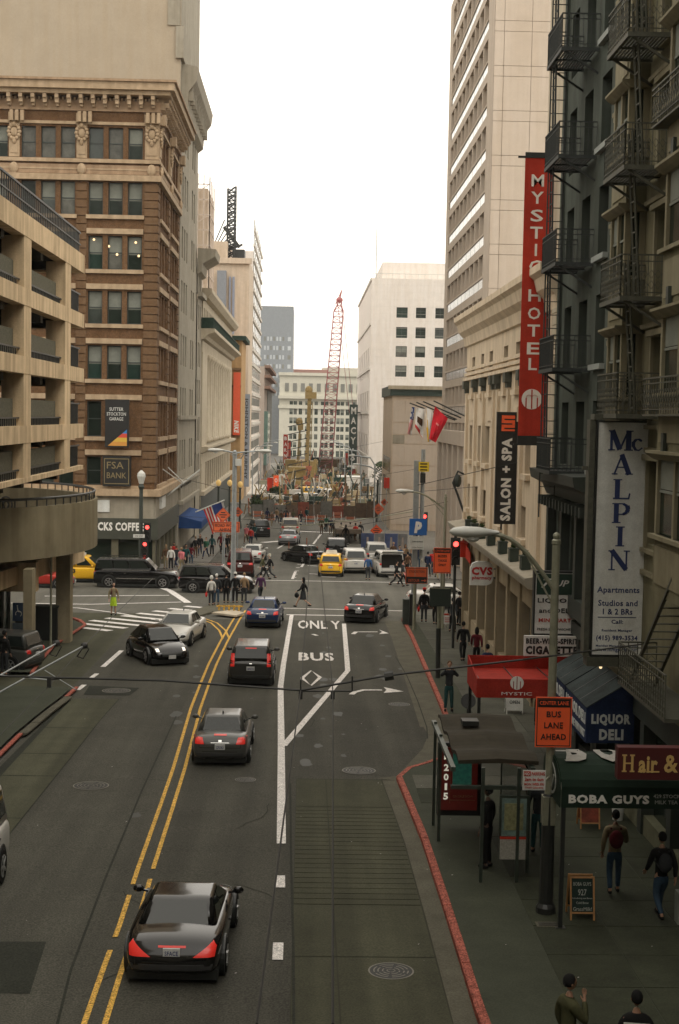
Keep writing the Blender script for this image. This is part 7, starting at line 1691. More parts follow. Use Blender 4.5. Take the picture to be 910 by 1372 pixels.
def person_meshes(pose):
    if pose in PM: return PM[pose]
    p = POSES[pose]; hz = p['hip']; dz = hz-.94
    n = [(0, 0, hz, (.13, .1)), (0, 0, hz+.16, (.12, .085)), (0, 0, hz+.36, (.15, .1)), (0, -.01, hz+.48, (.085, .07)), (0, 0, hz+.57, .05), (0, .01, hz+.64, .05)]; e = [(0, 1), (1, 2), (2, 3), (3, 4), (4, 5)]
    def add(pt, r, par): n.append((*pt, r)); e.append((par, len(n)-1)); return len(n)-1
    for s_, i in ((1, 0), (-1, 1)):
        sh = add((s_*.17, -.01, hz+.48), .058, 3); el = add((p['el'][i][0], p['el'][i][1], p['el'][i][2]+dz), .04, sh); wv = Vector((p['wr'][i][0], p['wr'][i][1], p['wr'][i][2]+dz)); wr = add(wv, .026, el)
        d = (wv-Vector(n[el][:3])).normalized(); pm = wv+d*.07; pa = add(pm, (.034, .018), wr); side = d.cross(Vector((0, 0, 1))); side = (side if side.length > .2 else Vector((0, 1, 0))).normalized(); cl = d.cross(side).normalized()*(.3 if i else -.3)
        for k, (o_, l_) in enumerate(((-.028, .06), (-.01, .07), (.01, .065), (.027, .05))):
            b = pm+side*o_+d*.035; q = add(b, .009, pa); q2 = add(b+(d+cl*.5)*l_*.55, .008, q); add(b+(d+cl*1.2)*l_, .007, q2)
        q = add(wv+d*.03+side*-.04, .011, wr); add(wv+d*.07+side*-.06, .009, q)
        hp = add((s_*.09, 0, hz-.06), .085, 0); kn = add(p['kn'][i], .056, hp); an = add(p['an'][i], .04, kn); av = Vector(p['an'][i]); add((av.x, av.y-.03, max(.035, av.z-.05)), .035, an); 
    body = limb(n, e, 0)
    # head joined into the body mesh
    hb = MB(); hc = hz+.76; hb.ball((0, .015, hc), .075, .095, .115, 16, 12)
    for v in hb.v:
        if v.z < hc-.03: v.x *= .86; v.y = v.y*.92+.008
    hb.add([(-.014, .105, hc-.035), (.014, .105, hc-.035), (0, .135, hc-.03), (0, .108, hc+.02)], [(0, 1, 2), (0, 2, 3), (2, 1, 3)]); hb.ball((.076, 0, hc-.01), .012, .02, .03, 6, 5).ball((-.076, 0, hc-.01), .012, .02, .03, 6, 5)
    bm = bmesh.new(); bm.from_mesh(body); tmp = hb.mesh('tmp', None, smooth=True); bm.from_mesh(tmp); bm.to_mesh(body); bm.free(); bpy.data.meshes.remove(tmp)
    body.polygons.foreach_set('use_smooth', [True]*len(body.polygons)); body.materials.append(skinm(0))
    # top (jacket) and trousers
    tn = [(0, 0, hz-.04, (.155, .125)), (0, 0, hz+.16, (.145, .11)), (0, 0, hz+.36, (.18, .125)), (0, -.01, hz+.5, (.145, .12)), (0, 0, hz+.56, .078)]; te = [(0, 1), (1, 2), (2, 3), (3, 4)]
    for s_, i in ((1, 0), (-1, 1)):
        tn.append((s_*.175, -.01, hz+.475, .092)); te.append((3, len(tn)-1)); tn.append((p['el'][i][0], p['el'][i][1], p['el'][i][2]+dz, .06)); te.append((len(tn)-2, len(tn)-1)); a = Vector(p['wr'][i]); tn.append((a.x, a.y, a.z+dz, .042)); te.append((len(tn)-2, len(tn)-1))
    top = limb(tn, te, 1); top.materials.append(blackm)
    qn = [(0, 0, hz+.08, (.135, .105)), (0, 0, hz-.03, (.15, .115))]; qe = [(0, 1)]
    for s_, i in ((1, 0), (-1, 1)):
        qn.append((s_*.09, 0, hz-.12, .098)); qe.append((1, len(qn)-1)); qn.append((*p['kn'][i], .07)); qe.append((len(qn)-2, len(qn)-1)); a = p['an'][i]; qn.append((a[0], a[1], a[2]+.01, .055)); qe.append((len(qn)-2, len(qn)-1))
    tr = limb(qn, qe, 0); tr.materials.append(blackm)
    hr = MB(); hr.ball((0, -.005, hc+.022), .086, .103, .112, 14, 10)
    keep = [v for v in hr.v]
    for v in hr.v:
        if v.y > .045 and v.z < hc+.05: v.y = .045-.02*(hc+.05-v.z); v.x *= .97
        if v.z < hc-.05: v.z = hc-.05-(hc-.05-v.z)*.3; 
    hair = hr.mesh('hair', blackm, smooth=True)
    lh = MB(); lh.ball((0, -.03, hc-.05), .1, .085, .2, 12, 10); longh = lh.mesh('long_hair', blackm, smooth=True)
    ey = MB(); ey.ball((.03, .098, hc+.005), .01, .006, .006, 6, 4).ball((-.03, .098, hc+.005), .01, .006, .006, 6, 4).box(-.022, .022, .1, .104, hc-.062, hc-.056); eyes = ey.mesh('face_features', blackm)
    so_ = MB()
    for i in (0, 1):
        a = p['an'][i]; z = max(.0, a[2]-.09); so_.ball((a[0], a[1]+.05, z+.045), .048, .13, .05, 10, 6)
    shoes = so_.mesh('shoes', blackm, smooth=True)
    bg_ = MB(); bg_.ball((0, -.2, hz+.3), .15, .1, .2, 12, 8)
    for s_ in (-1, 1): bg_.tube([(s_*.1, -.13, hz+.2), (s_*.13, .12, hz+.3), (s_*.12, .06, hz+.53), (s_*.1, -.12, hz+.5)], .02, 5)
    pack = bg_.mesh('backpack', blackm, smooth=True)
    sb = MB(); a = p['wr'][1]; sb.ball((a[0]-.04, a[1], a[2]+dz-.24), .07, .14, .15, 10, 7).tube([(a[0]-.03, a[1]-.08, a[2]+dz-.14), (a[0], a[1], a[2]+dz-.03), (a[0]-.03, a[1]+.08, a[2]+dz-.14)], .012, 5); bag = sb.mesh('handbag', blackm, smooth=True)
    sk = MB(); sk.lathe((0, 0, 0), [(.14, hz+.06), (.16, hz-.1), (.2, hz-.42)][::-1], 12); skirt = sk.mesh('skirt', blackm)
    ho = MB(); ho.ball((0, -.02, hc+.02), .11, .12, .15, 12, 9)
    for v in ho.v:
        if v.y > .05: v.y = .05
    hood = ho.mesh('hood', blackm, smooth=True)
    hat = MB(); hat.lathe((0, 0, 0), [(.1, hc+.04), (.1, hc+.13), (.07, hc+.16)], 12).f_(-.07, .07, -.17, -.05, hc+.05, hc+.065); cap = hat.mesh('cap', blackm)
    PM[pose] = dict(body=body, top=top, trousers=tr, hair=hair, long_hair=longh, face=eyes, shoes=shoes, backpack=pack, handbag=bag, skirt=skirt, hood=hood, cap=cap); return PM[pose]
CL = {k: cloth(k, v) for k, v in dict(black=(.012, .012, .012), charcoal=(.03, .032, .034), navy=(.015, .022, .05), jeans=(.03, .055, .085), grey=(.12, .12, .115), tan=(.24, .16, .09), white=(.55, .54, .5), red=(.42, .03, .025), maroon=(.1, .015, .02), olive=(.07, .07, .035), lime=(.35, .5, .03), green=(.03, .1, .06), purple=(.07, .03, .07), khaki=(.22, .18, .11), brown=(.1, .055, .03), blue=(.04, .09, .2), pink=(.5, .15, .16), cream=(.42, .38, .3), teal=(.02, .06, .06)).items()}
PERSON_N = [0]
def person(label, px, py, hd, pose, top, trs, hair='black', skin=0, h=.15, ex=(), sc=1.0, pos=None, group=None):
    m = person_meshes(pose); p = gnd(px, py, h) if pos is None else Vector((pos[0], pos[1], g(pos[1])+h))
    t = thing('person', p, label, 'person', group); local(t); t.rotation_euler = (0, 0, -R(hd)); t.scale = (sc,)*3
    I = lambda nm, key, mm: inst(nm, m[key], t, (0, 0, 0), 0, mm, False)
    I('body', 'body', skinm(skin)); I('face_features', 'face', CL['black']); I('top', 'top', CL[top]); I('shoes', 'shoes', CL['black'])
    if 'skirt' in ex: I('skirt', 'skirt', CL[trs])
    else: I('trousers', 'trousers', CL[trs])
    if 'hood' in ex: I('hood', 'hood', CL[top])
    else:
        I('hair', 'hair', CL.get(hair) or CL['black'])
        if 'long' in ex: I('long_hair', 'long_hair', CL.get(hair) or CL['black'])
    for k in ex:
        if k.startswith('pack:'): I('backpack', 'backpack', CL[k[5:]])
        if k.startswith('bag:'): I('handbag', 'handbag', CL[k[4:]])
        if k.startswith('cap:'): I('cap', 'cap', CL[k[4:]])
    return t
person('person in a light top with a dark red backpack walking away under the tea awning', 822, 1197, 5, 'phone', 'khaki', 'jeans', skin=1, ex=('pack:maroon',))
person('person in a dark jacket and jeans with a dark backpack at the right edge', 884, 1232, -8, 'walk', 'black', 'jeans', skin=1, ex=('pack:charcoal',))
person('person in an olive shirt holding a hand to the chin at the bottom', 0, 0, 70, 'chin', 'olive', 'charcoal', skin=1, pos=(3.98, 20.1), sc=1.0)
w_ = person('person in black with a white shoulder stripe in the bottom right corner', 0, 0, 8, 'stand', 'black', 'charcoal', skin=1, pos=(4.85, 19.6), sc=.98)
MB().box(-.19, .19, -.137, -.12, 1.36, 1.385).build('white_stripe', CL['white'], w_)
person('person in a dark coat waiting inside the bus shelter', 652, 1162, -60, 'stand', 'black', 'black', skin=2, sc=1.03)
person('person in a dark jacket and teal jeans standing behind the route map panel', 720, 1142, 20, 'stand', 'charcoal', 'teal', skin=1)
person('person in grey green shirt facing the camera with both hands raised to the face', 601, 953, 180, 'photo', 'charcoal', 'teal', 'brown', 0)
person('person in black walking past the pharmacy, left of a long haired companion', 620, 887, -2, 'walk', 'black', 'black', skin=1)
person('person with long dark hair and a belted dark coat beside the walker in black', 638, 893, 6, 'walk', 'maroon', 'black', ex=('long',), skin=0, sc=.95)
person('dark haired person just showing over the far edge of the red canopy', 652, 925, 0, 'stand', 'navy', 'black', skin=1)
person('person in black seated looking figure standing under the red canopy by the white board', 722, 972, 10, 'stand', 'black', 'black', skin=2)
person('person in black with a red cap carrying a red bag beside the black cabinets', 568, 833, 10, 'stand', 'black', 'charcoal', ex=('cap:red', 'bag:red'), skin=1)
person('person in dark clothes half hidden behind the black square sign', 583, 838, 0, 'walk', 'black', 'black', skin=1)
person('person in black walking right of the small notice on a post', 606, 848, 15, 'walk', 'charcoal', 'black', skin=1)
person('person in black leaning near the pharmacy wall behind the notice', 615, 838, 60, 'stand', 'black', 'black', skin=1)
person('woman in a dark skirt suit striding across the crosswalk alone', 406, 814, -80, 'stride', 'black', 'charcoal', ex=('skirt', 'long', 'bag:black'), h=.02)
person('hooded person in light coat with a bright red bag on the island', 283, 811, -20, 'stand', 'white', 'charcoal', ex=('hood', 'bag:red'), h=.12, sc=.95)
person('white haired person in dark coat and blue jeans beside the red bag on the island', 290, 810, 0, 'stand', 'charcoal', 'jeans', 'white', h=.12)
person('person in black behind the lamp post on the traffic island', 303, 808, 0, 'stand', 'black', 'black', h=.12, skin=1)
person('person in a black coat and pale cap immediately right of the island lamp post', 315, 808, 0, 'stand', 'black', 'black', h=.12, ex=('cap:white',))
person('stooped person in a tan brown jacket on the traffic island', 327, 808, 0, 'stand', 'tan', 'charcoal', 'tan', h=.12)
person('person in a purple jacket stepping off the island in front of the blue sedan', 349, 806, -20, 'walk', 'purple', 'charcoal', h=.02)
person('person in a lime green skirt with a red backpack crossing the zebra on the left', 152, 824, 160, 'stand', 'khaki', 'lime', h=.02, ex=('pack:maroon', 'skirt'))
person('person in dark olive coat striding across the far crosswalk, left of the hooded one', 352, 776, 80, 'stride', 'olive', 'charcoal', h=.02)
person('person in a pale hat and black coat striding across the far crosswalk', 361, 776, -85, 'stride', 'black', 'charcoal', 'white', h=.02, ex=('bag:black', 'cap:cream'))
person('person in blue jacket standing by the white SUV beyond the crossing', 493, 777, 0, 'stand', 'blue', 'charcoal', h=.02)
person('person in black striding right in front of the raised tailgate van', 531, 786, 70, 'stride', 'black', 'black', h=.02)
person('person with a pink bag close behind the one striding past the van', 539, 785, 70, 'walk', 'charcoal', 'black', h=.02, ex=('bag:pink',))
person('person in dark clothes by the shadowed lobby at the far left edge', 6, 905, 30, 'stand', 'black', 'charcoal', skin=1)
# sidewalk crowds beyond the crossing: individual people
cc = ['black', 'charcoal', 'navy', 'grey', 'tan', 'red', 'maroon', 'olive', 'brown', 'blue', 'cream', 'white', 'green', 'teal', 'purple', 'pink']; random.seed(11)
def crowd(spots, where, grp, h=.15):
    used = set()
    for i, (px, py) in enumerate(spots):
        while True:
            a, b, c = random.choice(cc+['black', 'charcoal', 'navy', 'black', 'brown', 'olive', 'charcoal', 'teal']*2), random.choice(['black', 'charcoal', 'jeans', 'navy', 'khaki', 'brown']), random.choice(['walk', 'stand', 'stride'])
            if (a, b) not in used: used.add((a, b)); break
        hr_ = random.choice(['black', 'brown', 'black', 'tan'])
        person('person in %s top and %s trousers %s' % (a, b if b != 'jeans' else 'blue denim', where), px, py, random.choice([0, 180, 20, 160, -30, 200]), c, a, b, hr_, random.choice([0, 0, 1, 2]), h, ex=(('long',) if random.random() < .3 else ())+(('bag:'+random.choice(cc),) if random.random() < .3 else ()), group=grp, sc=random.uniform(.93, 1.04))
crowd([(222, 762), (229, 764), (236, 761), (243, 766), (249, 762), (233, 756), (256, 758)], 'at the coffee shop corner', 'people at the coffee shop corner')
crowd([(262, 747), (268, 744), (276, 748), (284, 745), (296, 742), (304, 744), (309, 738), (330, 728), (336, 731), (341, 726)], 'on the far left sidewalk', 'people on the far left sidewalk')
crowd([(352, 706), (358, 702), (364, 705), (371, 701), (377, 704), (383, 699), (393, 702), (403, 705), (411, 700), (431, 716), (437, 713), (443, 716)], 'far up the middle of the street', 'people far up the street')
crowd([(541, 768), (546, 771), (551, 766), (535, 762), (543, 760), (573, 773), (580, 769), (585, 776), (601, 775), (560, 762), (527, 756)], 'on the far right sidewalk', 'people on the far right sidewalk')
crowd([(457, 724), (463, 727), (469, 722), (476, 726), (483, 724), (448, 720)], 'by the construction canopy', 'people beside the construction canopy')
# ================================================================ WIRES, FLAGS, FAR STREET
def wire(label, pts, r=.014, group=None, sag=0.0, m=None, name='trolley_wire'):
    q = []
    for a, b in zip(pts, pts[1:]):
        for k in range(8):
            f = k/8; p = Vector(a).lerp(Vector(b), f); p.z -= sag*4*f*(1-f); q.append(p)
    q.append(Vector(pts[-1])); o = MB().tube(q, r*.75, 5).build(name, m or wirem); return tag(o, label, 'overhead wire', group)
zw_ = 5.9
def wz(y): return g(y)+zw_
# two contact wires along the bus lane
ya, yb = 14.0, 150.0
w1 = [(atY(346, 1372, 17).x, 17, 9.6-815*17/1905) for _ in (0,)]
def WP(px, py, h=zw_): 
    d = ray(px, py); t = (h-CAM.z)/(d.z+.02*d.y); return tuple(CAM+d*t)
A1 = WP(344, 1372); B1 = WP(403, 925); C1 = WP(427, 700)
A2 = WP(446, 1372); B2 = WP(446, 925); C2_ = WP(443, 700)
wire('left contact wire running up the bus lane towards the intersection', [A1, B1, (B1[0]+.9, 120, wz(120)), (B1[0]+1.2, 180, g(180)+zw_)], .013)
wire('right contact wire running up the bus lane, straighter one', [A2, B2, (B2[0]+.15, 120, wz(120)), (B2[0]+.2, 180, g(180)+zw_)], .013)
y0w = B1[1]
sp1 = [tuple(atY(-30, 905, y0w+1)), tuple(atY(220, 912, y0w+.4)), B1, tuple(atY(520, 905, y0w)), tuple(atY(700, 884, y0w)), tuple(atX(870, 862, XR))]
wire('heavy span wire crossing the whole street from left to right', sp1, .022)
t = thing('wire_hanger', (B1[0], B1[1], B1[2]-.3), 'spreader bar holding the two contact wires below the span wire', 'wire hanger')
h1, h2, h3 = atY(403, 926, y0w), atY(446, 926, y0w), atY(472, 926, y0w); u1, u2, u3 = atY(403, 911, y0w), atY(446, 908, y0w), atY(472, 906, y0w)
mb = MB(); mb.bar(h1, h3, .02).bar(u1, h1, .022).bar(u3, h3, .022).bar(h1, (h1.x, h1.y, h1.z-.12), .06).bar(h2, (h2.x, h2.y, h2.z-.12), .06); mb.build('spreader', wirem, t); MB().tube([atY(515, 906.5, y0w), atY(527, 904.5, y0w)], .07, 8).build('insulator', wirem, t)
# left poles with line fittings
for lab, a, b in (('upper pale trolley boom rod at the left edge', (0, 905), (76, 862)), ('lower pale trolley boom rod at the left edge', (-5, 930), (113, 865))):
    y_ = 30.0; p, q = atY(*a, y_), atY(*b, y_+4); t = thing('wire_rod', p, lab, 'overhead wire'); MB().tube([p, q], .02, 8).build('rod', pole_s, t); MB().ball(q, .09, .12, .08).tube([q, q+Vector((.05, .4, -.15)), q+Vector((-.1, .5, -.4)), q+Vector((-.2, .2, -.3)), q], .015, 5).build('fitting', wirem, t)
wire('wire continuing from the lower boom rod up across the intersection on the left', [tuple(atY(113, 865, 34)), tuple(atY(157, 820, 45)), tuple(atY(205, 775, 62))], .015)
wire('thin wire running down left from the lower boom rod', [tuple(atY(113, 865, 34)), tuple(atY(65, 920, 30)), tuple(atY(0, 985, 26))], .01)
wire('short diagonal stay wire below the boom rods', [tuple(atY(60, 898, 31)), tuple(atY(102, 924, 31))], .014, m=pole_s)
wire('double cable below the boom rods at the left edge', [tuple(atY(-5, 904, 30)), tuple(atY(66, 911, 30))], .018, m=pole_s)
t = thing('wire_clamp', atY(66, 911, 30), 'small black clamp on the span wire near the left edge', 'wire clamp'); p = atY(66, 911, 30); MB().box(p.x-.04, p.x+.04, p.y-.04, p.y+.04, p.z-.16, p.z+.05).build('clamp', wirem, t); MB().bar(p, p+Vector((.3, .4, -.02)), .03).build('hook', wirem, t)
Yi = 84
wire('wire from the stone building across to the blue parking sign pole', [tuple(atX(640, 652, XR)), tuple(atY(545, 660, Yi)), tuple(atY(380, 672, Yi+10))], .02)
wire('wire strung above the far crosswalk left to right', [tuple(atY(345, 692, 92)), tuple(atY(470, 700, 95)), tuple(atY(600, 672, 88))], .02)
wire('lower wire strung above the far crosswalk', [tuple(atY(330, 705, 98)), tuple(atY(430, 712, 100)), tuple(atY(560, 690, 94))], .02)
wire('pale signal mast arm crossing in front of the distant works', [tuple(atY(400, 705, 110)), tuple(atY(500, 694, 105)), tuple(atY(555, 685, 101))], .05, m=pole_g, name='mast_arm')
for i, (a, b, c) in enumerate((((200, 690), (420, 700), 120), ((430, 650), (560, 628), 130), ((240, 640), (320, 660), 110), ((470, 600), (520, 590), 200), ((560, 650), (700, 618), 60))):
    wire(['faint wire above the crowd beyond the intersection', 'faint wire running from the distant dark poles to the plaza store', 'faint wire from the brick building to the island lamp', 'faint wire beside the white department store', 'faint wire from the crossing lamp to the stone building'][i], [tuple(atY(*a, c)), tuple(atY(*b, c-4))], .02)
# ---- flags
def usflag(label, base, tip, w, h, Y, hang):
    pass
t = thing('us_flag', tuple(atY(291, 690, 109)), 'large striped flag with blue canton hanging over the far left sidewalk', 'flag')
Yf_ = 109.0; P0, P1, P2, P3 = (atY(272, 681, Yf_), atY(299, 672, Yf_), atY(307, 700, Yf_+.6), atY(285, 716, Yf_+.6))
def fl(u, v): return P0.lerp(P1, u).lerp(P3.lerp(P2, u), v)+Vector((0, .12*math.sin(u*9+v*3), 0))
def patch(u0_, u1_, v0, v1, n=4):
    vs = [fl(u0_+(u1_-u0_)*i/n, v0+(v1-v0)*j/n) for j in range(n+1) for i in range(n+1)]; return vs, [(j*(n+1)+i, j*(n+1)+i+1, (j+1)*(n+1)+i+1, (j+1)*(n+1)+i) for j in range(n) for i in range(n)]
fr = mat('flag_red', (.5, .04, .04), .8, .1); fwt = mat('flag_white', (.65, .62, .58), .8, .08); fb = mat('flag_blue', (.03, .05, .16), .8, .1)
for k in range(7):
    MB().add(*patch(k/7, (k+.55)/7, .0 if k < 3 else .42, 1)).build('red_stripe', fr, t)
    if k < 6: MB().add(*patch((k+.55)/7, (k+1)/7, .0 if k < 3 else .42, 1)).build('white_stripe', fwt, t)
MB().add(*patch(3/7, .9, 0, .42)).build('canton', fb, t); MB().add(*patch(.9, 1, 0, .3)).build('white_edge', fwt, t)
mb = MB(); mb.tube([tuple(atY(262, 686, Yf_)), tuple(atY(301, 670, Yf_))], .05, 6); mb.build('pole', lampw, t)
def flagr(label, pole, quad, Y, mats_, name='flag'):
    t = thing(name, tuple(atY(*pole[1], Y)), label, 'flag'); MB().tube([tuple(atY(*pole[0], Y)), tuple(atY(*pole[1], Y))], .05, 6).build('pole', blackm, t)
    Q = [atY(*q, Y-.1) for q in quad]
    def f2(u, v): return Q[0].lerp(Q[1], u).lerp(Q[3].lerp(Q[2], u), v)+Vector((0, .15*math.sin(u*5+v*4), 0))
    for nm, mm, u0_, u1_, v0, v1 in mats_:
        n = 5; vs = [f2(u0_+(u1_-u0_)*i/n, v0+(v1-v0)*j/n)+Vector((0, -.006*(nm not in ('cloth',)), 0)) for j in range(n+1) for i in range(n+1)]
        MB().add(vs, [(j*(n+1)+i, j*(n+1)+i+1, (j+1)*(n+1)+i+1, (j+1)*(n+1)+i) for j in range(n) for i in range(n)]).build(nm, mm, t)
    return t
st = [('cloth', fwt, 0, 1, 0, 1)]+[('red_stripe', fr, k/6.5, (k+.5)/6.5, .45, 1) for k in range(7)]+[('canton', fb, 0, 1, 0, .45)]
flagr('striped flag with dark blue canton, leftmost of the four on slanted poles', ((610, 563), (549, 540)), [(552, 545), (556, 546), (552, 584), (546, 581)], 112, st)
flagr('white flag with a dark bear and red hem on a slanted pole', ((612, 562), (558, 539)), [(558, 546), (569, 548), (567, 588), (556, 572)], 110, [('cloth', fwt, 0, 1, 0, 1), ('bear', mat('bear_brown', (.06, .03, .015), .9, .2), .2, .85, .38, .66), ('red_hem', fr, 0, 1, .84, 1), ('red_star', fr, .3, .5, .08, .16)])
flagr('white flag with a yellow fringe on a slanted pole', ((618, 560), (567, 538)), [(569, 544), (580, 551), (578, 592), (573, 592)], 108, [('cloth', fwt, 0, 1, 0, 1), ('yellow_fringe', mat('fringe_yellow', (.6, .36, .03), .8, .1), 0, .3, 0, 1)])
flagr('large plain red flag, rightmost of the four on slanted poles', ((624, 558), (581, 537)), [(583, 544), (600, 561), (584, 593), (575, 588)], 106, [('cloth', mat('flag_plain_red', (.48, .02, .03), .8, .12), 0, 1, 0, 1), ('small_script', mat('script_pink', (.6, .2, .18), .8, .1), .35, .6, .4, .46)])
# ---- orange work signs
def diamond(label, px, py, r, Y, m, pb=None):
    c = atY(px, py, Y); k = r*Y/1905; t = thing('work_sign', (c.x, Y, c.z-k), label, 'road work sign'); MB().prism([(c.x, Y, c.z-k), (c.x+k, Y, c.z), (c.x, Y, c.z+k), (c.x-k, Y, c.z)], (0, .04, 0)).build('panel', m, t)
    k2 = k*.9; mb = MB(); q = [(c.x, c.z-k2), (c.x+k2, c.z), (c.x, c.z+k2), (c.x-k2, c.z)]
    for a, b in zip(q, q[1:]+q[:1]): mb.bar((a[0], Y-.006, a[1]), (b[0], Y-.006, b[1]), .03, .01)
    for i in range(3): mb.box(c.x-k*(.3, .5, .3)[i], c.x+k*(.3, .5, .3)[i], Y-.01, Y, c.z+k*(.32-.3*i)-.04, c.z+k*(.32-.3*i)+.04)
    mb.build('legend', signk, t); MB().bar((c.x, Y+.07, g(Y)+.0), (c.x, Y+.07, c.z+k*.5), .07).each('post', pole_s, t); return t
diamond('orange diamond work sign left of the island lamp post', 299, 690, 10, 104, orand); diamond('smaller orange diamond sign right of the island lamp post, higher', 319, 686, 7, 116, orand)
diamond('orange diamond work sign in front of the picture hoarding', 504.5, 711, 8.5, 135, oran); diamond('upper orange diamond sign left of the plaza store', 507, 682, 8, 150, orand); diamond('small orange diamond sign high beside the palm', 515, 673, 5, 158, orand)
t, Mq, w, za, zb_ = osign('wide orange board with two rows behind the island lamp post', 285, 321, 699, 713, 103, [('ROAD WORK', .35, .3, .8), ('AHEAD', .75, .25, .5)], None, orand); MB().bar((xat(303, 103), 103.1, g(103)), (xat(303, 103), 103.1, zb_), .08).each('post', pole_s, t)
# blue storefront awning left
t = thing('blue_awning', (xat(262, 110), 110, 1), 'blue shop awning on the street side of the tall building', 'awning')
xa_ = xc; mb = MB(); mb.prism([(xa_, 124, zat(690, 128)), (xa_+2.0, 124, zat(697, 128)), (xa_+2.0, 124, zat(706, 128)), (xa_, 124, zat(706, 128))], (0, 12, 0)); mb.build('canvas', mat('bright_navy_canvas', (.015, .05, .16), .8, .1), t)
# globe lamps
for i, (px, py, Y) in enumerate(((293, 647, 150), (308, 647, 152), (322, 649, 156))):
    c = atY(px, py, Y); t = thing('globe_lamp', (c.x, Y, g(Y)+.15), ['ornamental lamp with yellow globe, left of three in front of the colonnade', 'ornamental lamp with yellow globe, middle of three in front of the colonnade', 'ornamental lamp with yellow globe, right of three in front of the colonnade'][i], 'street lamp')
    MB().lathe((c.x, Y, 0), [(.25, g(Y)+.15), (.12, g(Y)+1), (.1, c.z-.5), (.2, c.z-.4)], 8).each('post', hotel_d, t); MB().ball(c, .28, .28, .34).build('globe', mat('amber_globe', (.55, .38, .12), .4, .15, emit=(1, .6, .2), es=.25), t)
# left green awning shop and canopy edge by white building
t = thing('shop_canopy', (-9, 235, 0), 'flat white topped shop canopy with dark fascia beyond the shoe shop sign', 'canopy'); MB().box(xat(330, 236), xat(352, 236)+.5, 230, 262, zat(664, 236), zat(660, 236)).build('slab', whitest2, t); MB().box(xat(330, 236)+.3, xat(352, 236)+.3, 230.4, 262, zat(672, 236), zat(664, 236)-.02).build('fascia', hotel_d, t)
# red banners
def rb(label, a, b, c, d, Y, txt, m=redban):
    t, Mm, w, za, zb_ = vsign('red_banner', label, a, b, c, d, Y, m)
    if txt: mb = MB(Mm); [mb.text(ch, w/2, .08, zb_-(zb_-za)*(i+.7)/(len(txt)+.6), (zb_-za)/(len(txt)+.6)*.62, w*.55, .03) for i, ch in enumerate(txt)]; mb.build('lettering', white, t)
    MB(Mm).f_(w*.45, w*.55, -.2, -.08, g(Y), zb_).build('pole', pole_s, t)
rb('tall red vertical banner with white letters far up on the left', 379.5, 385.5, 582, 633, 330, 'BARNES'); rb('second narrower red banner right behind the lettered one', 386, 389.5, 590, 630, 345, '')
rb('short red banner above the left crowd', 358, 365.5, 640, 658, 220, ''); rb('short orange red banner with white mark next to it', 366.5, 373.5, 637, 652, 225, 'O', oran); rb('small red and white banner left of the dark green store sign', 462, 466.5, 607, 624, 345, '')
rb('red banner by the palm left of the plaza store', 514.5, 522, 640, 654, 152, '')
# dark poles near plaza
for i, (px, a, b, Y) in enumerate(((495, 647, 742, 190), (486, 634, 735, 215), (508, 641, 740, 170), (500, 655, 735, 200))):
    t = thing('utility_pole', (xat(px, Y), Y, g(Y)), ['dark pole in front of the white store, tallest and left most but one', 'dark pole nearest the green store sign', 'thick dark pole left of the palm', 'shorter dark pole between the two taller ones'][i], 'pole'); MB().lathe((xat(px, Y), Y, 0), [(.16, g(Y)), (.12, zat(a, Y)-.2), (.16, zat(a, Y))], 8).build('shaft', hotel_d, t)
t = thing('works_lamp', (xat(503, 175), 175, 2), 'far street lamp arching left of the white store', 'street lamp'); c0_ = atY(509, 660, 175); MB().tube([(c0_.x, 175, g(175)), (c0_.x, 175, zat(632, 175)), (c0_.x-1.2, 175, zat(624, 175)), (c0_.x-2.6, 175, zat(621, 175))], .09, 6).build('pole', pole_s, t); MB().ball((c0_.x-3, 175, zat(621, 175)), .5, .2, .12).build('lamp_head', lampw, t)
# ---- palm
pc_ = atY(523, 626, 178); t = thing('palm_tree', (pc_.x, 178, g(178)), 'palm tree with drooping fronds half hidden behind the plaza store', 'palm')
MB().lathe((pc_.x, 178, 0), [(.28, g(178)), (.2, pc_.z-.4), (.3, pc_.z)], 8).build('trunk', bark, t)
random.seed(3)
for k in range(22):
    a = 2*math.pi*k/22+random.uniform(-.1, .1); el = random.uniform(-.2, 1.1); L_ = random.uniform(1.7, 2.3); mb = MB(); pts = []
    for i in range(7):
        f = i/6; pts.append(pc_+Vector((math.cos(a)*L_*f, math.sin(a)*L_*f, el*L_*f-1.25*L_*f*f*.8)))
    mb.tube(pts, .025, 4)
    for i in range(1, 7):
        for s_ in (-1, 1):
            for j in (0, .5):
                p = pts[i-1].lerp(pts[i], j); n_ = Vector((-math.sin(a), math.cos(a), -.5))*s_*.4; mb.quad(p, p+Vector((math.cos(a), math.sin(a), 0))*.1, p+n_+Vector((math.cos(a), math.sin(a), 0))*.25, p+n_)
    mb.build('frond', green_leaf, t)
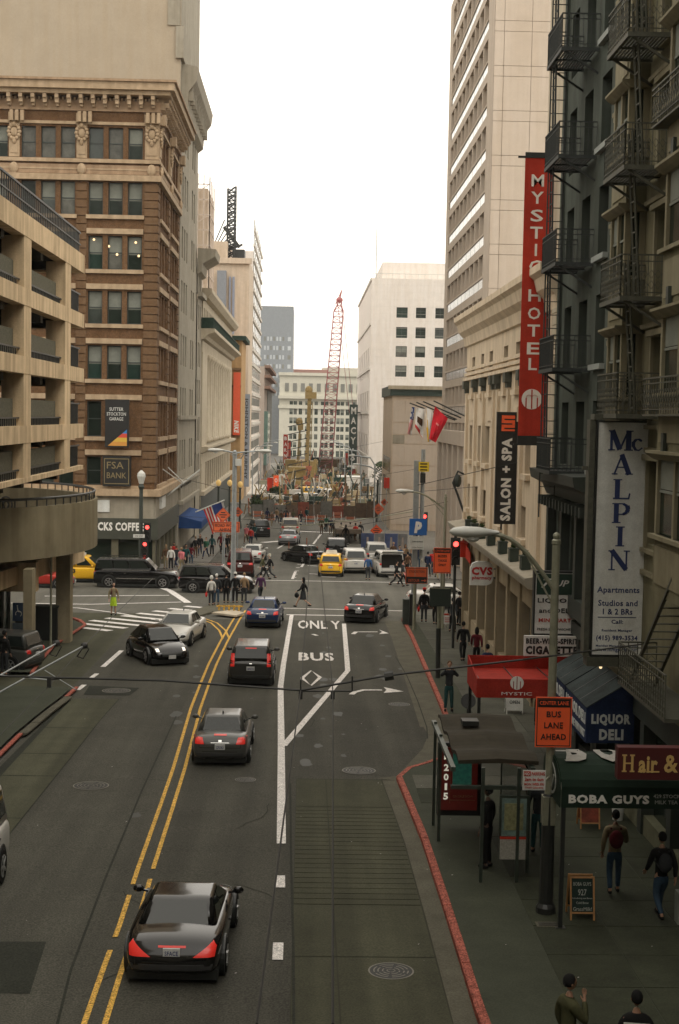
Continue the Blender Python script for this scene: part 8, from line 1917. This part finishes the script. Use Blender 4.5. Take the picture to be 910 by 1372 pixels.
# ---- red crane
Yc = 335.0; bz_ = zat(655, Yc); tp = atY(455, 402, Yc); b_ = atY(433, 655, Yc)
t = thing('crawler_crane', (b_.x, Yc, g(Yc)), 'tall red lattice boom crane standing in the construction zone', 'crane')
def lattice(A, B_, w0, w1, n, m, t, rr=.14, name='boom'):
    mb = MB(); d = (B_-A); side = Vector((1, 0, 0)); fr_ = Vector((0, 1, 0)); prev = None
    for i in range(n+1):
        f = i/n; c = A+d*f; w = (w0+(w1-w0)*f)*(1 if .06 < f < .95 else .45); q = [c+side*sx*w/2+fr_*sy*w/2 for sx, sy in ((-1, -1), (1, -1), (1, 1), (-1, 1))]
        if prev:
            for j in range(4): mb.bar(prev[j], q[j], rr); mb.bar(prev[j] if i % 2 else prev[(j+1) % 4], q[(j+1) % 4] if i % 2 else q[j], rr*.55)
        for j in range(4): mb.bar(q[j], q[(j+1) % 4], rr*.5)
        prev = q
    mb.build(name, m, t)
lattice(b_, tp, 3.3, 2.1, 34, craneR, t, .2)
jp = atY(458, 389, Yc); mb = MB(); mb.bar(tp, jp, .3).bar(tp+Vector((-.9, 0, -1)), jp, .2).ball(tp, .8, .5, .7, 8, 6); mb.build('jib_head', craneR, t)
a0 = atY(441, 660, Yc); mb = MB()
for dx in (-.5, .5): mb.bar(tp+Vector((dx, 0, 0)), a0+Vector((7+dx, 6, 4)), .08)
mb.build('stay_cable', craneR, t)
MB().box(b_.x-3, b_.x+4, Yc-1.5, Yc+6, g(Yc)+1.4, g(Yc)+3.6).build('machine_house', mat('works_brown', (.14, .09, .05), .9, .3), t); MB().box(b_.x-3.6, b_.x-2.4, Yc-3, Yc+6, g(Yc), g(Yc)+1.3).box(b_.x+3.2, b_.x+4.4, Yc-3, Yc+6, g(Yc), g(Yc)+1.3).each('track', blackm, t)
MB().box(b_.x-2.9, b_.x-1, Yc-2.6, Yc-1.51, g(Yc)+1.6, g(Yc)+4).build('cab', glass, t)
# yellow rigs
for i, (px, top, bpx, Y, lab) in enumerate(((415, 533, 409, 300, 'tall yellow drilling rig mast leaning left of the red crane'), (402, 575, 395, 310, 'thin yellow rig boom left of the taller yellow mast'))):
    A = atY(bpx, 668, Y); B_ = atY(px, top, Y); t = thing('drilling_rig', (A.x, Y, g(Y)), lab, 'drilling rig'); w = .8 if i == 0 else .4
    MB().bar(A, B_, w, w).build('mast', craneY, t)
    mb = MB(); 
    for k in range(26): c = A.lerp(B_, k/26); mb.bar(c+Vector((-w*.6, -w*.6, 0)), c+Vector((w*.6, -w*.6, .5)), .12)
    mb.bar(A+Vector((w*.8, -.6, 0)), B_+Vector((w*.8, -.6, -1)), .14); mb.build('lattice', craneY, t)
    MB().box(B_.x-w*1.2, B_.x+w*1.8, Y-.7, Y+.7, B_.z-.2, B_.z+1.2).ball((B_.x-.2, Y, B_.z+1.6), .8, .5, .9, 8, 6).build('mast_head', craneY, t)
    MB().box(A.x-2.2, A.x+2.6, Y-2, Y+4, g(Y)+1.2, g(Y)+4).build('machine_house', craneY, t); MB().box(A.x-2.6, A.x-1.4, Y-2.5, Y+4, g(Y), g(Y)+1.2).box(A.x+1.4, A.x+2.6, Y-2.5, Y+4, g(Y), g(Y)+1.2).each('track', blackm, t)
t = thing('drilling_rig', (xat(392, 255), 255, g(255)), 'squat ochre rig with a ladder frame at the foot of the yellow mast', 'drilling rig')
A = atY(398, 640, 262); MB().box(A.x-1.6, A.x+1.6, 260, 264, g(262), A.z+2.0).build('housing', craneY, t); mb = MB()
for k in range(9): mb.bar((A.x-1.8, 259.8, g(262)+k*1.4), (A.x+1.8, 259.8, g(262)+k*1.4+.8), .15)
mb.build('ladder_frame', blackm, t); MB().bar((A.x+2.2, 259, g(262)), (A.x+3.4, 259, A.z+3.5), .7).build('arm', craneY, t)
# street trees with thin autumn crowns
def tree(px, py_top, Y, label, m, s=1.0):
    x = xat(px, Y, 650); z0_ = g(Y); zt_ = zat(py_top, Y); t = thing('street_tree', (x, Y, z0_), label, 'tree'); h_ = zt_-z0_
    mb = MB(); mb.tube([(x, Y, z0_), (x+.1, Y, z0_+h_*.45)], .16*s, 7, .09*s); rnd = random.Random(int(px))
    tips = []
    for k in range(7):
        a = rnd.uniform(0, 6.28); q = Vector((x+math.cos(a)*h_*.22, Y+math.sin(a)*h_*.22, z0_+h_*rnd.uniform(.6, .9))); mb.tube([(x+.1, Y, z0_+h_*.42), q], .07*s, 5, .02); tips.append(q)
    mb.build('trunk', bark, t); mb = MB()
    for k in range(900):
        c = rnd.choice(tips)+Vector([rnd.gauss(0, h_*.1) for _ in range(3)]); d = Vector([rnd.uniform(-1, 1) for _ in range(3)]).normalized()*.16; e = Vector([rnd.uniform(-1, 1) for _ in range(3)]).normalized()*.14; mb.quad(c-d, c-e, c+d, c+e)
    mb.build('crown', m, t); return t
tree(369, 655, 215, 'small green street tree on the left beneath the red banners', green_leaf); tree(381, 668, 240, 'thin ochre street tree beside the works on the left', leaf_y)
tree(345, 668, 180, 'dark green street tree in front of the shoe shop', green_leaf); tree(423, 664, 270, 'thin ochre tree in the middle of the works', leaf_y); tree(355, 672, 200, 'second small green tree beneath the shop canopy', green_leaf)
# ---- works zone clutter: hoardings, trailers, barriers
hb_ = mat('hoarding_blue', (.07, .1, .22), .6, .5, .8); hb2 = mat('hoarding_grey', (.2, .2, .2), .6, .4, .7)
Yh = 128.0
for i, (a, b, m, lab) in enumerate(((484, 501, hb_, 'blue picture hoarding panel behind the orange diamond'), (501.5, 515, hb2, 'grey picture hoarding panel right of the blue one'), (515.5, 533, hb_, 'blue hoarding panel with a pale tower picture'), (533.5, 546, hb2, 'grey picture hoarding panel nearest the blue parking sign'))):
    x0_, x1_ = xat(a, Yh, 725), xat(b, Yh, 725); t = thing('hoarding', ((x0_+x1_)/2, Yh, g(Yh)), lab, 'hoarding'); MB().box(x0_, x1_, Yh, Yh+.1, zat(741, Yh), zat(713, Yh)).build('panel', m, t); mb = MB(); mb.box(x0_+.1, x0_+.2, Yh+.11, Yh+.25, g(Yh), zat(713, Yh)).box(x1_-.2, x1_-.1, Yh+.11, Yh+.25, g(Yh), zat(713, Yh)); mb.each('post', wood, t)
    xm_ = (x0_+x1_)/2; MB().prism([(xm_-.15, Yh-.01, zat(740, Yh)), (xm_+.15, Yh-.01, zat(740, Yh)), (xm_+.08, Yh-.01, zat(718, Yh)), (xm_-.08, Yh-.01, zat(718, Yh))], (0, -.01, 0)).build('printed_tower', mat('printed_pale', (.4, .33, .28), .7, .3, 2), t)
t = thing('construction_canopy', (xat(465, 140), 140, g(140)), 'dark covered walkway beside the hoarding with people under it', 'canopy'); x0_, x1_ = xat(449, 140, 720), xat(483, 140, 720)
MB().box(x0_, x1_, 138, 150, zat(712, 140), zat(706, 140)).build('roof', mat('brown_grey_roof', (.16, .13, .1), .8, .2), t); mb = MB()
for x in (x0_, (x0_+x1_)/2, x1_-.15):
    for y in (138, 149.8): mb.box(x, x+.15, y, y+.15, g(y), zat(712, 140))
mb.each('post', blackm, t); MB().box(x0_+.3, x1_, 149.95, 150, g(150), zat(712, 140)-.02).build('back_wall', hotel_d, t)
def site(name, label, cat, px, py, Y, w, d, h_, m, extra=None):
    x = xat(px, Y, py); z = zat(py, Y); t = thing(name, (x, Y, z), label, cat); MB().box(x-w/2, x+w/2, Y, Y+d, z, z+h_).build('body', m, t); mb = MB(); mb.box(x-w*.42, x-w*.1, Y-.03, Y, z+h_*.35, z+h_*.8).box(x+w*.05, x+w*.35, Y-.03, Y, z+h_*.35, z+h_*.8); mb.build('window', glass, t)
    MB().box(x-w/2-.1, x+w/2+.1, Y-.1, Y+d+.1, z+h_, z+h_+.12).build('roof', frame_w, t); MB().box(x-w*.45, x+w*.45, Y+.1, Y+d-.1, g(Y)-.05, z+.01).build('base', hotel_d, t); return t
site('site_cabin', 'white two storey site cabin in front of the green store sign', 'cabin', 468, 678, 250, 4.2, 5, 5.2, whitest2); site('site_cabin', 'grey site cabin stacked at the left of the works', 'cabin', 400, 690, 260, 6, 3, 2.6, mat('cabin_grey', (.3, .28, .22), .7, .2)); site('site_cabin', 'tan flat office container in the middle of the works', 'cabin', 415, 686, 300, 9, 3, 2.8, tan); site('site_cabin', 'cream container right of the crane foot', 'cabin', 452, 696, 240, 4.5, 3, 2.4, cream)
site('site_cabin', 'pale box trailer behind the white cabin', 'cabin', 484, 688, 225, 3.2, 5, 3, whitest); site('site_cabin', 'pink grey container left of the white cabin', 'cabin', 440, 688, 270, 5, 3, 3, mat('pinkish_stone', (.4,)*3))
car('white_truck', 'van', 'white truck among the works left of the white cabin', 'truck', 0, 0, 30, whi, 'off', pos=(4.0, 212), scale=1.2); car('white_truck', 'van', 'white pickup sized truck parked by the works barriers', 'truck', 0, 0, -70, whi, 'off', pos=(-.5, 205)); car('dark_sedan', 'sedan', 'dark car parked beside the works on the right', 'car', 0, 0, 5, chl, 'off', pos=(7.0, 196)); car('silver_car', 'sedan', 'silver car parked beside the works in front of the pale trailer', 'car', 0, 0, 0, sil, 'off', pos=(8.2, 205)); car('yellow_truck', 'van', 'yellow work truck under the red crane', 'truck', 0, 0, 60, yel, 'off', pos=(1.6, 222), scale=1.1)
random.seed(21)
bb = MB(); bb.box(-.6, .6, -.05, .05, .65, .95).box(-.6, .6, -.05, .05, .25, .5); bleg = MB(); bleg.bar((-.5, -.25, 0), (-.5, 0, 1), .06).bar((-.5, .25, 0), (-.5, 0, 1), .06).bar((.5, -.25, 0), (.5, 0, 1), .06).bar((.5, .25, 0), (.5, 0, 1), .06)
bbm, blm = bb.mesh('board', barr), bleg.mesh('leg', signw)
for i in range(16):
    x = -5.5+(i % 8)*1.55+random.uniform(-.3, .3); y = 172+(i//8)*24+random.uniform(-6, 6)
    t = thing('barricade', (x, y, g(y)), 'orange and white striped barricade in the row closing the street before the works' if i < 8 else 'orange and white barricade in the second row deep in the works', 'barricade', 'barricades before the works' if i < 8 else 'barricades deep in the works', rz=random.uniform(-.4, .4)); local(t)
    inst('board', bbm, t, world=False); inst('leg', blm, t, world=False)
for i, (px, py) in enumerate(((411, 735), (425, 748), (387, 741))):
    a = gnd(px, py); t = thing('delineator_post', a, ['orange flexible post right of the black turning sedan', 'orange flexible post ahead of the yellow taxi', 'orange flexible post near the silver sedan'][i], 'bollard'); MB().lathe(a, [(.2, 0), (.18, .05), (.05, .08), (.05, 1.0)], 8).each('post', barr, t)
# dense jumble of far machinery, pipes and stacked material
rnd = random.Random(9); mats_ = [craneY, tan, whitest2, barr, mat('works_brown', (.14, .09, .05), .9, .3), pole_g, hotel_d, copper, mat('works_grey', (.15, .15, .14), .8, .3)]
for i in range(135):
    y = rnd.uniform(215, 350) if i < 70 else rnd.uniform(180, 216); x = rnd.uniform(-6.8, 11) if i < 70 else rnd.uniform(-6.6, 8.6); w = rnd.uniform(.6, 3); h_ = rnd.uniform(.5, 3.2)*(1.2 if y > 280 else .9); k = rnd.randrange(len(mats_))
    t = thing('material_stack', (x, y, g(y)), ('ochre', 'tan', 'white', 'orange', 'brown', 'grey olive', 'black green', 'green', 'grey')[k]+' stack of gear in the '+('near' if y < 260 else 'far' if y > 305 else 'middle')+' works, '+('left side' if x < -1 else 'right side' if x > 5 else 'centre')+(', low and flat' if h_ < 1.2 else ', tall' if h_ > 2.4 else ', narrow' if w < 1.3 else ', wide'), 'material stack', 'stacked gear in the construction zone'); mb = MB()
    for j in range(3): dx, dy = rnd.uniform(-w*.4, w*.4), rnd.uniform(-1, 1); mb.box(x+dx-w*.35, x+dx+w*.35, y+dy-.5, y+dy+.5, g(y)+h_*j/3, g(y)+h_*(j+.8)/3)
    mb.build('pile', mats_[k], t); mb = MB()
    for j in range(3): mb.bar((x+rnd.uniform(-w, w), y, g(y)), (x+rnd.uniform(-w, w), y+rnd.uniform(-1, 1), g(y)+h_*rnd.uniform(.8, 1.9)), .13)
    mb.build('prop', mats_[(k+3) % len(mats_)], t)
clut = None
for i in range(9):
    y = 150+i*19; x = (-7.6 if i % 2 else 7.4); t = thing('street_pole', (x, y, g(y)), ['nearest', 'second', 'third', 'fourth', 'fifth', 'sixth', 'seventh', 'eighth', 'farthest'][i]+' slender street lamp of the two rows beyond the intersection, on the '+('left' if i % 2 else 'right'), 'street lamp', 'far street lamps'); hh = 8.5; s_ = 1 if x < 0 else -1
    MB().tube([(x, y, g(y)), (x, y, g(y)+hh-1), (x+s_*.5, y, g(y)+hh-.2), (x+s_*2.2, y, g(y)+hh)], .08, 6).build('pole', pole_s, t); MB().ball((x+s_*2.5, y, g(y)+hh), .4, .18, .1, 8, 5).build('lamp_head', lampw, t)
# site fence closing the street
t = thing('site_fence', (0, 178, g(178)), 'brown grey site fence of separate panels closing the street before the works', 'fence')
fm_ = [mat('fence_brown', (.12, .085, .06), .85, .3, 2), mat('fence_grey', (.14, .135, .12), .85, .3, 2), mat('fence_red', (.2, .06, .04), .8, .3, 2)]
for k in range(11):
    x0_ = -6.6+k*1.45; MB().box(x0_, x0_+1.38, 178, 178.06, g(178)+.1, g(178)+rnd.uniform(1.5, 2.3)).build('panel', fm_[rnd.choice([0, 0, 1, 2])], t); MB().box(x0_-.05, x0_, 178, 178.1, g(178), g(178)+2.3).build('post', blackm, t)
# ---- traffic island
isl = [gnd(*q) for q in ((246, 824), (275, 815), (302, 805), (330, 800), (322, 818), (309, 826), (285, 822), (262, 829))]
mb = MB(); mb.prism([(p.x, p.y, p.z+.001) for p in isl], (0, 0, .12)); mb.build('traffic_island', concrete_g, None, kind='structure')
nose = gnd(306, 822, .12); t = thing('island_nose', (nose.x, nose.y, nose.z), 'pale raised kerb nose with yellow reflector bars at the tip of the island', 'kerb'); MB().prism([(nose.x-.9, nose.y-.3, nose.z), (nose.x+.5, nose.y-1.4, nose.z), (nose.x+.9, nose.y-.2, nose.z), (nose.x+.2, nose.y+.9, nose.z)], (0, 0, .1)).build('kerb', cream, t)
mb = MB()
for k in range(5): mb.box(nose.x-.6+.28*k, nose.x-.5+.28*k, nose.y+.5, nose.y+.58, nose.z+.1, nose.z+.4)
mb.box(nose.x-.7, nose.x+.8, nose.y+.52, nose.y+.56, nose.z+.3, nose.z+.38); mb.build('reflector_rail', yellow_p, t)
# accessibility sign, dark box near garage column
a = atY(25, 820, 62); t = thing('blue_access_sign', (a.x, 62, a.z), 'faded blue wheelchair sign board beside the ramp column', 'sign'); x0_, x1_ = xat(17, 62, 820), xat(33, 62, 820)
MB().box(x0_, x1_, 62, 62.1, zat(832, 62, 25), zat(808, 62, 25)).build('panel', mat('dull_blue', (.02, .045, .09), .6, .2), t); MB().box(x0_, x1_, 62, 62.08, zat(856, 62, 25), zat(835, 62, 25)).build('notice', mat('dull_pale_blue', (.08, .11, .13), .6, .2), t); MB().box(x0_+.1, x1_-.1, 62.09, 62.2, g(62), zat(832, 62, 25)).each('post', blackm, t)
xm_ = (x0_+x1_)/2; zc_ = zat(820, 62, 25); mb = MB()
for k in range(9): q, w_ = -.9+.5*k, -.9+.5*(k+1); mb.bar((xm_+.13*math.cos(q), 61.99, zc_-.08+.13*math.sin(q)), (xm_+.13*math.cos(w_), 61.99, zc_-.08+.13*math.sin(w_)), .025)
mb.bar((xm_-.02, 61.99, zc_+.05), (xm_-.05, 61.99, zc_+.22), .03).bar((xm_-.02, 61.99, zc_+.02), (xm_+.12, 61.99, zc_), .03).ball((xm_-.05, 61.98, zc_+.27), .03); mb.build('wheelchair_symbol', signw, t)
a = gnd(62, 858, .15); t = thing('news_rack', (a.x, a.y, a.z), 'dark boxy news rack between the two ramp columns', 'news rack'); MB().box(a.x-.5, a.x+.5, a.y, a.y+.6, a.z, a.z+1.55).build('box', blackm, t); MB().box(a.x-.55, a.x+.55, a.y-.05, a.y+.65, a.z+1.55, a.z+1.62).build('top', hotel_d, t)
a = gnd(68, 868, .15); t = thing('thin_pole', (a.x, a.y, a.z), 'thin metal pole at the driveway kerb by the ramp columns', 'pole'); MB().tube([a, (a.x, a.y, a.z+4.6)], .05, 8).build('shaft', pole_g, t)
# shop clutter on far right store: red sign, blade letters
t = thing('street_banner', (XR-.4, 70, 3), 'small red slanted banner under the stone ledge', 'banner'); q = [atX(621, 722, XR-.2), atX(631, 741, XR-.2), atX(631, 756, XR-.2), atX(621, 742, XR-.2)]; MB().prism(q, (-.04, 0, 0)).build('panel', redban, t)
t = thing('wall_lantern', tuple(atX(612, 665, XR-.5)), 'black ornamental lantern bracket on the corner of the stone building', 'lantern'); c = atX(613, 662, XR-.45); MB().tube([c+Vector((.45, 0, 1)), c+Vector((0, 0, 1.2)), c+Vector((-.25, 0, .6)), c+Vector((0, 0, 0)), c+Vector((.45, 0, -1.2))], .06, 6).build('bracket', blackm, t); MB().ball(c+Vector((0, 0, .7)), .2, .2, .35, 8, 6).build('lantern', hotel_d, t)
t = thing('drum_sign', tuple(atY(573, 722, 150)), 'white shop sign with dark letters on the plaza store corner', 'sign'); xA, xB = xat(573, 156.5, 720), xat(588, 156.5, 720); Mq = FM(xA, 156.5, 0); MB(Mq).f_(0, xB-xA, -.3, 0, zat(727, 156.5), zat(712, 156.5)).build('panel', mat('sign_dark_brown', (.06, .05, .04), .6, .2), t); MB(Mq).text('ettro', (xB-xA)*.5, 0, zat(721, 156.5), .5, (xB-xA)*.8, .03).build('lettering', signw, t)
# ================================================================ HAZE
hz_ = MB().box(-910, 910, -310, 3510, -25, 64).build('haze', None, None, kind='stuff'); hm = bpy.data.materials.new('haze'); hm.use_nodes = True; n_ = hm.node_tree.nodes; n_.clear()
ho_ = n_.new('ShaderNodeOutputMaterial'); pv = n_.new('ShaderNodeVolumePrincipled'); pv.inputs['Color'].default_value = (.95, .93, .92, 1); pv.inputs['Density'].default_value = .00016; hm.node_tree.links.new(pv.outputs[0], ho_.inputs['Volume']); hz_.data.materials.append(hm)
